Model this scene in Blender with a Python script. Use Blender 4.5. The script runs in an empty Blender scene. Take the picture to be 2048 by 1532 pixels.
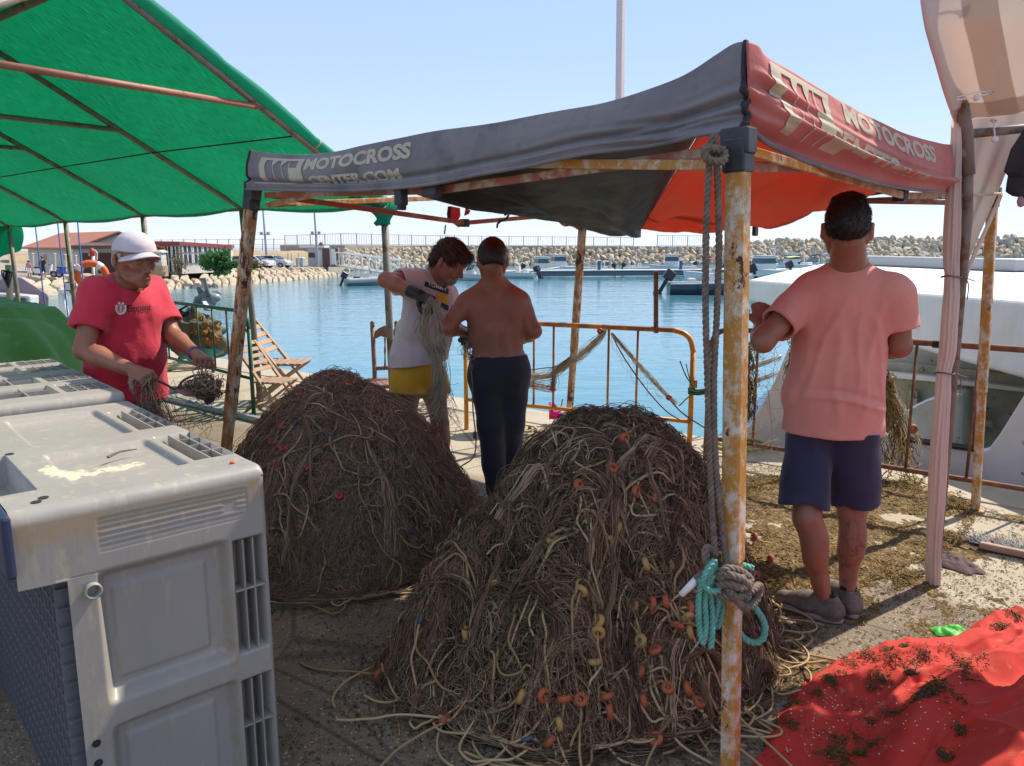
import bpy, bmesh, math, random
import numpy as np
from mathutils import Vector, Matrix, Euler
R = math.radians
sc = bpy.context.scene
COL = sc.collection
F, TH, CH = 1540.0, R(10.15), 1.6
cam_d = bpy.data.cameras.new('camera')
cam_d.sensor_width = 36.0
cam_d.lens = F / 2048 * 36.0
cam_d.clip_start = 0.05
cam_d.clip_end = 30000
cam = bpy.data.objects.new('camera', cam_d)
COL.objects.link(cam)
cam.location = (0, 0, CH)
cam.rotation_euler = (R(90) - TH, 0, 0)
sc.camera = cam
SUN_AZ, SUN_EL = R(55.0), R(50.0)
world = bpy.data.worlds.new('World')
sc.world = world
world.use_nodes = True
wn = world.node_tree.nodes
wl = world.node_tree.links
sky = wn.new('ShaderNodeTexSky')
sky.sky_type = 'NISHITA'
sky.sun_disc = False
sky.sun_elevation = SUN_EL
sky.sun_rotation = SUN_AZ
sky.air_density = 1.0
sky.dust_density = 0.0
sky.ozone_density = 4.0
wn['Background'].inputs['Strength'].default_value = 0.135
wtc = wn.new('ShaderNodeTexCoord'); wsx = wn.new('ShaderNodeSeparateXYZ'); wl.new(wtc.outputs['Generated'], wsx.inputs[0])
wcr = wn.new('ShaderNodeValToRGB'); wl.new(wsx.outputs[2], wcr.inputs[0])
er = wcr.color_ramp.elements
er[0].position = 0.0; er[0].color = (0.48, 0.535, 0.65, 1)
er[1].position = 0.6; er[1].color = (0.25, 0.38, 0.60, 1)
e3_ = er.new(1.0); e3_.color = (0.46, 0.44, 0.42, 1)
e_ = er.new(0.22); e_.color = (0.33, 0.43, 0.66, 1)
wsc = wn.new('ShaderNodeVectorMath'); wsc.operation = 'SCALE'; wsc.inputs['Scale'].default_value = 4.3; wl.new(wcr.outputs[0], wsc.inputs[0])
wmx = wn.new('ShaderNodeMix'); wmx.data_type = 'RGBA'; wmx.inputs['Factor'].default_value = 0.9
wl.new(sky.outputs[0], wmx.inputs[6]); wl.new(wsc.outputs[0], wmx.inputs[7])
wl.new(wmx.outputs[2], wn['Background'].inputs['Color'])
SDIR = Vector((math.sin(SUN_AZ) * math.cos(SUN_EL), math.cos(SUN_AZ) * math.cos(SUN_EL), math.sin(SUN_EL)))
sl = bpy.data.lights.new('sun', 'SUN')
sl.energy = 2.45
sl.angle = R(0.55)
sl.color = (1.0, 0.91, 0.77)
so = bpy.data.objects.new('sun', sl)
COL.objects.link(so)
so.rotation_euler = SDIR.to_track_quat('Z', 'Y').to_euler()
so.location = (20, 14, 30)
sc.view_settings.view_transform = 'Standard'
sc.view_settings.look = 'None'
sc.view_settings.exposure = 1.42
sc.view_settings.gamma = 1
sc.cycles.use_denoising = True
sc.cycles.max_bounces = 8
sc.cycles.transparent_max_bounces = 12
sc.cycles.caustics_reflective = False
sc.cycles.caustics_refractive = False
sc.cycles.sample_clamp_indirect = 6
def ray(px, py):
 u = (px - 1024) / F; v = (766 - py) / F
 return Vector((u, math.cos(TH) + v * math.sin(TH), -math.sin(TH) + v * math.cos(TH)))
def P(px, py, Y):
 d = ray(px, py)
 return Vector((0, 0, CH)) + d * (Y / d.y)
def G(px, py, z=0.0):
 d = ray(px, py)
 return Vector((0, 0, CH)) + d * ((z - CH) / d.z)
def onplane(px, py, a, b):
 """hit of the pixel ray with the vertical plane through a and b"""
 d = ray(px, py)
 nx, ny = -(b[1] - a[1]), b[0] - a[0]
 t = (a[0] * nx + a[1] * ny) / (d.x * nx + d.y * ny)
 return Vector((0, 0, CH)) + d * t
def nodemat(name):
 m = bpy.data.materials.new(name)
 m.use_nodes = True
 nt = m.node_tree
 return m, nt, nt.nodes['Principled BSDF']
def rgb(c):
 return (c[0], c[1], c[2], 1)
def mat(name, col, rough=0.6, col2=None, scale=8.0, detail=4, lo=0.35, hi=0.65, bump=0.0, bscale=60.0, metal=0.0,
  col3=None, scale3=30.0, lo3=0.55, hi3=0.62, trans=0.0, spec=None, stretch=(1, 1, 1), sheen=0.0, bdist=0.01,
  coat=0.0, sss=0.0, attr=None, attr_col=None, alpha=None, r3=None, nr=.6):
 m, nt, bs = nodemat(name)
 N, L = nt.nodes, nt.links
 tc = N.new('ShaderNodeTexCoord'); mp = N.new('ShaderNodeMapping')
 mp.inputs['Scale'].default_value = stretch
 L.new(tc.outputs['Object'], mp.inputs['Vector'])
 cur = None
 def noise(sc_, det=4, w=0.0):
  n = N.new('ShaderNodeTexNoise'); n.inputs['Scale'].default_value = sc_; n.inputs['Detail'].default_value = det
  n.inputs['Roughness'].default_value = nr
  L.new(mp.outputs[0], n.inputs['Vector']); return n
 def ramp(src, a, b):
  r = N.new('ShaderNodeMapRange'); r.inputs['From Min'].default_value = a; r.inputs['From Max'].default_value = b
  L.new(src, r.inputs['Value']); return r.outputs[0]
 def mixc(fac, a, b):
  x = N.new('ShaderNodeMix'); x.data_type = 'RGBA'
  L.new(fac, x.inputs['Factor'])
  for i, q in ((6, a), (7, b)):
   if isinstance(q, tuple): x.inputs[i].default_value = rgb(q)
   else: L.new(q, x.inputs[i])
  return x.outputs[2]
 cur = tuple(col)
 if attr:
  at = N.new('ShaderNodeAttribute'); at.attribute_name = attr
  cur = mixc(at.outputs['Fac'], cur, tuple(attr_col))
 if col2 is not None:
  n = noise(scale, detail); cur = mixc(ramp(n.outputs['Fac'], lo, hi), cur, tuple(col2))
 f3 = None
 if col3 is not None:
  n3 = noise(scale3, 5); f3 = ramp(n3.outputs['Fac'], lo3, hi3); cur = mixc(f3, cur, tuple(col3))
 if isinstance(cur, tuple): bs.inputs['Base Color'].default_value = rgb(cur)
 else: L.new(cur, bs.inputs['Base Color'])
 bs.inputs['Roughness'].default_value = rough
 if f3 is not None and r3 is not None:
  r = N.new('ShaderNodeMapRange'); r.inputs['To Min'].default_value = rough; r.inputs['To Max'].default_value = r3
  L.new(f3, r.inputs['Value']); L.new(r.outputs[0], bs.inputs['Roughness'])
 bs.inputs['Metallic'].default_value = metal
 if spec is not None: bs.inputs['Specular IOR Level'].default_value = spec
 if sheen: bs.inputs['Sheen Weight'].default_value = sheen
 if coat: bs.inputs['Coat Weight'].default_value = coat
 if sss:
  bs.inputs['Subsurface Weight'].default_value = sss
  bs.inputs['Subsurface Radius'].default_value = (0.012, 0.005, 0.003)
  bs.inputs['Subsurface Scale'].default_value = 1.0
 if bump:
  b = N.new('ShaderNodeBump'); b.inputs['Strength'].default_value = bump; b.inputs['Distance'].default_value = bdist
  nb = noise(bscale, 6); L.new(nb.outputs['Fac'], b.inputs['Height']); L.new(b.outputs[0], bs.inputs['Normal'])
 out = N['Material Output']
 if trans:
  tr = N.new('ShaderNodeBsdfTranslucent')
  if isinstance(cur, tuple): tr.inputs['Color'].default_value = rgb(cur)
  else: L.new(cur, tr.inputs['Color'])
  ms = N.new('ShaderNodeMixShader'); ms.inputs[0].default_value = trans
  L.new(bs.outputs[0], ms.inputs[1]); L.new(tr.outputs[0], ms.inputs[2]); L.new(ms.outputs[0], out.inputs['Surface'])
 if alpha is not None:
  bs.inputs['Alpha'].default_value = alpha
 return m
def basis(d, up=Vector((0, 0, 1))):
 d = Vector(d).normalized()
 if abs(d.dot(up)) > 0.985: up = Vector((1, 0, 0))
 x = up.cross(d).normalized(); y = d.cross(x)
 return x, y, d
class MB:
 def __init__(s): s.v = []; s.f = []; s.mi = []; s.cur = 0
 def add(s, vs, fs):
  o = len(s.v); s.v += [tuple(q) for q in vs]
  for f in fs: s.f.append(tuple(i + o for i in f)); s.mi.append(s.cur)
  return s
 def box(s, c, size, m=None, rz=0.0, taper=1.0):
  c = Vector(c); hx, hy, hz = size[0] / 2, size[1] / 2, size[2] / 2
  m = m if m is not None else Matrix.Rotation(rz, 3, 'Z')
  vs = []
  for sx, sy, sz in ((-1,-1,-1),(1,-1,-1),(1,1,-1),(-1,1,-1),(-1,-1,1),(1,-1,1),(1,1,1),(-1,1,1)):
   t = taper if sz > 0 else 1
   vs.append(c + m @ Vector((sx*hx*t, sy*hy*t, sz*hz)))
  return s.add(vs, [(0,3,2,1),(4,5,6,7),(0,1,5,4),(1,2,6,5),(2,3,7,6),(3,0,4,7)])
 def beam(s, a, b, w, h, up=Vector((0, 0, 1))):
  a = Vector(a); b = Vector(b); x, y, d = basis(b - a, up)
  vs = []
  for p in (a, b):
   for sx, sy in ((-1,-1),(1,-1),(1,1),(-1,1)): vs.append(p + x*sx*w/2 + y*sy*h/2)
  return s.add(vs, [(0,3,2,1),(4,5,6,7),(0,1,5,4),(1,2,6,5),(2,3,7,6),(3,0,4,7)])
 def tube(s, pts, r, n=8, caps=True, closed=False):
  pts = [Vector(p) for p in pts]; m = len(pts)
  rs = r if hasattr(r, '__len__') else [r] * m
  vs = []; x0 = None
  for i, p in enumerate(pts):
   if closed: d = pts[(i+1) % m] - pts[i-1]
   else: d = pts[min(i+1, m-1)] - pts[max(i-1, 0)]
   if d.length < 1e-9: d = Vector((0,0,1))
   d.normalize()
   if x0 is None: x, y, _ = basis(d)
   else:
    x = x0 - d * x0.dot(d)
    if x.length < 1e-6: x, y, _ = basis(d)
    x.normalize(); y = d.cross(x)
   x0 = x
   for k in range(n):
    a = 2*math.pi*k/n; vs.append(p + (x*math.cos(a) + y*math.sin(a)) * rs[i])
  fs = []
  for i in range(m if closed else m-1):
   j = (i+1) % m
   for k in range(n):
    k2 = (k+1) % n; fs.append((i*n+k, i*n+k2, j*n+k2, j*n+k))
  if caps and not closed:
   fs.append(tuple(range(n))[::-1]); fs.append(tuple((m-1)*n+k for k in range(n)))
  return s.add(vs, fs)
 def lathe(s, prof, c=(0,0,0), d=(0,0,1), n=20):
  x, y, d = basis(d); c = Vector(c); vs = []
  for r_, h in prof:
   for k in range(n):
    a = 2*math.pi*k/n; vs.append(c + d*h + (x*math.cos(a)+y*math.sin(a))*max(r_, 1e-4))
  fs = []
  for i in range(len(prof)-1):
   for k in range(n):
    k2=(k+1)%n; fs.append((i*n+k, i*n+k2, (i+1)*n+k2, (i+1)*n+k))
  return s.add(vs, fs)
 def grid(s, fn, nu, nv):
  vs = [fn(i/nu, j/nv) for j in range(nv+1) for i in range(nu+1)]
  fs = [(j*(nu+1)+i, j*(nu+1)+i+1, (j+1)*(nu+1)+i+1, (j+1)*(nu+1)+i) for j in range(nv) for i in range(nu)]
  return s.add(vs, fs)
 def prism(s, poly, z0, z1):
  n = len(poly); vs = [(p[0], p[1], z0) for p in poly] + [(p[0], p[1], z1) for p in poly]
  fs = [tuple(range(n))[::-1], tuple(range(n, 2*n))] + [(i, (i+1)%n, n+(i+1)%n, n+i) for i in range(n)]
  return s.add(vs, fs)
 def extr(s, poly, n):
  """poly: list of 3D points, extruded by vector n"""
  n = Vector(n); k = len(poly); vs = [Vector(p) for p in poly] + [Vector(p)+n for p in poly]
  fs = [tuple(range(k))[::-1], tuple(range(k, 2*k))] + [(i, (i+1)%k, k+(i+1)%k, k+i) for i in range(k)]
  return s.add(vs, fs)
 def obj(s, name, mats, parent=None, smooth=False, bevel=0.0, thick=0.0, subsurf=0, seg=2):
  me = bpy.data.meshes.new(name)
  me.from_pydata(s.v, [], s.f)
  return finish(me, name, mats, parent, smooth, bevel, thick, subsurf, s.mi, seg)
def finish(me, name, mats, parent=None, smooth=False, bevel=0.0, thick=0.0, subsurf=0, mi=None, seg=2):
 if not isinstance(mats, (list, tuple)): mats = [mats]
 for m in mats: me.materials.append(m)
 if mi is not None and len(mats) > 1: me.polygons.foreach_set('material_index', mi)
 if smooth: me.polygons.foreach_set('use_smooth', [True]*len(me.polygons))
 me.update()
 o = bpy.data.objects.new(name, me); COL.objects.link(o)
 if thick:
  t = o.modifiers.new('solid', 'SOLIDIFY'); t.thickness = thick; t.offset = 0
 if bevel:
  b = o.modifiers.new('bevel', 'BEVEL'); b.width = bevel; b.segments = seg; b.limit_method = 'ANGLE'; b.angle_limit = R(40)
  b.harden_normals = False
 if subsurf:
  t = o.modifiers.new('sub', 'SUBSURF'); t.levels = subsurf; t.render_levels = subsurf
 if parent is not None: adopt(o, parent)
 return o
def root_loc(o):
 l = Vector((0,0,0))
 while o is not None: l += o.location; o = o.parent
 return l
def adopt(o, parent):
 o.parent = parent
 base = parent
 inv = Vector((0,0,0))
 while base is not None and base.parent is not None: base = base.parent
 if base is not None and parent is base: o.matrix_parent_inverse = Matrix.Translation(-base.location)
def npmesh(name, V, Q, mats, parent=None, smooth=True, attrs=None, **kw):
 """fast mesh from numpy arrays: V (n,3), Q (m,k)"""
 V = np.asarray(V, np.float32); Q = np.asarray(Q, np.int32)
 me = bpy.data.meshes.new(name)
 k = Q.shape[1]
 me.vertices.add(len(V)); me.vertices.foreach_set('co', V.ravel())
 me.loops.add(Q.size); me.loops.foreach_set('vertex_index', Q.ravel())
 me.polygons.add(len(Q))
 me.polygons.foreach_set('loop_start', np.arange(0, Q.size, k, dtype=np.int32))
 me.polygons.foreach_set('loop_total', np.full(len(Q), k, np.int32))
 me.update(calc_edges=True)
 if attrs:
  for nm, a in attrs.items():
   t = me.attributes.new(nm, 'FLOAT', 'POINT'); t.data.foreach_set('value', np.asarray(a, np.float32))
 if smooth: me.polygons.foreach_set('use_smooth', np.ones(len(Q), bool))
 return finish(me, name, mats, parent, **kw)
def tubes(PT, r, sides=3):
 """PT (N,M,3) many polylines -> V,Q ; r scalar or (N,) or (N,M)"""
 PT = np.asarray(PT, float); N, M, _ = PT.shape
 T = np.empty_like(PT); T[:, 1:-1] = PT[:, 2:] - PT[:, :-2]; T[:, 0] = PT[:, 1]-PT[:, 0]; T[:, -1] = PT[:, -1]-PT[:, -2]
 T /= np.linalg.norm(T, axis=2, keepdims=True) + 1e-12
 up = np.zeros_like(T); up[..., 2] = 1.0
 mk = np.abs(T[..., 2]) > 0.95; up[mk] = (1, 0, 0)
 X = np.cross(up, T); X /= np.linalg.norm(X, axis=2, keepdims=True) + 1e-12
 Y = np.cross(T, X)
 r = np.asarray(r, float)
 if r.ndim == 0: r = np.full((N, M), float(r))
 elif r.ndim == 1: r = np.repeat(r[:, None], M, 1)
 a = np.arange(sides) * 2*math.pi/sides
 V = PT[:, :, None, :] + r[:, :, None, None] * (X[:, :, None, :]*np.cos(a)[None, None, :, None] + Y[:, :, None, :]*np.sin(a)[None, None, :, None])
 idx = np.arange(N*M*sides).reshape(N, M, sides)
 a0 = idx[:, :-1, :]; a1 = np.roll(a0, -1, 2); b0 = idx[:, 1:, :]; b1 = np.roll(b0, -1, 2)
 Q = np.stack([a0, a1, b1, b0], -1).reshape(-1, 4)
 return V.reshape(-1, 3), Q
def tag(o, label=None, cat=None, group=None, kind=None):
 if label: o['label'] = label
 if cat: o['category'] = cat
 if group: o['group'] = group
 if kind: o['kind'] = kind
 return o
def thing(name, label, cat, loc=(0,0,0), group=None):
 e = bpy.data.objects.new(name, None); COL.objects.link(e); e.location = loc; e.empty_display_size = 0.2
 return tag(e, label, cat, group)
def copy_tree(o, parent=None):
 kids = [c for c in bpy.data.objects if c.parent == o] if not hasattr(o, '_k') else []
 c = o.copy(); COL.objects.link(c)
 if parent is not None: c.parent = parent
 for k in kids: copy_tree(k, c)
 return c
def lerp(a, b, t): return Vector(a) * (1-t) + Vector(b) * t
def pl(pts, t):
 """point on a polyline (list of Vector) at t in 0..1 by index"""
 x = t * (len(pts)-1); i = min(int(x), len(pts)-2); return lerp(pts[i], pts[i+1], x-i)
def smooth_pl(pts, n):
 """catmull-rom resample"""
 pts = [Vector(p) for p in pts]; out = []
 m = len(pts)
 for k in range(n+1):
  x = k/n*(m-1); i = min(int(x), m-2); t = x-i
  p0 = pts[max(i-1,0)]; p1 = pts[i]; p2 = pts[i+1]; p3 = pts[min(i+2,m-1)]
  out.append(0.5*((2*p1)+(-p0+p2)*t+(2*p0-5*p1+4*p2-p3)*t*t+(-p0+3*p1-3*p2+p3)*t*t*t))
 return out
def text_mesh(txt, size=1.0, bold=0.0, maxlen=0.1, shear=0.0, space=1.0):
 """flat text as (list of 2D points, list of tris), finely divided"""
 cu = bpy.data.curves.new('t', 'FONT'); cu.body = txt; cu.size = size; cu.offset = bold; cu.resolution_u = 3
 cu.shear = shear; cu.space_character = space
 o = bpy.data.objects.new('t', cu); COL.objects.link(o)
 bpy.context.view_layer.update()
 me = bpy.data.meshes.new_from_object(o.evaluated_get(bpy.context.evaluated_depsgraph_get()))
 bpy.data.objects.remove(o); bpy.data.curves.remove(cu)
 bm = bmesh.new(); bm.from_mesh(me); bpy.data.meshes.remove(me)
 bmesh.ops.remove_doubles(bm, verts=bm.verts, dist=1e-5)
 bmesh.ops.triangulate(bm, faces=bm.faces)
 for _ in range(6):
  e = [e for e in bm.edges if e.calc_length() > maxlen]
  if not e: break
  bmesh.ops.subdivide_edges(bm, edges=e, cuts=1)
  bmesh.ops.triangulate(bm, faces=bm.faces)
 bm.verts.index_update()
 V = [(v.co.x, v.co.y) for v in bm.verts]; T = [tuple(v.index for v in f.verts) for f in bm.faces]
 bm.free(); return V, T
rnd = random.Random(7)
nprs = np.random.RandomState(11)
WZ, LZ = -1.9, -1.0
M = {}
def water_mat():
 m, nt, bs = nodemat('water')
 N, L = nt.nodes, nt.links
 bs.inputs['Base Color'].default_value = (0.075, 0.225, 0.29, 1)
 bs.inputs['Roughness'].default_value = 0.08
 bs.inputs['IOR'].default_value = 1.33
 tc = N.new('ShaderNodeTexCoord')
 prev = None
 for sc_, st, di in ((0.8, 0.42, 0.10), (3.4, 0.35, 0.035), (0.16, 0.3, 0.2)):
  mp = N.new('ShaderNodeMapping'); mp.inputs['Rotation'].default_value = (0, 0, R(-12)); mp.inputs['Scale'].default_value = (0.55, 1.25, 1)
  L.new(tc.outputs['Object'], mp.inputs['Vector'])
  n = N.new('ShaderNodeTexNoise'); n.inputs['Scale'].default_value = sc_; n.inputs['Detail'].default_value = 3
  n.inputs['Distortion'].default_value = 0.6
  L.new(mp.outputs[0], n.inputs['Vector'])
  b = N.new('ShaderNodeBump'); b.inputs['Strength'].default_value = st; b.inputs['Distance'].default_value = di
  L.new(n.outputs['Fac'], b.inputs['Height'])
  if prev is not None: L.new(prev.outputs[0], b.inputs['Normal'])
  prev = b
 L.new(prev.outputs[0], bs.inputs['Normal'])
 return m
M['water'] = water_mat()
w = MB(); S_ = 12000
ring = [-S_, -1500, -300, -80, 0, 80, 300, 1500, S_]
vs = [(x, y + 60, WZ) for y in ring for x in ring]
fs = [(j*9+i, j*9+i+1, (j+1)*9+i+1, (j+1)*9+i) for j in range(8) for i in range(8)]
w.add(vs, fs); tag(w.obj('sea', M['water']), kind='structure')
def ground_mat():
 """dark exposed-aggregate concrete with pale chips, dirt stains and a paler dusty strip to the quay edge"""
 m, nt, bs = nodemat('quay_concrete')
 N, L = nt.nodes, nt.links
 tc = N.new('ShaderNodeTexCoord'); O = tc.outputs['Object']
 def noise(s_, d=5):
  n = N.new('ShaderNodeTexNoise'); n.inputs['Scale'].default_value = s_; n.inputs['Detail'].default_value = d
  n.inputs['Roughness'].default_value = 0.65; L.new(O, n.inputs['Vector']); return n.outputs['Fac']
 def rng(v, a, b, c=0, d=1):
  r = N.new('ShaderNodeMapRange'); r.inputs['From Min'].default_value = a; r.inputs['From Max'].default_value = b
  r.inputs['To Min'].default_value = c; r.inputs['To Max'].default_value = d; L.new(v, r.inputs['Value']); return r.outputs[0]
 def mix(f, a, b):
  x = N.new('ShaderNodeMix'); x.data_type = 'RGBA'
  if hasattr(f, 'links'): L.new(f, x.inputs['Factor'])
  for i, q in ((6, a), (7, b)):
   if isinstance(q, tuple): x.inputs[i].default_value = rgb(q)
   else: L.new(q, x.inputs[i])
  return x.outputs[2]
 base = mix(rng(noise(2.2), .35, .65), (0.16, 0.115, 0.075), (0.25, 0.19, 0.13))
 vo = N.new('ShaderNodeTexVoronoi'); vo.inputs['Scale'].default_value = 75; L.new(O, vo.inputs['Vector'])
 chips = rng(vo.outputs['Distance'], 0.34, 0.22)
 sel = N.new('ShaderNodeSeparateColor'); L.new(vo.outputs['Color'], sel.inputs[0])
 pick = rng(sel.outputs[0], 0.66, 0.74)
 mu = N.new('ShaderNodeMath'); mu.operation = 'MULTIPLY'; L.new(chips, mu.inputs[0]); L.new(pick, mu.inputs[1])
 base = mix(mu.outputs[0], base, (0.44, 0.40, 0.34))
 pick2 = rng(sel.outputs[1], 0.72, 0.76)
 mu2 = N.new('ShaderNodeMath'); mu2.operation = 'MULTIPLY'; L.new(chips, mu2.inputs[0]); L.new(pick2, mu2.inputs[1])
 base = mix(mu2.outputs[0], base, (0.06, 0.05, 0.045))
 sx = N.new('ShaderNodeSeparateXYZ'); L.new(O, sx.inputs[0])
 m1 = N.new('ShaderNodeMath'); m1.operation = 'MULTIPLY_ADD'; m1.inputs[1].default_value = 0.79; L.new(sx.outputs[0], m1.inputs[0]); L.new(sx.outputs[1], m1.inputs[2])
 pn = N.new('ShaderNodeMath'); pn.operation = 'MULTIPLY_ADD'; pn.inputs[1].default_value = 0.5
 L.new(noise(1.7, 4), pn.inputs[0]); L.new(m1.outputs[0], pn.inputs[2])
 f = rng(pn.outputs[0], 4.95, 5.25)
 pale = mix(rng(noise(3.0), .35, .7), (0.36, 0.30, 0.215), (0.44, 0.385, 0.30))
 pale = mix(rng(noise(45, 4), .55, .75), pale, (0.33, 0.28, 0.22))
 base = mix(f, base, pale)
 mpj = N.new('ShaderNodeMapping'); mpj.inputs['Rotation'].default_value = (0, 0, R(38.3)); mpj.inputs['Location'].default_value = (.3, .45, 0); L.new(O, mpj.inputs['Vector'])
 bk = N.new('ShaderNodeTexBrick'); bk.inputs['Scale'].default_value = 1.0; bk.inputs['Brick Width'].default_value = 2.6; bk.inputs['Row Height'].default_value = 1.9; bk.inputs['Mortar Size'].default_value = .010; bk.inputs['Mortar Smooth'].default_value = .3; bk.offset = .35
 L.new(mpj.outputs[0], bk.inputs['Vector']); base = mix(rng(bk.outputs['Fac'], 0, 1, 0, .75), base, (0.07, 0.055, 0.04))
 crn = N.new('ShaderNodeTexVoronoi'); crn.feature = 'DISTANCE_TO_EDGE'; crn.inputs['Scale'].default_value = .55; L.new(O, crn.inputs['Vector'])
 base = mix(rng(crn.outputs['Distance'], .006, .002, 0, .6), base, (0.07, 0.055, 0.04))
 dirt = rng(noise(0.9, 7), .52, .66, 0, .55)
 base = mix(dirt, base, (0.10, 0.08, 0.055))
 L.new(base, bs.inputs['Base Color']); bs.inputs['Roughness'].default_value = 0.85
 b = N.new('ShaderNodeBump'); b.inputs['Strength'].default_value = 0.55; b.inputs['Distance'].default_value = 0.006
 L.new(vo.outputs['Distance'], b.inputs['Height'])
 b2 = N.new('ShaderNodeBump'); b2.inputs['Strength'].default_value = 0.5; b2.inputs['Distance'].default_value = 0.012
 L.new(noise(25, 6), b2.inputs['Height']); L.new(b.outputs[0], b2.inputs['Normal']); L.new(b2.outputs[0], bs.inputs['Normal'])
 return m
M['ground'] = ground_mat()
EY = lambda x: 7.58 - 0.79*x
q = MB(); q.prism([(-60, EY(-60)), (-60, -40), (40, -40), (40, EY(40)), (9.6, 0)][:0] or [(-40, -25), (30, -25), (30, EY(30)), (-40, EY(-40))], -4.0, 0.0)
tag(q.obj('quay', M['ground'], bevel=0.02), kind='structure')
M['coping'] = mat('coping', (0.44, 0.385, 0.30), 0.8, (0.36, 0.31, 0.235), 3, bump=0.4, bscale=40)
dq = Vector((1, -0.79, 0)).normalized(); nq = Vector((0.79, 1, 0)).normalized()
cp = MB()
for i in range(-13, 9):
 c = Vector((0, 7.58, 0)) + dq*(i*1.5) - nq*0.23
 cp.box((c.x, c.y, -0.07), (1.485, 0.47, 0.16 + 0.004*(i % 2)), Matrix.Rotation(math.atan2(-0.79, 1), 3, 'Z'))
tag(cp.obj('kerb', M['coping'], bevel=0.012), kind='structure')
M['land'] = mat('dusty_ground', (0.36, 0.30, 0.23), 0.9, (0.27, 0.23, 0.18), 0.2, bump=0.2, bscale=3)
M['asphalt'] = mat('asphalt', (0.16, 0.155, 0.15), 0.9, (0.20, 0.19, 0.18), 0.6)
crest = [G(*p, LZ) for p in ((-500, 590), (44, 556), (304, 545), (468, 539), (560, 537), (632, 536))]
shore = [G(*p, WZ) for p in ((-600, 640), (72, 594), (318, 581), (478, 571), (600, 560), (683, 552))]
l = MB()
l.prism([(c.x, c.y) for c in crest] + [(-24, 135), (-60, 260), (-400, 300), (-400, 45)], -3, LZ)
tag(l.obj('harbour_land', M['land']), kind='structure')
l = MB(); rd = [(c.x - 1.5, c.y + 3.0) for c in crest]; rd2 = [(c.x - 4, c.y + 16) for c in crest]
l.add([(p[0], p[1], LZ + .012) for p in rd + rd2[::-1]], [tuple(range(12))])
tag(l.obj('road', M['asphalt']), kind='structure')
M['bank'] = mat('dry_bank', (0.42, 0.31, 0.19), 0.95, (0.30, 0.22, 0.14), 0.35, bump=0.6, bscale=1.5, bdist=0.3)
hb = MB()
def bank(u, v):
 x = -1250 + u*1900 if False else 20 + u*640
 a = P(x, 534 - 3*v, 112 + 30*v); top = P(x, 503 - 4*math.sin(u*3)**2, 112 + 30*v).z
 z = LZ + (max(top, 0.2) - LZ) * (math.sin(v*math.pi)**0.6 if v < .5 else 1) + (rnd.random()-.5)*.25
 return (a.x, a.y, z if v > 0 else LZ - .3)
hb.grid(bank, 60, 8)
tag(hb.obj('hill', M['bank'], smooth=True), kind='structure')
M['stone'] = mat('pale_boulder', (0.52, 0.44, 0.33), 0.9, (0.42, 0.355, 0.265), 0.5, bump=0.6, bscale=6, bdist=0.1, col3=(0.30, 0.25, 0.19), scale3=2.0, lo3=.55, hi3=.7)
M['stone2'] = mat('warm_boulder', (0.52, 0.40, 0.27), 0.9, (0.40, 0.33, 0.25), 0.6, bump=0.6, bscale=6, bdist=0.1)
M['stone3'] = mat('grey_boulder', (0.46, 0.42, 0.365), 0.9, (0.36, 0.33, 0.285), 0.6, bump=0.6, bscale=6, bdist=0.1)
M['rockbed'] = mat('shadowy_rubble', (0.22, 0.185, 0.145), 1.0, (0.30, 0.26, 0.205), 1.5, bump=0.5, bscale=3)
M['wetstone'] = M['stone3']
b = MB()
b.grid(lambda u, v: lerp(pl(shore, u), pl(crest, u), v*1.0) + Vector((0, 0, -0.45 - (0.6 if v == 0 else 0))), 20, 4)
tag(b.obj('revetment_bed', M['rockbed']), kind='structure')
rr = random.Random(5)
NS, NT = 44, 4
cor = {}
for i in range(NS+1):
 for j in range(NT+1):
  u = (i + (rr.random()-.5)*.55 + (0.5 if j % 2 else 0)) / NS; u = min(max(u, 0), 1)
  v = (j + (rr.random()-.5)*.4*(0 < j < NT)) / NT
  cor[i, j] = (u**1.0, v)
n_boulder = 0
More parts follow.
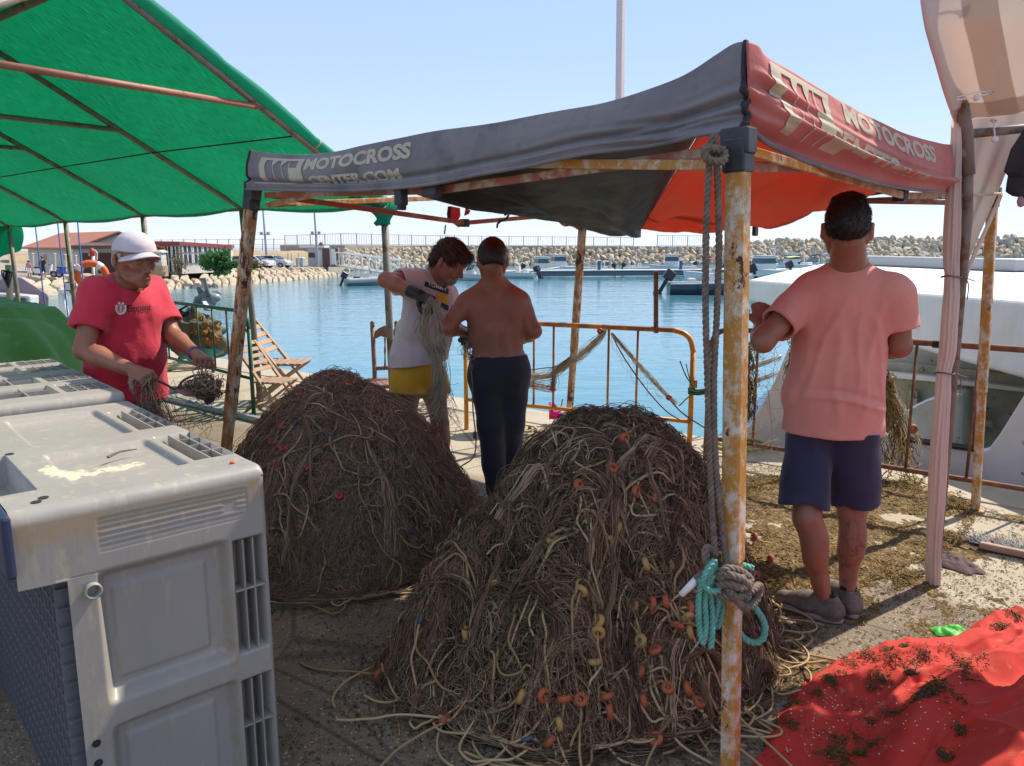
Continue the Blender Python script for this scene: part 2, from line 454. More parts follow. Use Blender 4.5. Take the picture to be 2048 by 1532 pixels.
for i in range(NS):
 for j in range(NT):
  poly = [cor[i, j], cor[i+1, j], cor[i+1, j+1], cor[i, j+1]]
  c3 = [lerp(pl(shore, p[0]), pl(crest, p[0]), p[1]) for p in poly]
  cen = sum(c3, Vector())/4
  px = 1024 + cen.x/cen.y*F
  if px < -40: continue
  if rr.random() < 0.03: continue
  g = 0.90 + rr.random()*.06
  tilt = rr.random()*.2
  h = 0.10 + rr.random()*.14
  m8 = []
  for k in range(4):
   a, bb = c3[k], c3[(k+1) % 4]
   m8 += [a + (cen-a)*(0.10 + rr.random()*.12), lerp(a, bb, .35 + rr.random()*.3) + (cen - lerp(a, bb, .5))*(rr.random()*.08)]
  mb = MB()
  ring0 = [cen + (p-cen)*g + Vector((0, 0, -0.75)) for p in m8]
  ring1 = [cen + (p-cen)*(g+.02) + Vector((0, 0, h*.3 - .05)) for p in m8]
  ring2 = [cen + (p-cen)*(g*.84) + Vector((0, 0, h + (rr.random()-.5)*.14)) for p in m8]
  ctr = cen + Vector((0, 0, h + .05 + rr.random()*.08))
  vs = [p - cen for p in ring0 + ring1 + ring2] + [ctr - cen]
  fs = []
  for r_ in range(2):
   for k in range(8): fs.append((r_*8+k, r_*8+(k+1) % 8, (r_+1)*8+(k+1) % 8, (r_+1)*8+k))
  for k in range(8): fs.append((16+k, 16+(k+1) % 8, 24))
  mb.add(vs, fs)
  o = mb.obj('boulder', M['stone2'] if rr.random() < .1 else M['stone'], smooth=False, bevel=0.07)
  o.location = cen
  tag(o, 'pale flat-topped boulder fitted into the sloping shore bank below the harbour buildings', 'boulder', 'boulders of the left shore bank')
  n_boulder += 1
def rock_mesh(seed):
 r_ = random.Random(seed)
 bm = bmesh.new(); bmesh.ops.create_icosphere(bm, subdivisions=2, radius=1.0)
 pls = []
 for _ in range(11):
  n = Vector((r_.gauss(0,1), r_.gauss(0,1), r_.gauss(0,1))).normalized(); pls.append((n, 0.48 + r_.random()*.34))
 for v in bm.verts:
  for n, d in pls:
   k = v.co.dot(n) - d
   if k > 0: v.co -= n*k
  v.co += Vector((r_.random()-.5, r_.random()-.5, r_.random()-.5))*.05
 me = bpy.data.meshes.new('boulder'); bm.to_mesh(me); bm.free(); return me
rocks = []
for k in range(12):
 me = rock_mesh(k + 40); me.materials.append(M[['stone3', 'stone3', 'stone', 'stone3', 'stone3', 'stone'][k % 6]]); rocks.append(me)
bw_w = [G(*p, WZ) for p in ((668, 543), (760, 538), (900, 533), (1050, 531), (1230, 529), (1400, 528), (1560, 524), (1750, 521), (1900, 519), (2090, 517))]
tops = [502, 498, 497, 497, 497, 497, 481, 477, 478, 476]
pxs = [668, 760, 900, 1050, 1230, 1400, 1560, 1750, 1900, 2090]
bw_c = [P(pxs[i], tops[i]+2, bw_w[i].y + 9) for i in range(10)]
b = MB()
b.grid(lambda u, v: lerp(pl(bw_w, u), pl(bw_c, u), v) + Vector((0, 0, -0.5 - (1.5 if v == 0 else 0))), 40, 4)
bk = [p + Vector((p.x*.08, 9, -4)) for p in bw_c]
b.grid(lambda u, v: lerp(pl(bw_c, u), pl(bk, u), v) + Vector((0, 0, -0.5)), 40, 2)
tag(b.obj('breakwater_core', M['rockbed']), kind='structure')
cand = []
length = [0]
for i in range(9): length.append(length[-1] + (bw_w[i+1]-bw_w[i]).length)
s = 0.0
while s < length[-1]:
 i = max(k for k in range(9) if length[k] <= s)
 t = (s - length[i])/(length[i+1]-length[i])
 u = (i+t)/9
 wv, cv = pl(bw_w, u), pl(bw_c, u)
 size = 0.0047*wv.length*(1 + .12*u)
 hgt = cv.z - wv.z
 rows = max(4, int(round(hgt/(size*.78))))
 for j in range(rows+1):
  v = (j + (rr.random()-.5)*.35)/rows
  p = lerp(wv, cv, min(max(v, 0), 1)) + Vector(((rr.random()-.5)*size*.8, (rr.random()-.5)*size*.5, (rr.random()-.5)*size*.35))
  if j == 0: p.z = WZ + .1
  cand.append((size*(0.75+rr.random()*.55), p))
 s += size*1.62
cand.sort(key=lambda c: -c[0]/c[1].length)
n_ind = 300 - n_boulder
stuffV, stuffQ, off = [], [], 0
for k, (sz, p) in enumerate(cand):
 me = rocks[rr.randrange(12)]
 rot = Euler((rr.random()*6, rr.random()*6, rr.random()*6)); scl = Vector((sz*1.15, sz*.9, sz*.72))
 if k < n_ind:
  o = bpy.data.objects.new('boulder', me); COL.objects.link(o)
  o.location = p; o.rotation_euler = rot; o.scale = scl
  tag(o, 'rough angular boulder piled on the long breakwater across the harbour', 'boulder', 'boulders of the breakwater')
 else:
  mw = Matrix.LocRotScale(p, rot, scl)
  stuffV += [tuple(mw @ v.co) for v in me.vertices]; stuffQ += [tuple(x + off for x in pp.vertices) for pp in me.polygons]; off += len(me.vertices)
st = MB(); st.add(stuffV, stuffQ)
tag(st.obj('boulder_mass', M['stone']), 'rest of the pale boulders heaped along the breakwater', 'boulders', kind='stuff')
M['wall'] = mat('old_concrete', (0.40, 0.34, 0.28), 0.9, (0.33, 0.28, 0.23), 0.4)
pw = []
for x, yt in ((560, 490), (690, 490), (830, 491), (1000, 491.5), (1267, 492.5), (1410, 493)):
 Yw = np.interp(x, pxs, [q_.y for q_ in bw_c]) + 1.2 if x > 668 else 146
 pw.append(P(x, yt, Yw))
wl_ = MB()
for i in range(5):
 a, c = pw[i], pw[i+1]
 wl_.add([a, c, c-Vector((0, 0, 2.4)), a-Vector((0, 0, 2.4)), a+Vector((0, .5, 0)), c+Vector((0, .5, 0)), c+Vector((0, .5, -2.4)), a+Vector((0, .5, -2.4))],
   [(0,1,2,3), (4,7,6,5), (0,4,5,1), (3,2,6,7)])
tag(wl_.obj('parapet_wall', M['wall']), 'long low concrete wall along the top of the breakwater', 'wall')
M['galv'] = mat('galvanised_rail', (0.33, 0.34, 0.36), 0.5, metal=0.3)
def railing(x0, x1, n, hpx, label, bars=6, mat_=None):
 def pos(x):
  for i in range(5):
   if pxs: pass
  xs = [560, 690, 830, 1000, 1267, 1410]
  i = max(k for k in range(5) if xs[k] <= x + 1e-6) if x >= 560 else 0
  t = (x - xs[i])/(xs[i+1]-xs[i]); return lerp(pw[i], pw[i+1], t)
 root = thing('railing', label, 'railing', pos(x0))
 post, fill = MB(), MB(); pr = None
 H_ = hpx*pos(x0).y/F
 for k in range(n+1):
  p = pos(x0 + (x1-x0)*k/n) + Vector((0, .2, 0))
  pm = MB(); pm.beam(p, p + Vector((0, 0, H_)), .14, .14); pm.obj('post', mat_ or M['galv'], root)
  if pr is not None:
   for hz in (.06, .96): fill.beam(pr + Vector((0, 0, H_*hz)), p + Vector((0, 0, H_*hz)), .06, .07)
   for b_ in range(1, bars): fill.beam(lerp(pr, p, b_/bars) + Vector((0, 0, H_*.06)), lerp(pr, p, b_/bars) + Vector((0, 0, H_*.96)), .035, .035)
  pr = p
 fill.obj('bar_panel', mat_ or M['galv'], root)
railing(572, 1267, 25, 19, 'long grey railing of thin bars on the breakwater wall', 6)
railing(1314, 1405, 3, 22, 'short grey railing section beyond the gap, beside the hanging ropes', 7)
M['wire'] = mat('pinkish_steel', (0.42, 0.36, 0.34), 0.6)
r0 = thing('wire_fence', 'tall wire fence with spaced posts on the dry bank behind the restaurant', 'fence', P(320, 500, 140))
fw = MB()
for k in range(13):
 x = 300 + k*22.5; a = P(x, 504, 141); t_ = P(x, 479 - k*.2, 141)
 pm = MB(); pm.beam(a, t_, .13, .13); pm.obj('post', M['wire'], r0)
for yy in (480, 490, 499): fw.beam(P(300, yy, 141), P(570, yy-1.5, 141), .05, .06)
fw.obj('wires', M['wire'], r0)
M['white'] = mat('whitewash', (0.58, 0.55, 0.50), 0.8, (0.50, 0.47, 0.43), 0.8)
M['cream'] = mat('cream_wall', (0.62, 0.56, 0.46), 0.85, (0.54, 0.48, 0.40), 0.6)
M['maroon'] = mat('maroon_roof', (0.22, 0.045, 0.05), 0.6)
M['darkglass'] = mat('window_glass', (0.03, 0.035, 0.04), 0.12)
M['frame'] = mat('white_frame', (0.75, 0.74, 0.72), 0.5)
M['brown'] = mat('brown_panel', (0.13, 0.06, 0.045), 0.6)
def roofmat():
 m, nt, bs = nodemat('terracotta'); N, L = nt.nodes, nt.links
 bs.inputs['Roughness'].default_value = .85
 tc = N.new('ShaderNodeTexCoord'); wv = N.new('ShaderNodeTexWave'); wv.inputs['Scale'].default_value = 1.0; wv.bands_direction = 'X'
 mp = N.new('ShaderNodeMapping'); mp.inputs['Rotation'].default_value = (0, 0, R(43)); L.new(tc.outputs['Object'], mp.inputs['Vector'])
 L.new(mp.outputs[0], wv.inputs['Vector'])
 n = N.new('ShaderNodeTexNoise'); n.inputs['Scale'].default_value = 1.5; L.new(tc.outputs['Object'], n.inputs['Vector'])
 x = N.new('ShaderNodeMix'); x.data_type = 'RGBA'; x.inputs[6].default_value = (.52, .22, .14, 1); x.inputs[7].default_value = (.40, .16, .10, 1)
 L.new(n.outputs['Fac'], x.inputs['Factor']); L.new(x.outputs[2], bs.inputs['Base Color'])
 b = N.new('ShaderNodeBump'); b.inputs['Distance'].default_value = .12; b.inputs['Strength'].default_value = .8
 L.new(wv.outputs['Fac'], b.inputs['Height']); L.new(b.outputs[0], bs.inputs['Normal']); return m
M['terra'] = roofmat()
K = P(160, 540, 70); Lw = P(60, 540, 80); Mw = P(318, 540, 72)
for q_ in (K, Lw, Mw): q_.z = LZ
dL = Lw - K
eave = 1.32; ridge = P(235, 466, 71).z
h = thing('house', 'white house with a low terracotta gable roof behind the scooters', 'house', K)
wm = MB(); apex = (K+Mw)/2
B4 = [K, Mw, Mw+dL, Lw]
wm.add([K, Mw, Mw+Vector((0,0,eave-LZ)), Vector((apex.x, apex.y, ridge-.12)), K+Vector((0,0,eave-LZ))] + [p+dL for p in (K, Mw, Mw+Vector((0,0,eave-LZ)), Vector((apex.x, apex.y, ridge-.12)), K+Vector((0,0,eave-LZ)))],
       [(0,1,2,3,4), (9,8,7,6,5), (5,0,4,9), (1,6,7,2)])
wm.obj('wall', M['white'], h)
rf = MB(); ov = (Mw-K).normalized()*.5; od = dL.normalized()*.5
rp = Vector((apex.x, apex.y, ridge))
for sgn, base in ((-1, K), (1, Mw)):
 e0 = Vector((base.x, base.y, eave-.1)) + ov*sgn - od; e1 = e0 + dL + od*2
 a0 = rp - od; a1 = rp + dL + od
 rf.extr([e0, a0, a1, e1], (0, 0, .16))
rf.obj('roof', M['terra'], h)
for t in (.22, .62):
 c = lerp(K, Lw, t) + Vector((0, 0, 1.45)); d_ = dL.normalized(); nn = Vector((d_.y, -d_.x, 0)); nn = nn if nn.y < 0 else -nn
 wmb = MB(); wmb.beam(c - d_*.65 + nn*.03, c + d_*.65 + nn*.03, .12, .75); fo = wmb.obj('window', M['frame'], h)
 wmb = MB(); wmb.beam(c - d_*.55 + nn*.08, c + d_*.55 + nn*.08, .06, .62); wmb.obj('pane', M['darkglass'], fo)
aw = MB(); a0 = P(172, 492, 69.5); a1 = P(300, 492, 71.5)
aw.extr([a0, a1, a1+Vector((0, -2.5, -.25)), a0+Vector((0, -2.5, -.25))], (0, 0, .3)); aw.obj('awning', M['brown'], h)
aw = MB()
for t in (.0, .33, .66, 1): aw.beam(lerp(a0, a1, t)+Vector((0, -2.2, -.2)), Vector((lerp(a0, a1, t).x, lerp(a0, a1, t).y-2.2, LZ)), .12, .12)
aw.obj('awning_posts', M['cream'], h)
pm = MB(); pm.beam(lerp(K, Mw, .05)+Vector((0,-.05,1)), lerp(K, Mw, .95)+Vector((0,-.05,1)), .1, 1.8); pm.obj('dark_front', M['brown'], h)
A0 = P(318, 545, 74); A1 = P(365, 545, 71.5); A2 = P(463, 545, 78)
for q_ in (A0, A1, A2): q_.z = LZ
r = thing('restaurant', 'low white restaurant with a maroon roof and rows of windows', 'building', A1)
T = lambda p, py: Vector((p.x, p.y, P(0, py, p.y).z))
wb = MB(); back = Vector((-4, 12, 0))
ring_ = [A0, A1, A2, A2+back, A0+back]
up_ = [T(A0, 490), T(A1, 491), T(A2, 497), T(A2, 497)+back, T(A0, 490)+back]
wb.add(ring_ + up_, [(i, (i+1) % 5, 5+(i+1) % 5, 5+i) for i in range(5)] + [(5, 6, 7, 8, 9)])
wb.obj('wall', M['white'], r)
rf = MB(); rt = [p + (p - sum(up_, Vector())/5)*.05 for p in up_]; rf.extr(rt, (0, 0, .35)); rf.obj('roof', M['maroon'], r)
for (a, c, n) in ((A0, A1, 3), (A1, A2, 5)):
 d_ = (c-a).normalized(); nn = Vector((d_.y, -d_.x, 0)); nn = nn if nn.y < 0 else -nn
 for k in range(n):
  p0 = lerp(a, c, (k+.08)/n); p1 = lerp(a, c, (k+.92)/n)
  for z0, z1 in ((.95, 1.75), (1.95, 2.5)) if n == 5 else ((.2, 1.2), (1.35, 2.5)):
   wmb = MB(); zc = (z0+z1)/2
   wmb.beam(p0+Vector((0,0,zc))+nn*.03, p1+Vector((0,0,zc))+nn*.03, .1, z1-z0); fo = wmb.obj('window', M['darkglass'], r)
   wmb = MB()
   for t in (0, .5, 1): wmb.beam(lerp(p0, p1, t)+Vector((0,0,z0))+nn*.1, lerp(p0, p1, t)+Vector((0,0,z1))+nn*.1, .1, .1)
   wmb.obj('frame', M['frame'], fo)
c = P(316, 540, 66); c.z = LZ
s_ = thing('booth', 'small white booth with a sandy base beside the restaurant', 'booth', c)
m1 = MB(); m1.box((c.x, c.y, LZ+.45), (1.25, 1.1, .9)); m1.obj('base', M['bank'], s_)
m1 = MB(); m1.box((c.x, c.y, LZ+1.45), (1.15, 1.0, 1.1)); m1.obj('cabin', M['white'], s_)
m1 = MB(); m1.box((c.x, c.y, LZ+2.1), (1.45, 1.3, .2), taper=.7); m1.obj('roof', M['cream'], s_)
m1 = MB(); m1.box((c.x+.1, c.y-.52, LZ+1.5), (.45, .04, .65)); m1.obj('window', M['darkglass'], s_)
c = P(636, 533, 97); c.z = LZ
s_ = thing('kiosk', 'white kiosk hut with an overhanging flat roof near the gangway', 'hut', c)
m1 = MB(); m1.box((c.x, c.y, LZ+1.15), (1.9, 2, 2.3)); m1.obj('wall', M['white'], s_)
m1 = MB(); m1.box((c.x-.35, c.y, LZ+2.42), (3.1, 2.6, .22)); m1.obj('roof', M['frame'], s_)
m1 = MB(); m1.box((c.x-.45, c.y-1.02, LZ+1.4), (.75, .08, .6)); m1.obj('window', M['darkglass'], s_)
m1 = MB(); m1.box((c.x+.55, c.y-1.02, LZ+1.0), (.55, .06, 1.9)); m1.obj('door', M['frame'], s_)
m1 = MB(); m1.lathe([(.28, 0), (.3, .1), (.22, .35), (.05, .45)], (c.x+.5, c.y, LZ+2.53)); m1.obj('roof_vent', M['brown'], s_)
c = P(667, 533, 96); c.z = LZ
s_ = thing('container', 'brown metal container with a pale double door right of the kiosk', 'container', c)
m1 = MB(); m1.box((c.x, c.y, LZ+1.1), (2.1, 2, 2.2)); m1.obj('body', M['brown'], s_)
m1 = MB(); m1.box((c.x+.25, c.y-1.02, LZ+1.2), (.5, .06, 1.9)); m1.box((c.x+.95, c.y-1.02, LZ+1.2), (.12, .07, 2.2)); m1.box((c.x-.1, c.y-1.02, LZ+1.2), (.1, .07, 2.2)); m1.obj('door', M['frame'], s_)
s_ = thing('gangway', 'aluminium truss gangway sloping from the shore down to the pontoon', 'gangway', P(690, 530, 93))
m1 = MB(); a = P(672, 530, 94); b_ = P(800, 551, 80); up1 = Vector((0, 0, 1.5))
for off_ in (Vector((0, 0, 0)), Vector((.6, 1.4, 0))):
 m1.beam(a+off_, b_+off_, .12, .12); m1.beam(a+off_+up1, b_+off_+up1, .12, .12)
 for k in range(9):
  m1.beam(lerp(a, b_, k/9)+off_, lerp(a, b_, k/9)+off_+up1, .08, .08); m1.beam(lerp(a, b_, k/9)+off_, lerp(a, b_, (k+1)/9)+off_+up1, .06, .06)
m1.obj('truss', M['frame'], s_)
m1 = MB(); m1.extr([a, b_, b_+Vector((.6, 1.4, 0)), a+Vector((.6, 1.4, 0))], (0, 0, -.1)); m1.obj('deck', M['wall'], s_)
for (x0, x1, yb, lab) in ((523, 535, 537, 'thin light mast with a small crossarm left of the kiosk, nearer the gazebo leg'), (626, 636, 535, 'thin light mast standing in front of the kiosk')):
 base = P(x1, yb, 92); top = P(x0, 385, 92)
 s_ = thing('light_mast', lab, 'mast', base)
 m1 = MB(); m1.tube([base, top], [.16, .07], 8); m1.obj('pole', M['galv'], s_)
 m1 = MB(); q_ = lerp(base, top, .45); m1.beam(q_-Vector((.6, 0, 0)), q_+Vector((.6, 0, 0)), .08, .08); m1.box(q_+Vector((-.4, 0, .15)), (.3, .3, .3)); m1.box(q_+Vector((.4, 0, .15)), (.3, .3, .3)); m1.obj('crossarm', M['galv'], s_)
for x, yt, yb in ((66, 508, 545), (110, 508, 545), (131, 510, 545), (152, 512, 543), (556, 507, 535), (576, 506, 535), (583, 507, 535), (597, 506, 535)):
 p = P(x, yb, 66 if x < 200 else 92); q_ = P(x, yt, p.y); p.z = LZ
 m1 = MB(); m1.tube([p, q_], [.1, .07], 8)
 m1.tube([q_, q_+Vector((0, 0, .08))], [.12, .03], 8)
 left = x < 200
 tag(m1.obj('bollard_post', M['cream']), 'slim white post standing along the road in front of the terracotta-roofed house' if left else 'slim pale post standing by the road left of the kiosk', 'post',
  'posts in front of the house' if left else 'posts left of the kiosk')
c = P(601, 534, 94); c.z = LZ
s_ = thing('waste_bin', 'pale blue waste bin just left of the kiosk', 'bin', c)
m1 = MB(); m1.box((c.x, c.y, LZ+.55), (.8, .8, 1.0), taper=1.12); m1.obj('body', mat('bin_blue', (.35, .45, .5), .5), s_, bevel=.05)
m1 = MB(); m1.box((c.x, c.y, LZ+1.1), (1.0, 1.0, .12), taper=.9); m1.obj('lid', M['frame'], s_, bevel=.03)
def car(x, Yc, yb, rz, col, label, L_=4.2):
 c = P(x, yb, Yc); c.z = LZ
 root = thing('parked_car', label, 'car', (0, 0, 0), 'cars parked behind the shore bank')
 prof = [(-2.1,.35),(-2.12,.75),(-2.0,.95),(-1.55,1.02),(-1.0,1.42),(.25,1.46),(.95,1.02),(1.85,.88),(2.1,.65),(2.1,.32)]
 body = MB(); n = len(prof)
 for w_ in (0,):
  vs = [(p[0], -0.85*(0.86 if p[1] > 1.1 else 1), p[1]) for p in prof] + [(p[0], 0.85*(0.86 if p[1] > 1.1 else 1), p[1]) for p in prof]
  body.add(vs, [tuple(range(n)), tuple(range(2*n-1, n-1, -1))] + [(i, n+i, n+(i+1) % n, (i+1) % n) for i in range(n)])
 body.obj('body', mat('paint_'+label[:4], col, .25, coat=.5), root, bevel=.06)
 g = MB()
 for sd in (-1, 1): g.extr([(-1.4, sd*.80, 1.05), (-.95, sd*.755, 1.36), (.2, sd*.755, 1.39), (.8, sd*.80, 1.05)], (0, sd*.04, 0))
 g.extr([(.98, -.7, 1.05), (.35, -.64, 1.4), (.35, .64, 1.4), (.98, .7, 1.05)], (.06, 0, .02))
 g.obj('windows', M['darkglass'], root)
 for wx in (-1.3, 1.3):
  for sd in (-1, 1):
   t = MB(); t.lathe([(.01, -.1), (.3, -.1), (.33, -.05), (.33, .08), (.3, .11), (.01, .11)], (wx, sd*.8, .33), (0, 1, 0), 16); w_ = t.obj('wheel', mat('tyre', (.02, .02, .02), .8) if 'tyre' not in bpy.data.materials else bpy.data.materials['tyre'], root, smooth=True)
   t = MB(); t.lathe([(.01, 0), (.19, 0), (.2, -.03)], (wx, sd*(.8+.115), .33), (0, sd, 0), 12); t.obj('rim', M['galv'], w_)
 for sd in (-1, 1):
  t = MB(); t.box((2.08, sd*.62, .68), (.1, .3, .14)); t.obj('headlight', M['frame'], root)
 root.location = c; root.rotation_euler = (0, 0, rz)
car(484, 86, 541, R(-10), (.25, .26, .28), 'dark grey car mostly hidden left of the rusty gazebo leg')
car(512, 88, 541, R(-14), (.62, .63, .65), 'white car parked just right of the rusty gazebo leg')
car(548, 90, 540, R(-12), (.42, .46, .50), 'silver car parked between the white car and the slim posts')
car(428, 92, 538, R(-14), (.35, .38, .42), 'grey car half hidden behind the leafy fig bush')
def scooter(x, yb, col, col2, label):
 c = P(x, yb, 63); c.z = LZ
 root = thing('scooter', label, 'scooter', (0, 0, 0), None)
 blk = bpy.data.materials['tyre']; pm = mat('paint_sc', col, .3, coat=.4); sm = mat('seat_sc', (.02, .02, .025), .6)
 for wx in (-.66, .66):
  t = MB(); t.tube([(wx+.22*math.cos(a*math.pi/8), 0, .27+.22*math.sin(a*math.pi/8)) for a in range(16)], .06, 8, closed=True); w_ = t.obj('wheel', blk, root, smooth=True)
  t = MB(); t.lathe([(.01, -.03), (.16, -.03), (.16, .03), (.01, .03)], (wx, 0, .27), (0, 1, 0), 12); t.obj('rim', M['galv'], w_)
 t = MB(); t.extr([(-.85, -.16, .62), (-.75, -.16, .38), (-.2, -.16, .3), (.25, -.16, .3), (.35, -.16, .38), (-.1, -.16, .42), (-.15, -.16, .72), (-.5, -.16, .78)], (0, .32, 0)); t.obj('body', pm, root, bevel=.05)
 t = MB(); t.extr([(.3, -.18, .3), (.42, -.18, .35), (.62, -.18, .9), (.5, -.18, .95)], (0, .36, 0)); t.extr([(.45, -.1, .5), (.9, -.1, .55), (.8, -.1, .62), (.5, -.1, .62)], (0, .2, 0)); t.obj('front_shield', pm, root, bevel=.04)
 t = MB(); t.extr([(-.75, -.14, .79), (-.05, -.14, .74), (-.05, -.14, .84), (-.4, -.14, .86), (-.8, -.14, .9)], (0, .28, 0)); t.obj('seat', sm, root, bevel=.03)
 t = MB(); t.tube([(.55, 0, .9), (.5, 0, 1.05)], .04, 8); t.tube([(.45, -.33, 1.08), (.5, 0, 1.03), (.45, .33, 1.08)], .025, 8); t.obj('handlebar', sm, root, smooth=True)
 t = MB(); t.lathe([(.01, .1), (.08, .08), (.1, 0), (.01, -.02)], (.55, 0, .97), (1, 0, 0), 12); t.obj('headlight', M['frame'], root, smooth=True)
 root.location = c; root.rotation_euler = (0, 0, R(8))
scooter(91, 556, (.72, .73, .74), None, 'silver white scooter with a man standing beside it')
scooter(136, 555, (.03, .06, .42), None, 'blue scooter parked right of the white one')
M['leaf'] = mat('fig_leaf', (.035, .12, .02), .5, (.075, .2, .035), 3.0, trans=.25)
M['dryleaf'] = mat('dry_leaf', (.22, .16, .09), .8, (.16, .15, .07), 3.0)
M['bark'] = mat('bark', (.16, .11, .075), .9)
def bush(name, label, c, rx, rz, n, lf, mm, seed=1, stem=.25):
 r_ = np.random.RandomState(seed)
 root = thing(name, label, 'bush', c)
 b_ = MB()
 tips = []
 for k in range(11):
  a = r_.rand()*6.28; e = Vector((math.cos(a)*rx*.75*r_.rand(), math.sin(a)*rx*.5*r_.rand(), rz*(.8+.9*r_.rand())))
  mid = e*.5 + Vector((r_.randn()*.1, r_.randn()*.1, .1)); b_.tube([c, c+mid, c+e], [stem*.3, stem*.2, stem*.06], 6); tips.append(e)
 b_.obj('trunk', M['bark'], root, smooth=True)
 V, Q = [], []
 cl = [np.array([r_.randn()*rx*.42, r_.randn()*rx*.3, rz + r_.randn()*rz*.38]) for _ in range(26)]
 for i in range(n):
  cc = cl[r_.randint(26)]
  p = np.array(c) + cc + r_.randn(3)*np.array([rx*.17, rx*.17, rz*.16])
  if p[2] < c[2]+.1: continue
  a = r_.randn(3); a /= np.linalg.norm(a); bb = np.cross(a, r_.randn(3)); bb /= np.linalg.norm(bb)
  k = len(V); s1 = lf*(.6+.8*r_.rand())
  V += [p - a*s1, p + bb*s1*.5, p + a*s1, p - bb*s1*.5]; Q.append((k, k+1, k+2, k+3))
 npmesh('crown', V, Q, mm, root, smooth=False)
c = P(436, 546, 66); c.z = LZ
bush('fig_bush', 'leafy green fig bush in front of the restaurant', c, 1.6, 1.15, 2600, .16, M['leaf'], 3)
c = P(359, 545, 66); c.z = LZ
bush('dry_bush', 'sparse brownish bush in front of the restaurant windows', c, .75, 1.2, 420, .09, M['dryleaf'], 5, .12)
c = P(509, 540, 84); c.z = LZ
bush('small_bush', 'small greyish green shrub beside the white car', c, .9, .55, 500, .12, mat('greyleaf', (.12, .13, .06), .8), 6, .1)
M['pontoon'] = mat('pontoon_side', (.09, .11, .13), .6)
M['deckp'] = mat('pontoon_deck', (.55, .55, .54), .8)
pa = G(1020, 556, WZ); pb = G(1420, 553, WZ)
dd = (pb-pa).normalized(); nn_ = Vector((-dd.y, dd.x, 0))
s_ = thing('pontoon', 'long floating pontoon with a pale deck and dark sides in front of the breakwater', 'pontoon', pa)
pa2 = pa + dd*(-2); pe = pb + dd*12
m1 = MB(); m1.beam(pa2+Vector((0, 0, .38)) + nn_*1.2, pe+Vector((0, 0, .38)) + nn_*1.2, 2.4, .44); m1.obj('float', M['pontoon'], s_)
m1 = MB(); m1.beam(pa2+Vector((0, 0, .74)) + nn_*1.2, pe+Vector((0, 0, .74)) + nn_*1.2, 2.5, .1); m1.obj('deck', M['deckp'], s_)
M['bollard_blue'] = mat('bollard_blue', (.04, .09, .2), .5)
for k, x in enumerate((1206, 1381, 1532)):
 p = pa + dd*((P(x, 540, pa.y).x - pa.x)/dd.x) + nn_*.8 + Vector((0, 0, .79))
 q_ = thing('power_pedestal', ['blue service pedestal on the pontoon right of the far gazebo leg', 'blue service pedestal on the pontoon left of the hanging ropes', 'blue service pedestal on the pontoon right of the rusty leg'][k], 'pedestal', p)
 m1 = MB(); m1.box(p+Vector((0, 0, .5)), (.34, .34, 1.0)); m1.obj('post', M['bollard_blue'], q_, bevel=.03)
 m1 = MB(); m1.box(p+Vector((0, 0, 1.05)), (.44, .44, .1), taper=.7); m1.obj('cap', M['frame'], q_)
M['gel'] = mat('white_gelcoat', (.62, .62, .60), .3, coat=.3)
M['gelgrey'] = mat('grey_rubber', (.36, .37, .38), .6)
M['navy'] = mat('navy_canvas', (.02, .035, .10), .8)
M['bluecv'] = mat('blue_canvas', (.03, .09, .32), .8)
M['blk'] = mat('black_cowl', (.012, .014, .02), .35)
M['acry'] = mat('tinted_acrylic', (.05, .08, .10), .1)
M['redp'] = mat('red_plastic', (.5, .05, .03), .5)
M['steel'] = mat('stainless', (.55, .55, .55), .25, metal=.9)
def hull(L_, W_, H_, sheer=.25, n=14):
 """rings of the hull from stern (x=-L/2) to bow"""
 vs, fs = [], []; k = 7
 for i in range(n+1):
  t = i/n; x = -L_/2 + L_*t
  w = W_/2 * (1 - max(0, (t-.45)/.55)**2.2) + .01
  zt = H_ + sheer*t*t; zk = -.25 + .25*max(0, (t-.6)/.4)**2*1.6
  for (a, z) in ((-w, zt), (-w*.93, zt*.45), (-w*.75, 0.02), (0, zk), (w*.75, 0.02), (w*.93, zt*.45), (w, zt)): vs.append((x + (z/H_)*.12*t*L_/4, a, z))
 for i in range(n):
  for j in range(k-1): fs.append((i*k+j, (i+1)*k+j, (i+1)*k+j+1, i*k+j+1))
 fs.append(tuple(range(k)))
 return vs, fs
def outboard(root, x, y, z, s=1.0, tilt=0.0, mat_=None):
 t = MB(); Mx = Matrix.Translation((x, y, z)) @ Matrix.Rotation(tilt, 4, 'Y')
 t.add([Mx @ Vector(v)*1 for v in [(-.35*s,-.16*s,.15*s),(.1*s,-.16*s,.15*s),(.14*s,-.13*s,.55*s),(-.3*s,-.13*s,.62*s),(-.35*s,.16*s,.15*s),(.1*s,.16*s,.15*s),(.14*s,.13*s,.55*s),(-.3*s,.13*s,.62*s)]],
          [(0,1,2,3),(7,6,5,4),(0,4,5,1),(1,5,6,2),(2,6,7,3),(3,7,4,0)])
 o = t.obj('outboard_motor', mat_ or M['blk'], root, bevel=.05*s, seg=3)
 t = MB(); t.beam(Mx @ Vector((-.12*s, 0, .15*s)), Mx @ Vector((-.12*s, 0, -.75*s)), .1*s, .16*s); t.beam(Mx @ Vector((-.35*s, 0, -.55*s)), Mx @ Vector((.02*s, 0, -.55*s)), .05*s, .2*s)
 t.obj('motor_leg', M['blk'], o, bevel=.01)
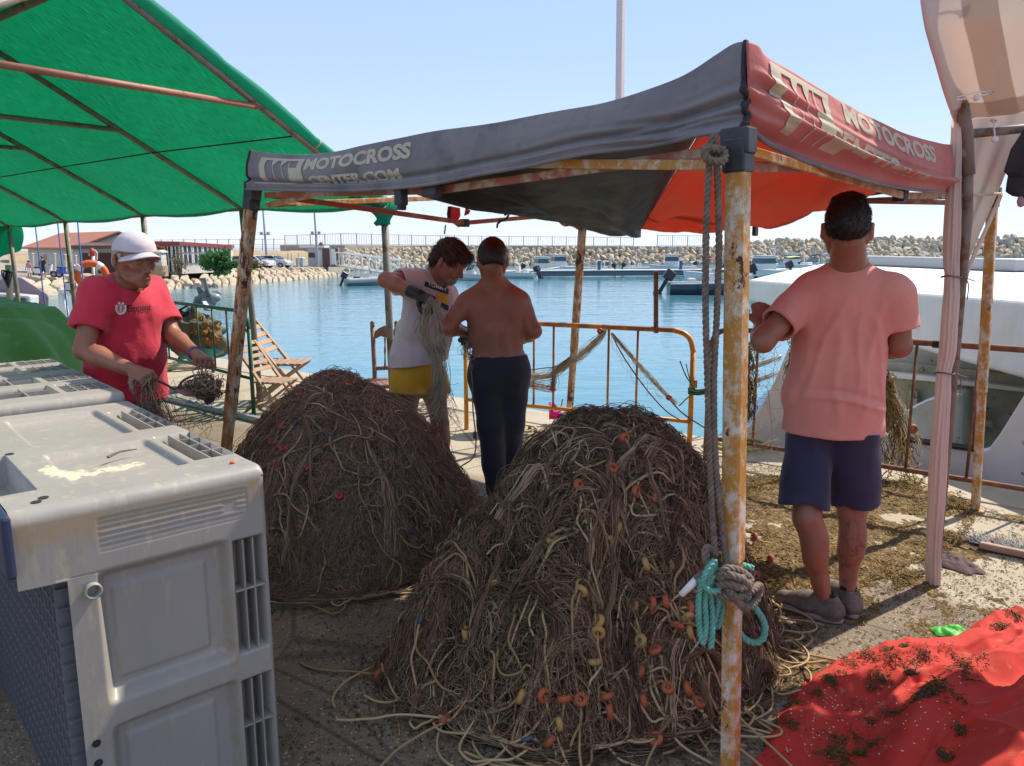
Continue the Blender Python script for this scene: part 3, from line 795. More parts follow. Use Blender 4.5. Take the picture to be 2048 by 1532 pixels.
def boat(label, cat, px, py, rz, L_, W_, H_, hullm, kind, group=None, ob=None, Y=None, name='motorboat', n_ob=1, tilt=0.5, extra=None):
 root = thing(name, label, cat, (0, 0, 0), group); H_ *= .82
 vs, fs = hull(L_, W_, H_)
 h_ = MB(); h_.add(vs, fs); h_.obj('hull', hullm, root, smooth=False, bevel=.02)
 d_ = MB(); k = 7; n = 14
 top = [vs[i*k] for i in range(n+1)] + [vs[i*k+6] for i in range(n, -1, -1)]
 dk = [(p[0]*.98, p[1]*.93, H_*(.55 if p[0] < L_*.12 else .98)) for p in top]
 dv = [(vs[i*k][0], vs[i*k][1]*.97, H_*(.5 if vs[i*k][0] < L_*.1 else 1.0) + .2*(i/n)**2*(vs[i*k][0] >= L_*.1)) for i in range(n+1)]
 dv += [(p[0], -p[1], p[2]) for p in dv]
 d_.add(dv, [(i, i+1, n+2+i, n+1+i) for i in range(n)]); d_.obj('deck', M['gel'] if kind != 'rib' else M['gelgrey'], root)
 g = MB(); rail = [Vector(vs[i*k]) for i in range(n+1)]; g.tube(rail, .05 if kind != 'rib' else .24, 8); g.tube([Vector((p.x, -p.y, p.z)) for p in rail], .05 if kind != 'rib' else .24, 8)
 g.obj('inflatable_tube' if kind == 'rib' else 'gunwale', M['gelgrey'] if kind == 'rib' else M['gel'], root, smooth=True)
 if kind in ('open', 'rib'):
  c_ = MB(); c_.box((-.05*L_, 0, H_+.25), (.6, .7, .9), taper=.75); c_.obj('console', M['gel'], root, bevel=.05)
  c_ = MB(); c_.box((-.25*L_, 0, H_+.1), (.5, W_*.5, .5)); c_.obj('seat', M['navy'] if kind == 'rib' else M['gel'], root, bevel=.05)
  c_ = MB(); c_.box((.03*L_, 0, H_+.8), (.05, .6, .4), Matrix.Rotation(-.4, 3, 'Y')); c_.obj('windscreen', M['acry'], root)
 if kind == 'cabin':
  c_ = MB(); c_.box((.02*L_, 0, H_+.75), (.34*L_, W_*.70, 1.5), taper=.80); o = c_.obj('cabin', M['gel'], root, bevel=.08, seg=3)
  c_ = MB(); c_.box((.02*L_, 0, H_+1.02), (.345*L_*.92, W_*.71*.91, .55), taper=.90); c_.obj('cabin_windows', M['acry'], o)
  c_ = MB(); c_.box((.0, 0, H_+1.54), (.36*L_, W_*.62, .09)); c_.obj('cabin_roof', M['gel'], o, bevel=.02)
 if kind == 'bimini':
  c_ = MB(); c_.box((.1*L_, 0, H_+.2), (.3*L_, W_*.6, .5), taper=.7); c_.obj('foredeck_hump', M['gel'], root, bevel=.08)
  c_ = MB(); c_.extr([(.1*L_, -W_*.33, H_+.4), (-.02*L_, -W_*.3, H_+.95), (-.02*L_, W_*.3, H_+.95), (.1*L_, W_*.33, H_+.4)], (-.04, 0, .04)); c_.obj('windscreen', M['acry'], root)
  c_ = MB(); c_.grid(lambda u, v: (-.42*L_+u*.36*L_, (v-.5)*W_*.85, H_+1.35-.12*(2*v-1)**2+.05*math.sin(u*6)), 8, 8); c_.obj('canopy', extra or M['bluecv'], root, smooth=True, thick=.02)
  c_ = MB()
  for u in (-.4, -.08):
   for sd in (-1, 1): c_.tube([(u*L_, sd*W_*.42, H_+1.2), ((u+.1)*L_, sd*W_*.42, H_)], .025, 6)
  c_.obj('canopy_frame', M['steel'], root)
 if kind != 'rib':
  c_ = MB(); pts = [Vector((vs[i*k][0], vs[i*k][1]*.9, vs[i*k][2]+.38)) for i in range(8, n+1)]
  c_.tube(pts, .02, 6); c_.tube([Vector((p.x, -p.y, p.z)) for p in pts], .02, 6)
  for p in pts[::2]:
   for sd in (1, -1): c_.tube([(p.x, sd*p.y, p.z), (p.x, sd*p.y, p.z-.4)], .015, 5)
  c_.obj('bow_rail', M['steel'], root)
 if kind != 'rib':
  c_ = MB(); c_.tube([(-.1*L_, W_*.2, H_), (-.14*L_, W_*.2, H_+2.0+.25*W_)], .022, 6); c_.obj('antenna', M['frame'], root)
  for fx in (-.2, .15):
   c_ = MB(); c_.tube([(fx*L_, -W_*.53, H_*.8), (fx*L_, -W_*.53, H_*.35)], .09, 8); c_.obj('fender', M['navy'], root, smooth=True)
 for j in range(n_ob): outboard(root, -L_/2-.08, (j-(n_ob-1)/2)*.6, H_*.8+.1, 1.25 if L_ < 6 else 1.7, tilt*.7)
 p = G(px, py, WZ) if Y is None else P(px, 0, Y)
 root.location = (p.x, p.y, WZ); root.rotation_euler = (0, 0, rz)
 return root
g1 = 'small boats moored along the pontoon'
boat('grey inflatable boat with a tilted outboard near the gangway', 'boat', 738, 570, R(20), 4.2, 1.9, .5, M['gelgrey'], 'rib', name='inflatable_boat')
boat('white boat with bright blue canvas screens behind the two men', 'boat', 945, 560, R(150), 4.6, 1.9, .7, M['gel'], 'bimini', name='motorboat')
boat('open white boat with dark outboards right of the shirtless man', 'boat', 1032, 556, R(160), 4.6, 2.0, .7, M['gel'], 'open', n_ob=2)
boat('white boat with a small pilothouse beyond the pontoon', 'boat', 1118, 545, R(200), 5.2, 2.2, .9, M['gel'], 'cabin', name='cabin_boat')
boat('small white boat with a covered motor seen behind the middle of the pontoon', 'boat', 1283, 543, R(10), 5.0, 2.0, .55, M['gel'], 'open')
boat('small open boat moored just right of the far gazebo leg behind the pontoon', 'boat', 1196, 544, R(175), 4.0, 1.7, .45, M['gel'], 'open')
boat('dark-hulled speedboat with a black outboard, nearest of the moored boats', 'boat', 1428, 588, R(-4), 6.6, 2.4, .95, mat('dark_hull', (.05, .06, .09), .35, (.06, .07, .1), 2), 'open', tilt=.7, name='speedboat')
boat('white boat with a blue canopy behind the hanging ropes', 'boat', 1436, 566, R(165), 6.0, 2.4, 1.0, M['gel'], 'bimini', extra=M['bluecv'])
boat('white cruiser with tinted windscreen right of the rusty leg', 'boat', 1528, 556, R(200), 6.4, 2.5, 1.0, M['gel'], 'cabin', name='cabin_boat')
boat('white motorboat with a yellowish canopy behind the man in the salmon shirt', 'boat', 1560, 545, R(190), 5.5, 2.2, .9, M['gel'], 'bimini', extra=mat('yellow_canvas', (.6, .5, .15), .8))
boat('sport cruiser with a dark sloping windscreen beside the raised hand', 'boat', 1625, 548, R(205), 7.0, 2.6, 1.2, M['gel'], 'bimini', extra=M['navy'], name='sport_cruiser')
boat('small white boat with a red cover moored left of the rusty leg', 'boat', 1400, 548, R(170), 4.6, 1.9, .7, M['gel'], 'bimini', extra=M['redp'])
boat('white pilothouse boat moored behind the pontoon left of the blue pedestal by the ropes', 'boat', 1345, 545, R(165), 5.6, 2.2, .9, M['gel'], 'cabin', name='cabin_boat')
boat('small white boat with a blue canopy moored just right of the hanging ropes', 'boat', 1480, 548, R(15), 5.0, 2.0, .8, M['gel'], 'bimini', extra=M['bluecv'])
boat('white cabin boat half hidden by the raised fist', 'boat', 1585, 540, R(190), 6.2, 2.3, 1.0, M['gel'], 'cabin', name='cabin_boat')
boat('small white cabin boat seen between the shirtless man and the far gazebo leg', 'boat', 1082, 548, R(20), 4.6, 1.9, .7, M['gel'], 'cabin', name='cabin_boat')
M['whitehull'] = mat('dirty_white_paint', (.74, .72, .70), .5, (.62, .58, .54), 1.6, col3=(.16, .13, .09), scale3=9, lo3=.66, hi3=.72, bump=.1, bscale=20)
M['roofwhite'] = mat('white_roof_paint', (.80, .78, .74), .55, (.74, .70, .64), 2.5, col3=(.45, .40, .33), scale3=5, lo3=.68, hi3=.8, stretch=(1, 4, 1))
M['olive'] = mat('weathered_deck_paint', (.30, .29, .20), .8, (.42, .41, .33), 5, col3=(.12, .11, .07), scale3=14, lo3=.6, hi3=.68, bump=.2, bscale=30)
M['tar'] = mat('black_rubber', (.02, .018, .015), .9)
fb = thing('fishing_boat', 'large white fishing boat moored behind the rusty barrier', 'boat', (4.5, 7, WZ))
zr = 1.2
c0, c1 = Vector((2.80, 9.2, zr)), Vector((3.72, 5.6, zr)); c2 = c1 + (c1-c0)*.75
poly = [c0, c1, c2, Vector((13, 4, zr)), Vector((17, 24, zr)), Vector((11, 25, zr)), Vector((4.5, 12.7, zr))]
m1 = MB(); n = len(poly)
bot = []
for i, p in enumerate(poly):
 zb = {0: .95, 1: .64, 2: .42}.get(i, .8); bot.append(Vector((p.x, p.y, zb)))
m1.add(poly+bot, [tuple(range(n)), tuple(range(2*n-1, n-1, -1))] + [(i, n+i, n+(i+1) % n, (i+1) % n) for i in range(n)])
m1.obj('cabin_roof', M['roofwhite'], fb, bevel=.04, seg=3)
m1 = MB()
e0, e1 = Vector((4.6, 12.7, zr+.05)), Vector((11, 24.6, zr+.05)); 
ea = G(1640, 518, zr+.1)
m1.beam(G(1690, 519, zr+.1), G(2060, 531, zr+.1), .5, .18)
m1.obj('roof_rail', M['gelgrey'], fb, bevel=.03)
def wallpoly(pts_px, a, b, th=.06, rev=False):
 pts = [onplane(x, y, a, b) for x, y in pts_px]
 nrm = Vector((b[1]-a[1], -(b[0]-a[0]), 0)).normalized()
 if nrm.y < 0: nrm = -nrm
 return pts, nrm*th
qa, qb = Vector((1.2, 6.95, 0)), Vector((4.6, 4.27, 0))
def offs(k): return qa + nq*k, qb + nq*k
def bul(name, pts, k, mm, th=.07, bevel=.012):
 a, b_ = offs(k); pp, nv = wallpoly(pts, a, b_, th)
 m1 = MB(); m1.extr(pp, nv); return m1.obj(name, mm, fb, bevel=bevel)
bul('bulwark', [(1474, 866), (1500, 850), (1545, 770), (1590, 664), (1604, 640), (1650, 640), (1700, 700), (1768, 866), (1812, 883), (1955, 903), (1978, 898), (2000, 868), (2052, 785), (2300, 640), (2300, 1300), (1474, 1100)], .05, M['whitehull'], .08)
bul('inner_wall', [(1740, 722), (1850, 728), (2200, 768), (2200, 1000), (1740, 1000)], 1.25, M['olive'], .06)
bul('cabin_side', [(1690, 640), (2300, 720), (2300, 790), (2050, 757), (1850, 731), (1690, 715)], 1.5, M['whitehull'], .1)
bul('ledge', [(1740, 742), (1850, 752), (2060, 778), (2060, 786), (1850, 762), (1740, 752)], 1.1, M['whitehull'], .12, .005)
bul('inner_frame', [(1818, 780), (1834, 782), (1838, 880), (1822, 880)], 1.16, M['olive'], .07, .006)
bul('inner_frame', [(1908, 790), (1918, 791), (1910, 900), (1898, 900)], 1.12, M['whitehull'], .09, .006)
bul('inner_shelf', [(1915, 834), (1985, 842), (1985, 858), (1915, 850)], 1.12, M['olive'], .09, .006)
bul('gunwale_rubber', [(1812, 884), (1870, 893), (1955, 905), (1955, 900), (1870, 888), (1812, 879)], .03, M['tar'], .13, .004)
m1 = MB(); a, b_ = offs(.1); a2, b2 = offs(4.0); m1.add([Vector((p.x, p.y, -.75)) for p in (a, b_, b2, a2)], [(0, 1, 2, 3)]); m1.obj('deck', M['olive'], fb)
m1 = MB(); a, b_ = offs(.06); a = a + (a-b_)*.12; b_ = b_ + (b_-a)*.6; a2, b2 = offs(5.5)
m1.add([Vector((p.x, p.y, z)) for z in (WZ-.3, -.74) for p in (a, b_, b2, a2+(b_-a)*.2)], [(0,1,5,4), (1,2,6,5), (2,3,7,6), (3,0,4,7), (0,3,2,1)]); m1.obj('hull', M['whitehull'], fb)
M['tender'] = mat('cream_fibreglass', (.50, .50, .42), .5, (.40, .40, .33), 4, col3=(.1, .09, .06), scale3=16, lo3=.67, hi3=.72)
td = thing('dinghy', 'upturned cream dinghy stowed inside the white fishing boat', 'dinghy', onplane(1860, 860, *offs(.8)))
a, b_ = offs(.75)
prf = [(1788, 868), (1792, 850), (1806, 832), (1830, 814), (1860, 800), (1890, 792), (1925, 788), (1925, 905), (1900, 900), (1850, 890), (1792, 884)]
pp = [onplane(x, y, a, b_) for x, y in prf]
m1 = MB(); m1.extr(pp, nq*.5); m1.obj('shell', M['tender'], td, bevel=.05, seg=3)
m1 = MB(); m1.tube(smooth_pl([p - nq*.02 for p in pp[:7]], 20), .014, 8); m1.obj('rim', M['gel'], td, smooth=True)
m1 = MB(); m1.extr([onplane(x, y, a - nq*.04, b_ - nq*.04) for x, y in ((1872, 888), (1885, 820), (1892, 800), (1888, 891))], nq*.05); m1.obj('stiffener', M['gel'], td)
ld = thing('boarding_ladder', 'small weathered metal ladder rail at the bow of the white fishing boat', 'ladder', onplane(1498, 840, *offs(.3)))
m1 = MB(); a, b_ = offs(.3); Q_ = lambda x, y: onplane(x, y, a, b_)
m1.tube([Q_(1490, 840), Q_(1494, 760), Q_(1500, 690), Q_(1512, 640)], .014, 8); m1.tube([Q_(1513, 722), Q_(1516, 640)], .012, 8)
for y0 in (736, 766): m1.tube([Q_(1494, y0), Q_(1562, y0-24)], .012, 8); m1.tube([Q_(1494, y0+5), Q_(1562, y0-19)], .009, 8)
m1.obj('rails', M['steel'], ld, smooth=True)
lb = thing('moored_boat', 'mauve and white boat moored at the far left behind the green mound', 'boat', (-10, 15, WZ))
m1 = MB()
def hl(x, y, Yd): return P(x, y, Yd)
m1.extr([hl(-200, 560, 15), hl(0, 560, 15), hl(20, 548, 15), hl(45, 556, 15), hl(98, 590, 15), hl(98, 640, 15), hl(-200, 700, 15)], (-1.25, 1.8, 0))
m1.obj('hull', mat('mauve_paint', (.22, .17, .22), .5), lb, bevel=.05)
m1 = MB(); m1.extr([hl(-100, 584, 14.6), hl(20, 588, 14.6), hl(60, 592, 14.6), hl(60, 640, 14.6), hl(-100, 640, 14.6)], (0, .3, 0)); m1.obj('cabin', M['gel'], lb, bevel=.03)
m1 = MB(); m1.extr([hl(-60, 592, 14.55), hl(50, 596, 14.55), hl(50, 612, 14.55), hl(-60, 612, 14.55)], (0, .04, 0)); m1.obj('window', M['acry'], lb)
m1 = MB(); m1.tube([hl(146, 545, 14), hl(144, 582, 14), hl(134, 586, 14)], .035, 8)
m1 = MB(); m1.tube([hl(118, 583, 14.5), hl(165, 587, 14.5)], .05, 8); m1.tube([hl(122, 584, 14.5), hl(131, 622, 14.5), hl(131, 690, 14.5)], .055, 8); m1.obj('arch', M['frame'], lb, smooth=True)
fl = thing('floodlight', 'square floodlight on the white arch left of the man in red', 'floodlight', hl(141, 574, 14.4))
m1 = MB(); cc = hl(141, 573, 14.4); m1.box(cc, (.17, .07, .17), Matrix.Rotation(.08, 3, 'Y')); m1.obj('housing', M['blk'], fl, bevel=.01)
m1 = MB(); m1.box(cc+Vector((0, -.04, 0)), (.135, .012, .13), Matrix.Rotation(.08, 3, 'Y')); m1.obj('glass', mat('lamp_glass', (.55, .58, .6), .2), fl)
m1 = MB(); m1.tube([cc-Vector((0, 0, .13)), cc], .02, 6); m1.obj('bracket', M['blk'], fl)
M['orange'] = mat('lifebuoy_orange', (.72, .12, .03), .55, (.62, .10, .03), 8)
M['bwhite'] = mat('buoy_white', (.75, .73, .70), .6)
ly = thing('lifebuoy', 'orange lifebuoy with white bands behind the shoulder of the man in red', 'lifebuoy', P(182, 547, 11.6))
cc = P(183, 550, 11.6); m1 = MB()
tp = lambda a, r_: cc + Vector((math.cos(a)*r_, .08*math.cos(a), math.sin(a)*r_))
m1.tube([tp(a*math.pi/20, .172) for a in range(40)], .052, 12, closed=True); m1.obj('ring', M['orange'], ly, smooth=True)
for a0 in (.7, 2.3, 3.9, 5.5):
 m1 = MB(); m1.tube([tp(a0 + k*.07, .172) for k in range(7)], .0545, 12); m1.obj('band', M['bwhite'], ly, smooth=True)
TV, TT = text_mesh('PT CARBO', .055, .001, .02)
m1 = MB(); vs = []
for x, y in TV:
 a = 2.25 - x/.172*.78; rr_ = .152 + y; q_ = tp(a, rr_); vs.append(q_ + Vector((0, -.048 + .3*(rr_-.172)**2, 0)))
m1.add(vs, TT); m1.obj('lettering', M['bwhite'], ly)
lp = thing('lifebuoy_post', 'thin white hooped post holding the lifebuoy at the quay edge', 'post', P(186, 560, 11.75))
m1 = MB(); bs_ = P(187, 560, 11.75); m1.tube([Vector((bs_.x, bs_.y, 0)), bs_, P(186, 512, 11.75)], .022, 8)
m1.tube(smooth_pl([P(178, 512, 11.75), P(180, 503, 11.75), P(188, 500, 11.75), P(194, 506, 11.75), P(194, 520, 11.75)], 16), .008, 6); m1.obj('pole', M['frame'], lp, smooth=True)
m1 = MB(); m1.lathe([(.01, 0), (.035, .01), (.04, .05), (.03, .1), (.01, .12)], P(185, 512, 11.75)); m1.obj('lantern', M['redp'], lp, smooth=True)
wp = thing('mooring_post', 'pale pole with dark cords tied round it at the far left', 'post', P(18, 585, 9))
m1 = MB(); m1.tube([P(20, 600, 9), P(17, 530, 9)], .036, 10); m1.obj('pole', M['cream'], wp, smooth=True)
m1 = MB()
for k in range(6):
 a = P(4+k*4, 541+(k % 3)*3, 8.95); m1.tube(smooth_pl([P(18, 545, 8.95), a, P(6+k*2, 556+k*4, 8.95)], 8), .008, 5)
m1.obj('cords', M['blk'], wp)
def sstep(x, a, b):
 t = np.clip((x-a)/(b-a), 0, 1); return t*t*(3-2*t)
def sb(x, a, b, s): return sstep(x, a-s/2, a+s/2)*(1-sstep(x, b-s/2, b+s/2))
def gridmesh(name, Pf, nu, nv, mats, parent=None, attrs=None, **kw):
 """Pf(U,V arrays)->(x,y,z) arrays; regular grid"""
 u, v = np.meshgrid(np.linspace(0, 1, nu+1), np.linspace(0, 1, nv+1))
 r_ = Pf(u, v); X, Y, Z = r_[:3]
 V = np.stack([X, Y, Z], -1).reshape(-1, 3)
 i = np.arange((nu+1)*(nv+1)).reshape(nv+1, nu+1)
 Q = np.stack([i[:-1, :-1], i[:-1, 1:], i[1:, 1:], i[1:, :-1]], -1).reshape(-1, 4)
 at = {k: f.reshape(-1) for k, f in r_[3].items()} if len(r_) > 3 else None
 return npmesh(name, V, Q, mats, parent, True, at, **kw)
class VN:
 """cheap smooth value noise on arrays"""
 def __init__(s, seed=0): s.t = np.random.RandomState(seed).rand(64, 64, 64).astype(np.float32)
 def __call__(s, x, y, z=0.0):
  x, y, z = np.broadcast_arrays(np.asarray(x, float), np.asarray(y, float), np.asarray(z, float))
  xi, yi, zi = np.floor(x).astype(int), np.floor(y).astype(int), np.floor(z).astype(int)
  fx, fy, fz = x-xi, y-yi, z-zi
  fx, fy, fz = fx*fx*(3-2*fx), fy*fy*(3-2*fy), fz*fz*(3-2*fz)
  g = lambda a, b, c: s.t[a & 63, b & 63, c & 63]
  l = lambda a, b, t: a + (b-a)*t
  return l(l(l(g(xi,yi,zi), g(xi+1,yi,zi), fx), l(g(xi,yi+1,zi), g(xi+1,yi+1,zi), fx), fy),
                 l(l(g(xi,yi,zi+1), g(xi+1,yi,zi+1), fx), l(g(xi,yi+1,zi+1), g(xi+1,yi+1,zi+1), fx), fy), fz)*2-1
vn = VN(3)
def fbm(x, y, z=0.0, o=4):
 r_ = 0; a = .5
 for k in range(o): r_ = r_ + a*vn(x*2**k+k*7.3, y*2**k+k*3.1, np.asarray(z)*2**k); a *= .5
 return r_
# =============================== gazebo ===============================
M['rustpaint'] = mat('rusty_white_paint', (.62, .56, .45), .55, (.48, .22, .035), 17, 14, .41, .53, bump=.35, bscale=60, col3=(.075, .03, .02), scale3=9, lo3=.62, hi3=.65, bdist=.004, r3=.8, stretch=(1, 1, .75), nr=.78)
M['rustheavy'] = mat('heavy_rust_paint', (.56, .48, .36), .6, (.36, .16, .045), 15, 14, .41, .54, bump=.5, bscale=60, col3=(.07, .03, .022), scale3=9, lo3=.56, hi3=.58, bdist=.004, r3=.8, stretch=(1, 1, .6), nr=.76)
M['redoxide'] = mat('primer_red_bar', (.38, .13, .09), .6, (.50, .40, .30), 9, 5, .52, .62, col3=(.12, .05, .03), scale3=30, lo3=.64, hi3=.68)
M['bracket'] = mat('black_plastic', (.02, .022, .028), .45, (.05, .05, .055), 20)
M['greycloth'] = mat('faded_black_cloth', (.20, .185, .205), .8, (.27, .25, .25), 3.5, 5, bump=.35, bscale=9, bdist=.02, trans=.12, col3=(.105, .10, .12), scale3=5, lo3=.5, hi3=.75, sheen=.1)
M['redcloth'] = mat('faded_red_cloth', (.64, .18, .16), .8, (.68, .26, .23), 3.0, 5, bump=.3, bscale=9, bdist=.02, trans=.30, sheen=.1)
M['orangecloth'] = mat('orange_red_cloth', (.74, .15, .08), .75, (.66, .22, .16), 2.2, bump=.4, bscale=5, bdist=.05, trans=.40)
M['blackcloth'] = mat('black_roof_cloth', (.011, .013, .016), .55, (.020, .022, .024), 4, bump=.3, bscale=5, bdist=.03, trans=.05)
M['print'] = mat('cream_print', (.68, .60, .46), .8, (.60, .53, .41), 12, trans=.2)
M['piping'] = mat('dark_piping', (.02, .018, .025), .7)
M['torn'] = mat('torn_red_cloth', (.70, .06, .07), .7, (.62, .12, .10), 10, trans=.4)
A_, B_, C_, D_ = Vector((.60, 2.03, 0)), Vector((-1.31, 3.8, 0)), Vector((.62, 6.3, 0)), Vector((2.84, 4.47, 0))
gz = thing('gazebo', 'folding gazebo with a grey and faded red printed valance on rusty legs', 'gazebo', (.7, 4.1, 0))
legs = [('legA', P(1477, 285, 2.03), G(1459, 1592, 0), 'rustpaint', .052), ('legB', P(505, 388, 3.8), G(432, 1112, 0), 'rustheavy', .052),
  ('legC', P(1167, 425, 6.25), G(1136, 872, 0), 'rustheavy', .052), ('legD', P(1986, 388, 4.42), G(1950, 1024, 0), 'rustpaint', .052)]
yaw = math.atan2(.74, -.67)
ydir = Vector((math.cos(R(48)), math.sin(R(48)), 0))
for nm, t_, b_, mm, wd in legs:
 m1 = MB(); b_ = b_ + Vector((0, 0, .02)); j = lerp(b_, t_, .42)
 m1.beam(b_, j, wd*.86, wd*.86, ydir); lo = m1.obj('leg', M[mm], gz, bevel=.006)
 m1 = MB(); m1.beam(j - (t_-b_).normalized()*.06, t_, wd, wd, ydir); m1.obj('upper_leg', M[mm], lo, bevel=.007)
 x, y, d = basis(t_-b_, ydir)
 m1 = MB()
 for sx, ax in ((1, x), (-1, x), (1, y), (-1, y)):
  o_ = ax*sx*(wd/2+.0008); oth = y if ax is x else x
  k0 = lerp(b_, t_, .45); k1 = lerp(b_, t_, .99)
  nseg = 9
  for k in range(nseg):
   s0, s1 = lerp(k0, k1, (k+.1)/nseg), lerp(k0, k1, (k+.55)/nseg)
   m1.beam(s0 + o_, s1 + o_, .004 if ax is x else .0016, .0016 if ax is x else .004, ydir)
 if nm in ('legB', 'legC'): m1.obj('slots', M['piping'], lo)
 m1 = MB(); m1.box((b_.x, b_.y, .008), (.09, .09, .012), rz=R(48)); m1.obj('foot_plate', M['rustheavy'], lo, bevel=.003)
 m1 = MB(); m1.beam(t_ - d*.075, t_ + d*.01, wd*1.2, wd*1.2, ydir); m1.beam(t_ - d*.03 , t_ + d*.035, wd*1.5, wd*1.1, ydir); m1.obj('corner_bracket', M['bracket'], gz, bevel=.006)
TA, TB, TC, TD = [l_[1] for l_ in legs]
def scissor(a, b, zt, zb, mA, mB_, mid_lift=0.0):
 ctr_ = Vector((.75, 4.15, 0))
 a = a + (Vector((ctr_.x, ctr_.y, a.z)) - a).normalized()*.07; b = b + (Vector((ctr_.x, ctr_.y, b.z)) - b).normalized()*.07
 m_ = (a+b)/2
 p0t, p0b = a + Vector((0, 0, -.005)), a + Vector((0, 0, -.05))
 p1t, p1b = b + Vector((0, 0, -.005)), b + Vector((0, 0, -.05))
 mt, mb_ = Vector((m_.x, m_.y, zt)), Vector((m_.x, m_.y, zb))
 nrm = Vector((b.y-a.y, a.x-b.x, 0)).normalized()*.012
 for (p, q_, s_, mm) in ((p0t, mb_, 1, mA), (p0b, mt, -1, mB_), (p1t, mb_, -1, mA), (p1b, mt, 1, mB_)):
  m1 = MB(); m1.beam(p + nrm*s_, q_ + nrm*s_, .014, .028); m1.obj('scissor_bar', mm, gz, bevel=.003)
 m1 = MB(); m1.box(mb_, (.05, .05, .05), rz=yaw); m1.obj('joint_bracket', M['bracket'], gz, bevel=.006)
 m1 = MB(); m1.box(mt, (.05, .05, .05), rz=yaw); m1.obj('joint_bracket', M['bracket'], gz, bevel=.006)
 return mt, mb_
mAB = scissor(TB, TA, 1.90, P(870, 385, 2.95).z if False else 1.80, M['redoxide'], M['rustpaint'])
mAD = scissor(TA, TD, 1.90, 1.80, M['rustpaint'], M['redoxide'])
mBC = scissor(TB, TC, 1.90, P(905, 446, 5.0).z, M['redoxide'], M['rustpaint'])
mCD = scissor(TC, TD, 1.90, 1.86, M['rustpaint'], M['redoxide'])
C0 = P(1282, 458, 4.12)
for mt, mb_ in (mAB, mAD, mBC, mCD):
 m1 = MB(); m1.beam(mt + Vector((0, 0, -.01)), lerp(mt, C0 + Vector((0, 0, .32)), .92), .014, .028); m1.obj('roof_bar', M['redoxide'], gz, bevel=.003)
m1 = MB(); m1.beam(C0 + Vector((-.12, .02, .25)), P(1243, -40, 4.12), .036, .036, ydir); m1.obj('centre_pole', M['frame'], gz, bevel=.004)
def edge3(px, a, b): return [onplane(x, y, a, b) for x, y in px]
nAB = Vector((B_.y-A_.y, A_.x-B_.x, 0)).normalized(); nAB = -nAB if nAB.y > 0 else nAB
nAD = Vector((D_.y-A_.y, A_.x-D_.x, 0)).normalized(); nAD = -nAD if nAD.y > 0 else nAD
topAB = edge3([(503, 301), (540, 306), (600, 309), (660, 305), (720, 292), (800, 275), (870, 261), (980, 247), (1100, 225), (1210, 205), (1300, 178), (1370, 150), (1430, 110), (1465, 88), (1491, 82)], B_, A_)
botAB = edge3([(498, 378), (600, 381), (700, 382), (800, 376), (870, 368), (960, 350), (1060, 333), (1170, 310), (1260, 298), (1340, 286), (1400, 273), (1450, 266), (1499, 260)], B_, A_)
topAD = edge3([(1493, 83), (1516, 92), (1530, 112), (1575, 140), (1640, 180), (1700, 213), (1760, 243), (1820, 270), (1880, 287), (1930, 291), (1985, 300)], A_, D_)
botAD = edge3([(1500, 265), (1530, 290), (1570, 308), (1620, 326), (1680, 346), (1740, 364), (1800, 376), (1860, 383), (1915, 386), (1985, 388)], A_, D_)
def arr(pts, n=400):
 s_ = smooth_pl(pts, n); a = np.array([tuple(p) for p in s_])
 return a
def resamp(a, h):  # re-parametrise by horizontal distance
 d = np.hypot(a[:, 0]-a[0, 0], a[:, 1]-a[0, 1]); d = np.maximum.accumulate(d + np.arange(len(d))*1e-9); d /= d[-1]
 return lambda u: np.stack([np.interp(u, d, a[:, k]) for k in range(3)], -1)
tAB, bAB, tAD, bAD = [resamp(arr(e), 1) for e in (topAB, botAB, topAD, botAD)]
def VAB(u, v, lift=0.0):
 T, Bt = tAB(u), bAB(u)
 p = T*(1-v)[..., None] + Bt*v[..., None]
 g = np.exp(-(1-u)*9)
 w = .010*np.sin(v*3.1416)*np.sin(u*9) + .012*fbm(u*6, v*1.2, 1.0) + g*.014*np.sin(v*30 + 3*np.sin(u*18))*sstep(v, .35, .7)
 w = w + .02*np.sin(v*np.pi)*.8 - .03*np.exp(-((v-.74-.05*np.sin(u*5))/.05)**2)*(1-g)*.5 + .016*sstep(v, .8, .86)
 w = w + lift
 return p + np.array(nAB)*w[..., None]
def VAD(u, v, lift=0.0):
 T, Bt = tAD(u), bAD(u)
 p = T*(1-v)[..., None] + Bt*v[..., None]
 g = np.exp(-u*6)
 ridge = .055*np.exp(-((v-(.62+.16*(1-np.exp(-u*3))))/.07)**2)*(1-.5*u)     # the long roll that runs along the cloth
 w = ridge + .022*np.sin(v*np.pi) + .010*fbm(u*7, v*2, 5.0) + g*.022*np.sin(v*24+2)*sstep(v, .2, .45)
 w = w + .018*np.exp(-((v-.3-u*.5)/.05)**2)*np.exp(-u*2.5)
 w = w*sstep(u, 0, .05) + .016*np.sin(v*26)*np.exp(-u*40)*sstep(v, .3, .5)*sstep(u, 0, .004) + lift
 p = p + np.array(nAD)*w[..., None]
 return p
for nm, Vf, mm, nu in (('valance', VAB, 'greycloth', 220), ('valance', VAD, 'redcloth', 220)):
 o = gridmesh(nm, lambda u, v: tuple(np.moveaxis(Vf(u, v), -1, 0)), nu, 60, M[mm], gz, thick=.002)
 tag(o, 'grey printed valance' if mm == 'greycloth' else 'faded red printed valance')
 if mm == 'greycloth': VAo = o
 else: VDo = o
for Vf, par, mm in ((VAB, VAo, 'greycloth'), (VAD, VDo, 'greycloth')):
 us = np.linspace(0, 1, 120)
 for (v0, r_) in ((1.0, .007),):
  p = Vf(us, np.full_like(us, v0)); m1 = MB(); m1.tube([Vector(q_) for q_ in p], r_, 6); m1.obj('hem', M[mm], par, smooth=True)
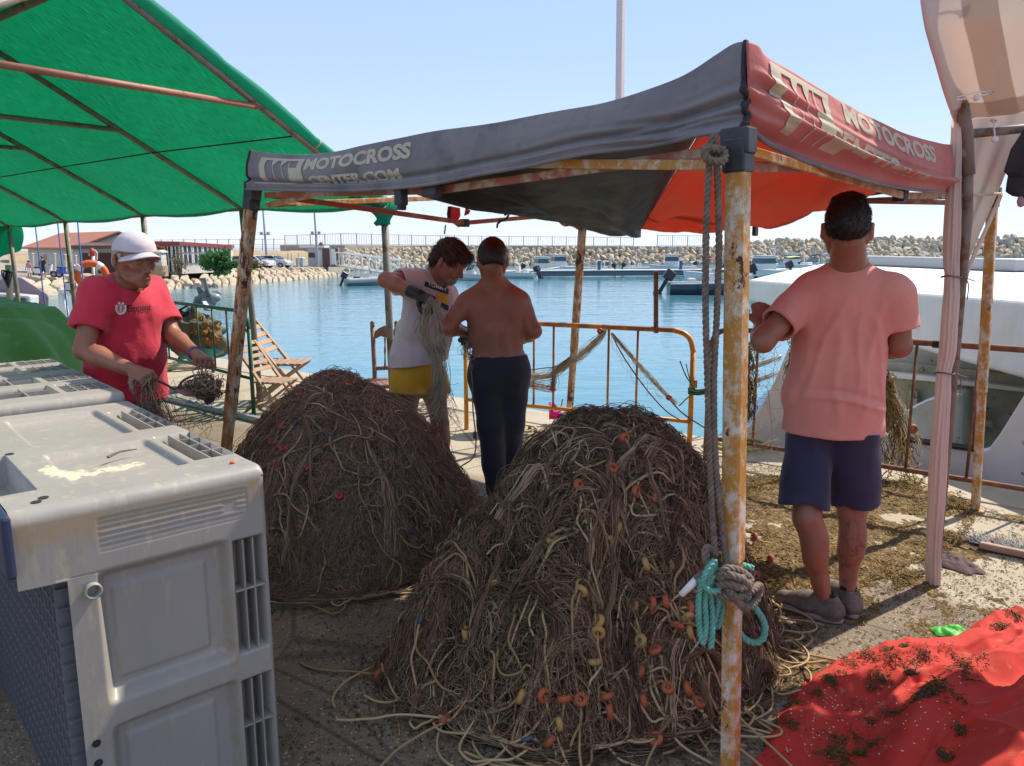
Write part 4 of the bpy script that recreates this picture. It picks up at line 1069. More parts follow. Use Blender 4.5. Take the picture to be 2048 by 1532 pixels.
m1 = MB(); vs_ = np.linspace(0, 1, 60)
p = VAB(np.full_like(vs_, 1.0), vs_) ; m1.tube([Vector(q_) + Vector((0.003*math.sin(k*1.3)*(k > 25), 0, 0)) for k, q_ in enumerate(p)], .008, 6)
m1.obj('corner_piping', M['piping'], VAo, smooth=True)
m1 = MB(); p = VAB(np.full_like(vs_, 0.0), vs_); m1.tube([Vector(q_) for q_ in p], .008, 6); m1.obj('corner_piping', M['piping'], VAo, smooth=True)
def ux(Vf, px, v=.4):
 us = np.linspace(0, 1, 400); pts = Vf(us, np.full_like(us, v))
 q_ = pts - np.array([0, 0, CH]); dep = q_[:, 1]*math.cos(TH) - q_[:, 2]*math.sin(TH)
 xs = 1024 + F*q_[:, 0]/dep
 return float(np.interp(px, xs, us))
def put_text(Vf, txt, u0, u1, v0, v1, par, bold=.035, shear=0, v0b=None, v1b=None):
 V, T = text_mesh(txt, 1.0, bold, .06, shear)
 a = np.array(V); x = (a[:, 0]-a[:, 0].min())/(a[:, 0].max()-a[:, 0].min()); y = (a[:, 1]-a[:, 1].min())/(a[:, 1].max()-a[:, 1].min())
 u = u0 + (u1-u0)*x
 va = v0 if v0b is None else v0 + (v0b-v0)*x; vb = v1 if v1b is None else v1 + (v1b-v1)*x
 v = vb + (va-vb)*y
 p = Vf(u, v, .003)
 m1 = MB(); m1.add([tuple(q_) for q_ in p], T); return m1.obj('lettering', M['print'], par)
def put_strip(Vf, pts, par, wobble=0.0, n=24):
 """pts: list of quads rows (v, ua, ub)"""
 vv = np.linspace(0, 1, n); rows = np.array(pts); t = np.linspace(0, 1, len(pts))
 v = np.interp(vv, t, rows[:, 0]); ua = np.interp(vv, t, rows[:, 1]); ub = np.interp(vv, t, rows[:, 2])
 L_ = Vf(ua, v, .0045); R_ = Vf(ub, v, .0045); Mi = Vf((ua+ub)/2, v, .0045)
 vs = [tuple(q_) for tr in zip(L_, Mi, R_) for q_ in tr]
 fs = []
 for i in range(n-1):
  for k in (0, 1): fs.append((i*3+k, i*3+k+1, (i+1)*3+k+1, (i+1)*3+k))
 return vs, fs
def logo(Vf, x0, x1, par, v0, v1, flip=False):
 m1 = MB(); U = lambda t, v: ux(Vf, x0 + (x1-x0)*t, v)
 wv = lambda t, k: U(t, .4) + 0.0
 du = (ux(Vf, x1) - ux(Vf, x0))
 u0 = ux(Vf, x0)
 wave = lambda v: du*.035*math.sin((v-v0)/(v1-v0)*5.2)
 def stripe(ta, tb, va, vb, ta2=None, tb2=None):
  ta2 = ta if ta2 is None else ta2; tb2 = tb if tb2 is None else tb2
  rows = []
  for k in range(13):
   s_ = k/12; v = va + (vb-va)*s_
   rows.append((v, u0 + du*(ta+(ta2-ta)*s_) - wave(v), u0 + du*(tb+(tb2-tb)*s_) - wave(v)))
  m1.add(*put_strip(Vf, rows, par))
 h_ = v1-v0
 stripe(0, .15, v0, v1)
 stripe(.15, 1.0, v0, v0+h_*.10)
 stripe(.30, .42, v0+h_*.10, v0+h_*.34, .33, .345); stripe(.33, .345, v0+h_*.34, v1, .36, .385)
 stripe(.50, .62, v0+h_*.10, v0+h_*.34, .53, .545); stripe(.53, .545, v0+h_*.34, v1, .56, .585)
 stripe(.68, .70, v0+h_*.10, v0+h_*.42, .70, .72)
 stripe(.88, 1.0, v0+h_*.10, v0+h_*.40)
 stripe(.70, 1.0, v0+h_*.40, v1, .68, 1.0)
 m1.obj('logo', M['print'], par)
logo(VAB, 521, 606, VAo, .13, .76)
put_text(VAB, 'MOTOCROSS', ux(VAB, 608), ux(VAB, 822), .12, .44, VAo, .045)
put_text(VAB, 'CENTER.COM', ux(VAB, 618), ux(VAB, 800), .60, .84, VAo, .045)
m1 = MB(); m1.add(*put_strip(VAB, [(.80, ux(VAB, 510), ux(VAB, 594)), (.84, ux(VAB, 510), ux(VAB, 590))], VAo)); m1.obj('print_edge', M['print'], VAo)
logo(VAD, 1538, 1668, VDo, .05, .82)
put_text(VAD, 'MOTOCROSS', ux(VAD, 1684, .1), ux(VAD, 1868, .2), .015, .30, VDo, .045, 0, .10, .44)
put_text(VAD, 'CENTER', ux(VAD, 1676, .7), ux(VAD, 1812, .8), .43, .74, VDo, .04, 0, .56, .82)
put_text(VAD, '.COM', ux(VAD, 1815, .8), ux(VAD, 1850, .8), .72, .82, VDo, .04)
def bow(a, b, sag): return lambda u: np.array(a)*(1-u)[..., None] + np.array(b)*u[..., None] - np.array([0, 0, 1.])*(sag*np.sin(u*np.pi))[..., None]
rimTC, rimTD, rimTB = P(1170, 418, 6.3), P(1988, 300, 4.47), topAB[0]
eBC = bow(tuple(rimTB), tuple(rimTC), .03); eCD = bow(tuple(rimTC), tuple(rimTD), .03)
def panel(ef, mm, sag, seed, ripple=.02, name='roof_panel', vmax=1.0, bulge=None):
 def f(u, v):
  v = v*vmax
  E = ef(u); c = np.array(C0); E = E + (c-E)*.02; E[..., 2] -= .035
  p = E*(1-v)[..., None] + c*v[..., None]
  s_ = sag*np.sin(np.pi*v**.8)*np.sin(np.pi*np.clip(u, 0, 1))**.8
  s_ = s_ + ripple*np.sin(np.pi*v)*np.sin(np.pi*u)*(np.sin(u*22+seed+4*v) + 1.2*fbm(u*8, v*6, seed))
  if bulge is not None: s_ = s_ + bulge(u, v)
  p[..., 2] -= s_
  return tuple(np.moveaxis(p, -1, 0))
 return gridmesh(name, f, 110, 70, M[mm], gz, thick=.002)
panel(tAB, 'blackcloth', .07, 1.0, .026, bulge=lambda u, v: .06*np.exp(-((u-.62)/.2)**2)*np.exp(-((v-.85)/.25)**2))
panel(tAD, 'orangecloth', .10, 2.0, .040, bulge=lambda u, v: .03*np.sin(v*14+u*5)*np.sin(np.pi*v)*np.sin(np.pi*u))
panel(eCD, 'blackcloth', .02, 3.0, .01)
panel(eBC, 'orangecloth', .02, 4.0, .01, vmax=.97)
def vbk(e, h0, seed, mm, hf=None):
 def f(u, v):
  p = e(u); hh = h0 if hf is None else hf(u)
  p[..., 2] -= v*hh; p[..., 1] += .02*fbm(u*10, v*2, seed)
  return tuple(np.moveaxis(p, -1, 0))
 return gridmesh('valance', f, 90, 10, M[mm], gz, thick=.002)
tag(vbk(eCD, .15, 2.0, 'blackcloth'), 'black rear valance')
tag(vbk(eBC, .1, 7.0, 'torn', lambda u: .13*sstep(u, .74, .95) + .035*np.abs(np.sin(u*37))*(u > .55) + .004), 'torn red rear valance')
m1 = MB(); mb_ = mBC[1]
def scrap(pts, Yd): m1 = MB(); m1.extr([P(x, y, Yd) for x, y in pts], (0, .006, 0)); m1.obj('torn_scrap', M['torn'], gz)
scrap([(900, 412), (920, 416), (921, 432), (914, 444), (932, 440), (926, 449), (917, 455), (905, 446), (898, 430)], 5.0)
scrap([(931, 416), (941, 421), (938, 428), (928, 432)], 5.0)
scrap([(1047, 422), (1066, 428), (1060, 434), (1048, 437)], 5.8); scrap([(1066, 428), (1078, 425), (1070, 436)], 5.8)
scrap([(1150, 440), (1172, 436), (1187, 448), (1180, 456), (1166, 457)], 6.2)
m1 = MB(); m1.tube(smooth_pl([P(1070, 418, 5.3), P(1050, 420, 5.3), P(1032, 425, 5.3), P(1014, 420, 5.3), P(1010, 430, 5.3), P(1016, 424, 5.3)], 24), .009, 6)
m1.tube(smooth_pl([P(1020, 424, 5.3), P(1012, 438, 5.3), P(1000, 442, 5.3), P(988, 443, 5.3)], 10), .008, 6); m1.tube([P(1003, 441, 5.3), P(995, 448, 5.3), P(994, 456, 5.3)], .008, 6)
m1.tube([P(899, 413, 5), P(897, 428, 5), P(899, 446, 5)], .012, 6); m1.tube([P(891, 450, 5), P(889, 468, 5)], .005, 5)
m1.tube([P(1106, 407, 5), P(1104, 420, 5), P(1112, 427, 5), P(1116, 415, 5)], .006, 6); m1.tube([P(1120, 415, 5), P(1121, 432, 5)], .006, 6)
m1.obj('tie_cords', M['piping'], gz)
for (x, y, Yd, w_, h_) in ((802, 388, 3.0, .04, .085), (803, 407, 3.0, .018, .05), (864, 381, 2.9, .075, .045), (1799, 386, 3.25, .03, .045), (1511, 452, 3.6, .018, .09)):
 m1 = MB(); c_ = P(x, y, Yd); m1.box(c_, (w_, .04, h_), rz=yaw*0+R(-40)); m1.obj('frame_clip' if h_ != .09 else 'hanging_strap', M['bracket'], gz, bevel=.006)
# =============================== ropes hanging from the gazebo ===============================
M['greyrope'] = mat('weathered_rope', (.23, .175, .135), .9, (.13, .10, .08), 40, bump=.5, bscale=150, bdist=.003)
M['tealrope'] = mat('teal_rope', (.10, .33, .25), .85, (.16, .42, .32), 40, bump=.5, bscale=150, bdist=.003)
def rope(name_mb, pts, rad, n, strands=3, pitch=.045, sub=1):
 """laid rope: strands twisted round a path"""
 pts = smooth_pl(pts, n); x0 = None; s_ = 0; lines = [[] for _ in range(strands)]
 for i, p in enumerate(pts):
  d = (pts[min(i+1, n)] - pts[max(i-1, 0)]).normalized()
  if x0 is None: x, y, _ = basis(d)
  else: x = (x0 - d*x0.dot(d)).normalized(); y = d.cross(x)
  x0 = x
  if i: s_ += (pts[i]-pts[i-1]).length
  for k in range(strands):
   a = 2*math.pi*(k/strands + s_/pitch); lines[k].append(p + (x*math.cos(a) + y*math.sin(a))*rad*.5)
 for l_ in lines: name_mb.tube(l_, rad*.58, 5)
rp_ = thing('hanging_rope', 'doubled grey rope tied to the gazebo corner and knotted round the rusty leg', 'rope', TA - Vector((0, 0, .1)))
m1 = MB(); yr = 2.0
rope(m1, [P(1424, 268, yr), P(1418, 330, yr), P(1413, 450, yr), P(1411, 600, yr), P(1415, 760, yr), P(1419, 900, yr), P(1424, 1020, yr), P(1430, 1110, yr)], .0088, 420)
rope(m1, [P(1430, 268, yr), P(1434, 330, yr), P(1438, 480, yr), P(1434, 620, yr), P(1428, 760, yr), P(1430, 900, yr), P(1440, 1020, yr), P(1452, 1120, yr), P(1462, 1150, yr-.05)], .0088, 420)
m1.obj('strands', M['greyrope'], rp_, smooth=True)
m1 = MB(); kk = random.Random(4)
rope(m1, [P(1440, 300, yr-.02), P(1412, 296, yr-.04), P(1414, 318, yr-.04), P(1446, 322, yr-.03), P(1446, 300, yr), P(1418, 304, yr+.03)], .0105, 80)
def ringpx(cx, cy, rx, rz_, Yd, ph=0, tilt=.06, turns=1.0, n=7, dx=0, dy=0):
 return [P(cx + rx*math.cos(ph + 2*math.pi*turns*k/n) + dx*k/n, cy + rz_*math.sin(ph + 2*math.pi*turns*k/n) + dy*k/n, Yd + tilt*math.sin(ph + 2*math.pi*turns*k/n + 1.5)) for k in range(n+1)]
rope(m1, [P(1430, 1110, yr), P(1415, 1095, 1.99), P(1412, 1120, 1.97), P(1428, 1150, 1.96), P(1470, 1160, 1.94), P(1492, 1150, 1.98), P(1490, 1172, 2.04), P(1450, 1180, 2.05), P(1436, 1160, 2.0), P(1460, 1150, 1.93), P(1495, 1170, 1.94), P(1480, 1190, 1.95), P(1440, 1185, 1.95), P(1426, 1175, 2.0)], .0115, 260)
rope(m1, [P(1428, 1185, 1.96), P(1470, 1195, 1.93), P(1505, 1180, 1.96), P(1518, 1172, 2.0), P(1512, 1200, 2.0), P(1490, 1215, 1.95), P(1470, 1195, 1.93), P(1455, 1175, 1.93)], .0115, 150)
rope(m1, [P(1436, 1170, 1.95), P(1460, 1168, 1.925), P(1486, 1176, 1.93), P(1500, 1160, 1.98), P(1478, 1142, 1.96), P(1452, 1138, 1.95), P(1440, 1150, 1.95)], .0115, 130)
rope(m1, [P(1424, 1130, 1.98), P(1404, 1150, 1.96), P(1390, 1160, 1.95)], .0115, 40)
m1.obj('knot', M['greyrope'], rp_, smooth=True)
m1 = MB(); m1.tube([P(1392, 1160, 1.95), P(1380, 1172, 1.95), P(1362, 1190, 1.95)], [.011, .0105, .009], 8); m1.obj('taped_end', M['bwhite'], rp_, smooth=True)
tr_ = thing('teal_rope', 'teal rope bundled in loops on the rusty leg beside the net pile', 'rope', P(1435, 1200, 1.97))
m1 = MB()
for k, (x0, x1, yb) in enumerate(((1398, 1412, 1285), (1408, 1424, 1262), (1416, 1437, 1240), (1402, 1430, 1270), (1422, 1444, 1255))):
 Yd = 1.95 + k*.012
 rope(m1, [P(1430, 1120+k*3, Yd), P(1412+k*5, 1145, Yd-.02), P(x0+k*2, 1190, Yd-.01), P(x0, yb-40, Yd), P((x0+x1)/2, yb, Yd), P(x1, yb-35, Yd), P(x1-2, 1195, Yd), P(1425+k*3, 1150, Yd)], .0085, 120)
rope(m1, [P(1396, 1160, 1.94), P(1420, 1182, 1.93), P(1440, 1180, 1.94)], .009, 40)
rope(m1, [P(1424, 1230, 1.96), P(1424, 1270, 1.95), P(1421, 1296, 1.95)], .009, 40)
rope(m1, [P(1484, 1130, 2.05), P(1496, 1134, 2.05), P(1506, 1136, 2.05)], .009, 20)
rope(m1, [P(1492, 1190, 2.06), P(1510, 1215, 2.06), P(1528, 1245, 2.06), P(1528, 1272, 2.05), P(1512, 1286, 2.05), P(1490, 1278, 2.05), P(1476, 1262, 2.05)], .0095, 110)
m1.obj('loops', M['tealrope'], tr_, smooth=True)
# =============================== green net tent ===============================
def greenmat():
 m = mat('green_shade_net', (.010, .36, .225), .7, (.008, .28, .17), 1.4, 6, trans=.60, bump=0)
 nt = m.node_tree; N, L = nt.nodes, nt.links; bs = N['Principled BSDF']
 cx = N.new('ShaderNodeCombineXYZ')
 for i_, (an_, k_) in enumerate((('uu', 260.0), ('vv', 30.0))):
  at = N.new('ShaderNodeAttribute'); at.attribute_name = an_; mm_ = N.new('ShaderNodeMath'); mm_.operation = 'MULTIPLY'; mm_.inputs[1].default_value = k_; L.new(at.outputs['Fac'], mm_.inputs[0]); L.new(mm_.outputs[0], cx.inputs[i_])
 n = N.new('ShaderNodeTexNoise'); n.inputs['Scale'].default_value = 1.0; n.inputs['Detail'].default_value = 3; L.new(cx.outputs[0], n.inputs['Vector'])
 src = bs.inputs['Base Color'].links[0].from_socket
 r_ = N.new('ShaderNodeMapRange'); r_.inputs['From Min'].default_value = .32; r_.inputs['From Max'].default_value = .68; L.new(n.outputs['Fac'], r_.inputs['Value'])
 x = N.new('ShaderNodeMix'); x.data_type = 'RGBA'; L.new(r_.outputs[0], x.inputs['Factor']); L.new(src, x.inputs[6]); x.inputs[7].default_value = (.04, .56, .37, 1)
 L.new(x.outputs[2], bs.inputs['Base Color'])
 for l_ in list(nt.links):
  if l_.to_node.type == 'BSDF_TRANSLUCENT': nt.links.remove(l_)
 tr = [q_ for q_ in N if q_.type == 'BSDF_TRANSLUCENT'][0]; L.new(x.outputs[2], tr.inputs['Color'])
 b = N.new('ShaderNodeBump'); b.inputs['Strength'].default_value = .5; b.inputs['Distance'].default_value = .01; L.new(n.outputs['Fac'], b.inputs['Height']); L.new(b.outputs[0], bs.inputs['Normal'])
 return m
M['green'] = greenmat()
M['greytube'] = mat('grey_steel_tube', (.17, .155, .13), .6, (.24, .20, .15), 12, col3=(.16, .07, .04), scale3=8, lo3=.56, hi3=.62)
M['browntube'] = mat('brown_primer_tube', (.36, .15, .09), .6, (.28, .12, .08), 9, col3=(.10, .07, .05), scale3=22, lo3=.6, hi3=.66)
gt = thing('net_shelter', 'green shade net shelter on rusty tube frames over the man in red', 'tent', (-4, 6.5, 0))
def eav(px, py):
 k = -(px-1024)/F*1.0
 return onplane(px, py, (-2.48, 7.55), (-7.2, 11.28))
Epx = [(768, 412), (484, 418), (286, 431), (131, 443), (18, 452), (-110, 464)]
E = [eav(*e) for e in Epx]
bx = [(787, 690, 6.9), (522, 815, 0), (318, 640, 0), (166, 640, 0), (52, 600, 0), (-60, 600, 0)]
pd = Vector((.62, .785, 0))       # across the tent, towards the water
apex = [P(190, -52, 4.62)]
dirL = Vector((-.785, .62, 0))
Wd = (E[0] - apex[0]).dot(pd)
for i in range(1, 6):
 s_ = (E[i]-E[0]).dot(dirL); apex.append(apex[0] + dirL*s_*1.0 + Vector((0, 0, .02)))
near = [a - pd*Wd*1.0 + Vector((0, 0, (E[i].z-a.z))) for i, a in enumerate(apex)]
posts_b = [G(789, 868, 0), G(522, 815, 0)] + [Vector((E[i].x + .02, E[i].y, 0)) for i in range(2, 6)]
for i in range(6):
 m1 = MB(); m1.tube([posts_b[i], lerp(posts_b[i], E[i], .5), E[i]], .03, 10); po = m1.obj('post', M['greytube'], gt, smooth=True)
 m1 = MB(); m1.tube([E[i], apex[i]], .024, 8); m1.obj('rafter', M['greytube'], gt, smooth=True)
 m1 = MB(); m1.tube([near[i], apex[i]], .024, 8); m1.obj('rafter', M['greytube'], gt, smooth=True)
 m1 = MB(); m1.tube([near[i], Vector((near[i].x, near[i].y, 0))], .03, 8)
 if i > 2: m1.obj('post', M['greytube'], gt, smooth=True)
 ta = lerp(E[i], apex[i], .52); tb = lerp(near[i], apex[i], .52)
 if i < 4: m1 = MB(); m1.tube([ta, tb], .021, 8); m1.obj('collar_tie', M['browntube'] if i == 0 else M['greytube'], gt, smooth=True)
m1 = MB(); m1.tube(apex, .028, 8); m1.obj('ridge_pole', M['greytube'], gt, smooth=True)
m1 = MB(); m1.tube(E, .02, 8); m1.obj('eave_pole', M['greytube'], gt, smooth=True)
m1 = MB(); m1.tube([lerp(E[i], apex[i], .40) - Vector((0, 0, .02)) for i in range(6)], .006, 6); m1.obj('guy_line', M['piping'], gt)
Ea = np.array([tuple(e) for e in E]); Aa = np.array([tuple(e) for e in apex]); Na = np.array([tuple(e) for e in near])
def netf(Lo, side):
 def f(u, v):
  t = u*5; i = np.clip(t.astype(int), 0, 4); fr = t-i
  e = Lo[i]*(1-fr)[..., None] + Lo[i+1]*fr[..., None]; a = Aa[i]*(1-fr)[..., None] + Aa[i+1]*fr[..., None]
  a = a + np.array([0, 0, .03])
  p = e*(1-v)[..., None] + a*v[..., None]
  p[..., 2] += .035 - .05*np.sin(fr*np.pi)*(.4+.6*(1-v)) + .012*fbm(u*14, v*6, 2.0)
  p[..., 2] -= .03*np.exp(-v*14)
  return tuple(np.moveaxis(p, -1, 0)) + ({'uu': u*5, 'vv': v},)
 return f
gridmesh('net_slope', netf(Ea, 1), 150, 70, M['green'], gz if False else gt, thick=.003)
gridmesh('net_slope', netf(Na, -1), 150, 50, M['green'], gt, thick=.003)
m1 = MB(); hp = []
for k in range(41):
 t = k/40; p = lerp(E[0], apex[0], t) + Vector((.012, -.01, .022 + .035*math.sin(t*math.pi) + .03*t*t)); hp.append(p)
rr_ = [.030 + .016*abs(math.sin(k/40*math.pi*3.1))**.7 + .004*rr.random() for k in range(41)]
m1.tube(hp, rr_, 10); m1.obj('rolled_edge', M['green'], gt, smooth=True)
m1 = MB()
for t in (.31, .76):
 c_ = lerp(E[0], apex[0], t) + Vector((.012, -.01, .022+.035*math.sin(t*math.pi)+.03*t*t)); d_ = (apex[0]-E[0]).normalized(); x, y, _ = basis(d_)
 m1.tube([c_ + (x*math.cos(a*.7)+y*math.sin(a*.7))*.036 for a in range(9)], .007, 6, closed=True); m1.tube([c_, c_+Vector((-.05, 0, -.05))], .004, 5)
m1.obj('tie', M['print'], gt)
m1 = MB(); q0 = E[0]
for k in range(7):
 m1.tube(smooth_pl([q0+Vector((-.28+.07*k, .02*k, .06)), q0+Vector((-.10+.03*k, 0, -.02)), q0+Vector((.012*(k-3), -.03, -.10)), q0+Vector((.018*(k-4), -.035, -.15))], 10), [.03, .034, .034, .03, .028, .026, .024, .022, .02, .02, .018], 8)
m1.obj('gathered_corner', M['green'], gt, smooth=True)
gridmesh('side_curtain', lambda u, v: tuple(np.moveaxis(np.array(P(-120, 455, E[4].y))*(1-u)[..., None] + np.array(P(44, 452, E[4].y))*u[..., None] + (np.array([0, 0, -1.])*(v*(.34+.34*(1-u)))[..., None]) + np.array([-.10, .1, 0])*(v*u)[..., None] + np.array([0, .04, 0])*np.sin(u*25+v*4)[..., None], -1, 0)), 50, 20, M['green'], gt, thick=.003)
M['bluerope'] = mat('blue_rope', (.02, .10, .38), .7)
for k, (a, b_, lab) in enumerate((((70, 447), (84, 560), 'leftmost of the three blue ropes dropping from the green shelter eave'), ((115, 444), (128, 560), 'middle one of the three blue ropes dropping from the green shelter eave'), ((155, 441), (164, 538), 'rightmost of the three blue ropes dropping from the green shelter eave'))):
 Yd = eav(*a).y + .05; m1 = MB(); b2_ = P(b_[0] + (b_[0]-a[0])*.3, b_[1]+40, Yd); m1.tube([P(a[0], a[1], Yd), b2_, Vector((b2_.x+.02, b2_.y, 0.02))], .008, 6); tag(m1.obj('rope', M['bluerope'], smooth=True), lab, 'rope', 'blue ropes hanging from the green shelter')
# =============================== white tent on the right ===============================
def whitecloth():
 m = mat('white_tent_cloth', (.76, .68, .62), .8, (.78, .71, .65), 2.0, trans=.5, bump=.2, bscale=90, bdist=.002)
 return m
M['wcloth'] = whitecloth()
M['wcloth2'] = mat('doubled_tent_cloth', (.70, .60, .52), .8, (.66, .56, .48), 2.0, trans=.55, bump=.2, bscale=90, bdist=.002)
M['curtain'] = mat('pinkish_curtain', (.78, .65, .57), .8, (.80, .70, .63), 3.0, trans=.45, bump=.15, bscale=14, stretch=(5, 5, .8))
wt = thing('white_tent', 'white tent corner with a gathered curtain round its steel leg at the right', 'tent', G(1868, 1168, 0))
wb_ = G(1868, 1168, 0); wk = P(1931, 268, 3.42)
wtop = P(1868, -60, 2.95)
m1 = MB(); m1.tube([wb_, P(1935, 430, 3.43), P(1936, 330, 3.42), wk], .0215, 12)
m1.tube(smooth_pl([wk - Vector((0, 0, .1)), wk, P(1926, 215, 3.36), P(1912, 150, 3.28), P(1890, 60, 3.12), wtop], 24), .0215, 12); m1.obj('steel_leg', M['greytube'], wt, smooth=True)
m1 = MB(); m1.tube([P(1937, 350, 3.42), P(1932, 262, 3.42), P(1924, 212, 3.35)], .027, 12); m1.obj('sleeve_joint', M['greytube'], wt, smooth=True)
m1 = MB(); m1.tube([wk + Vector((.01, 0, 0)), P(2060, 256, 3.5), P(2300, 235, 3.6)], .02, 10); m1.obj('cross_bar', M['greytube'], wt, smooth=True)
topcl = [(1835, -40, 2.95), (1850, 60, 3.0), (1868, 120, 3.1), (1888, 190, 3.25), (1912, 252, 3.42)]
def roofc(u, v):
 L_ = arr([P(*p) for p in topcl], 60); t = v
 Lp = np.stack([np.interp(t, np.linspace(0, 1, 61), L_[:, k]) for k in range(3)], -1)
 Rp = Lp + np.array([2.6, 0.2, 0])*1.0
 p = Lp*(1-u)[..., None] + Rp*u[..., None]
 p[..., 2] += .04*sstep(u, 0, .03) + .35*u - .02*np.sin(u*20)*(1-u) + .006*fbm(u*40, v*6, 3.0)
 return tuple(np.moveaxis(p, -1, 0))
gridmesh('roof_cloth', roofc, 90, 50, M['wcloth'], wt, thick=.002)
for ua, ub, dz in ((.055, .085, .004), (.085, .108, .0045), (.20, .225, .004)):
 gridmesh('seam_band', lambda u, v: (lambda X, Y, Z: (X, Y, Z-dz))(*roofc(ua + u*(ub-ua), v)), 4, 50, M['wcloth2'], wt)
gridmesh('eave_band', lambda u, v: (lambda X, Y, Z: (X, Y, Z-.006))(*roofc(u, .86+v*.14)), 60, 6, M['wcloth2'], wt)
def side(u, v):
 tl, tr2 = np.array(P(1926, 232, 3.44)), np.array(P(2070, 205, 3.6)); bl, br = np.array(P(1908, 560, 3.43)), np.array(P(1930, 566, 3.43))
 ml, mr = np.array(P(1916, 392, 3.43)), np.array(P(2002, 386, 3.5))
 t = v*2
 a = np.where((t < 1)[..., None], tl*(1-t)[..., None]+ml*t[..., None], ml*(2-t)[..., None]+bl*(t-1)[..., None])
 b = np.where((t < 1)[..., None], tr2*(1-t)[..., None]+mr*t[..., None], mr*(2-t)[..., None]+br*(t-1)[..., None])
 p = a*(1-u)[..., None] + b*u[..., None]; p[..., 1] += .012*np.sin(u*16+v*5) + .03
 return tuple(np.moveaxis(p, -1, 0))
gridmesh('side_cloth', side, 40, 60, M['wcloth'], wt, thick=.002)
m1 = MB(); m1.tube([P(1918, 392, 3.43), P(2002, 387, 3.5)], .007, 6); m1.tube(smooth_pl([P(2003, 388, 3.5), P(1975, 452, 3.47), P(1940, 530, 3.44), P(1930, 566, 3.43)], 14), .009, 6); m1.obj('cloth_hem', M['curtain'], wt, smooth=True)
cpath = [(1912, 240, .030), (1912, 300, .040), (1907, 390, .052), (1905, 470, .062), (1903, 530, .055), (1903, 553, .050), (1902, 600, .058), (1896, 700, .062), (1888, 745, .052), (1885, 800, .060), (1878, 900, .064), (1873, 1000, .066), (1868, 1090, .058), (1867, 1150, .060), (1867, 1172, .048)]
cp3 = arr([P(x, y, 3.41 + .05*min(1, max(0, (y-600)/500))) for x, y, _ in cpath], 140); cr = np.interp(np.linspace(0, 1, 141), np.linspace(0, 1, len(cpath)), [c[2] for c in cpath])
def curt(u, v):
 k = v*140; c_ = np.stack([np.interp(k, np.arange(141), cp3[:, j]) for j in range(3)], -1); r_ = np.interp(k, np.arange(141), cr)
 a = u*2*np.pi
 rr2 = r_*.74*(.70 + .06*np.sin(a*7 + 2.5*np.sin(v*9)) + .05*np.sin(a*12 + v*7) + .08*fbm(np.cos(a)*5, np.sin(a)*5, v*6))
 return (c_[..., 0] + rr2*np.cos(a), c_[..., 1] + rr2*np.sin(a), c_[..., 2] + 0*a)
gridmesh('curtain', curt, 120, 200, M['curtain'], wt)
for (x, y, r_) in ((1903, 553, .040), (1889, 745, .040)):
 m1 = MB(); c_ = P(x, y, 3.42); m1.tube([c_ + Vector((math.cos(a*.5)*r_, math.sin(a*.5)*r_, .004*math.sin(a))) for a in range(13)], .004, 6, closed=True)
 m1.tube(smooth_pl([c_+Vector((r_*.9, -.02, 0)), c_+Vector((r_+.02, -.03, -.03)), c_+Vector((r_+.022, -.03, -.1))], 8), .0025, 5); m1.tube([c_+Vector((r_*.9, -.02, 0)), c_+Vector((r_+.05, -.03, -.02))], .0025, 5)
 m1.obj('tie_string', M['greyrope'], wt)
for (bx_, by_, gx, gy, tx, ty, Yd) in ((1953, 195, 1983, 185, 1913, 200, 3.30), (1990, 279, 1987, 242, 1990, 262, 3.40), (1941, 0, 1944, -2, 1880, 12, 3.05)):
 m1 = MB(); c_ = P(gx, gy, Yd-.01); m1.tube([c_+Vector((math.cos(a*.5)*.011, math.sin(a*.5)*.006, math.sin(a*.5)*.006)) for a in range(13)], .003, 6, closed=True); gr = m1.obj('grommet', M['steel'], wt, smooth=True)
 m1 = MB(); m1.lathe([(.001, -.014), (.010, -.010), (.014, 0), (.010, .010), (.001, .014)], P(bx_, by_, Yd-.03), (0, 0, 1), 14); m1.obj('bungee_ball', M['bwhite'], wt, smooth=True)
 m1 = MB(); m1.tube([P(gx, gy, Yd-.01), P(bx_, by_, Yd-.03), P(tx, ty, Yd-.04)], .0028, 5); m1.tube([P(gx, gy-3, Yd-.01), P((tx+gx)/2, (ty+gy)/2-7, Yd-.03), P(tx, ty-5, Yd-.04)], .0025, 5); m1.obj('bungee_cord', M['bwhite'], wt)
M['darkcloth'] = mat('dark_brown_cloth', (.028, .022, .024), .9, (.04, .032, .032), 10, bump=.4, bscale=20)
gm = thing('hanging_garment', 'dark cloth hanging over the white tent cross bar at the right edge', 'clothing', P(2040, 260, 3.46))
def garm(u, v):
 xs = [2024, 2000, 1994, 2004, 2002, 2012]; ys = [250, 300, 345, 352, 385, 395]
 lx = np.interp(v, np.linspace(0, 1, 6), xs); ly = np.interp(v, np.linspace(0, 1, 6), ys)
 l_ = np.stack([(lx-1024)/F*3.4, 0*lx + 3.44 + 0, CH + 0*lx], -1)
 X = (lx-1024)/F*3.38 + u*.55; Z = np.interp(ly, [250, 395], [P(2024, 250, 3.44).z, P(2024, 392, 3.44).z]) - .03*np.sin(u*9)*v
 return (X, 3.42 + .03*np.sin(u*26+v*3)*(.3+v), Z)
gridmesh('cloth', garm, 60, 30, M['darkcloth'], gm, thick=.006)
pg = thing('pink_tag', 'small pinkish bag hanging under the dark garment at the right edge', 'bag', P(2042, 398, 3.4))
m1 = MB(); m1.lathe([(.002, .03), (.012, .015), (.018, -.01), (.012, -.03), (.001, -.035)], P(2043, 398, 3.4), (0, 0, 1), 10); m1.obj('pouch', mat('pink_sheer', (.55, .35, .36), .6, trans=.4), pg, smooth=True)
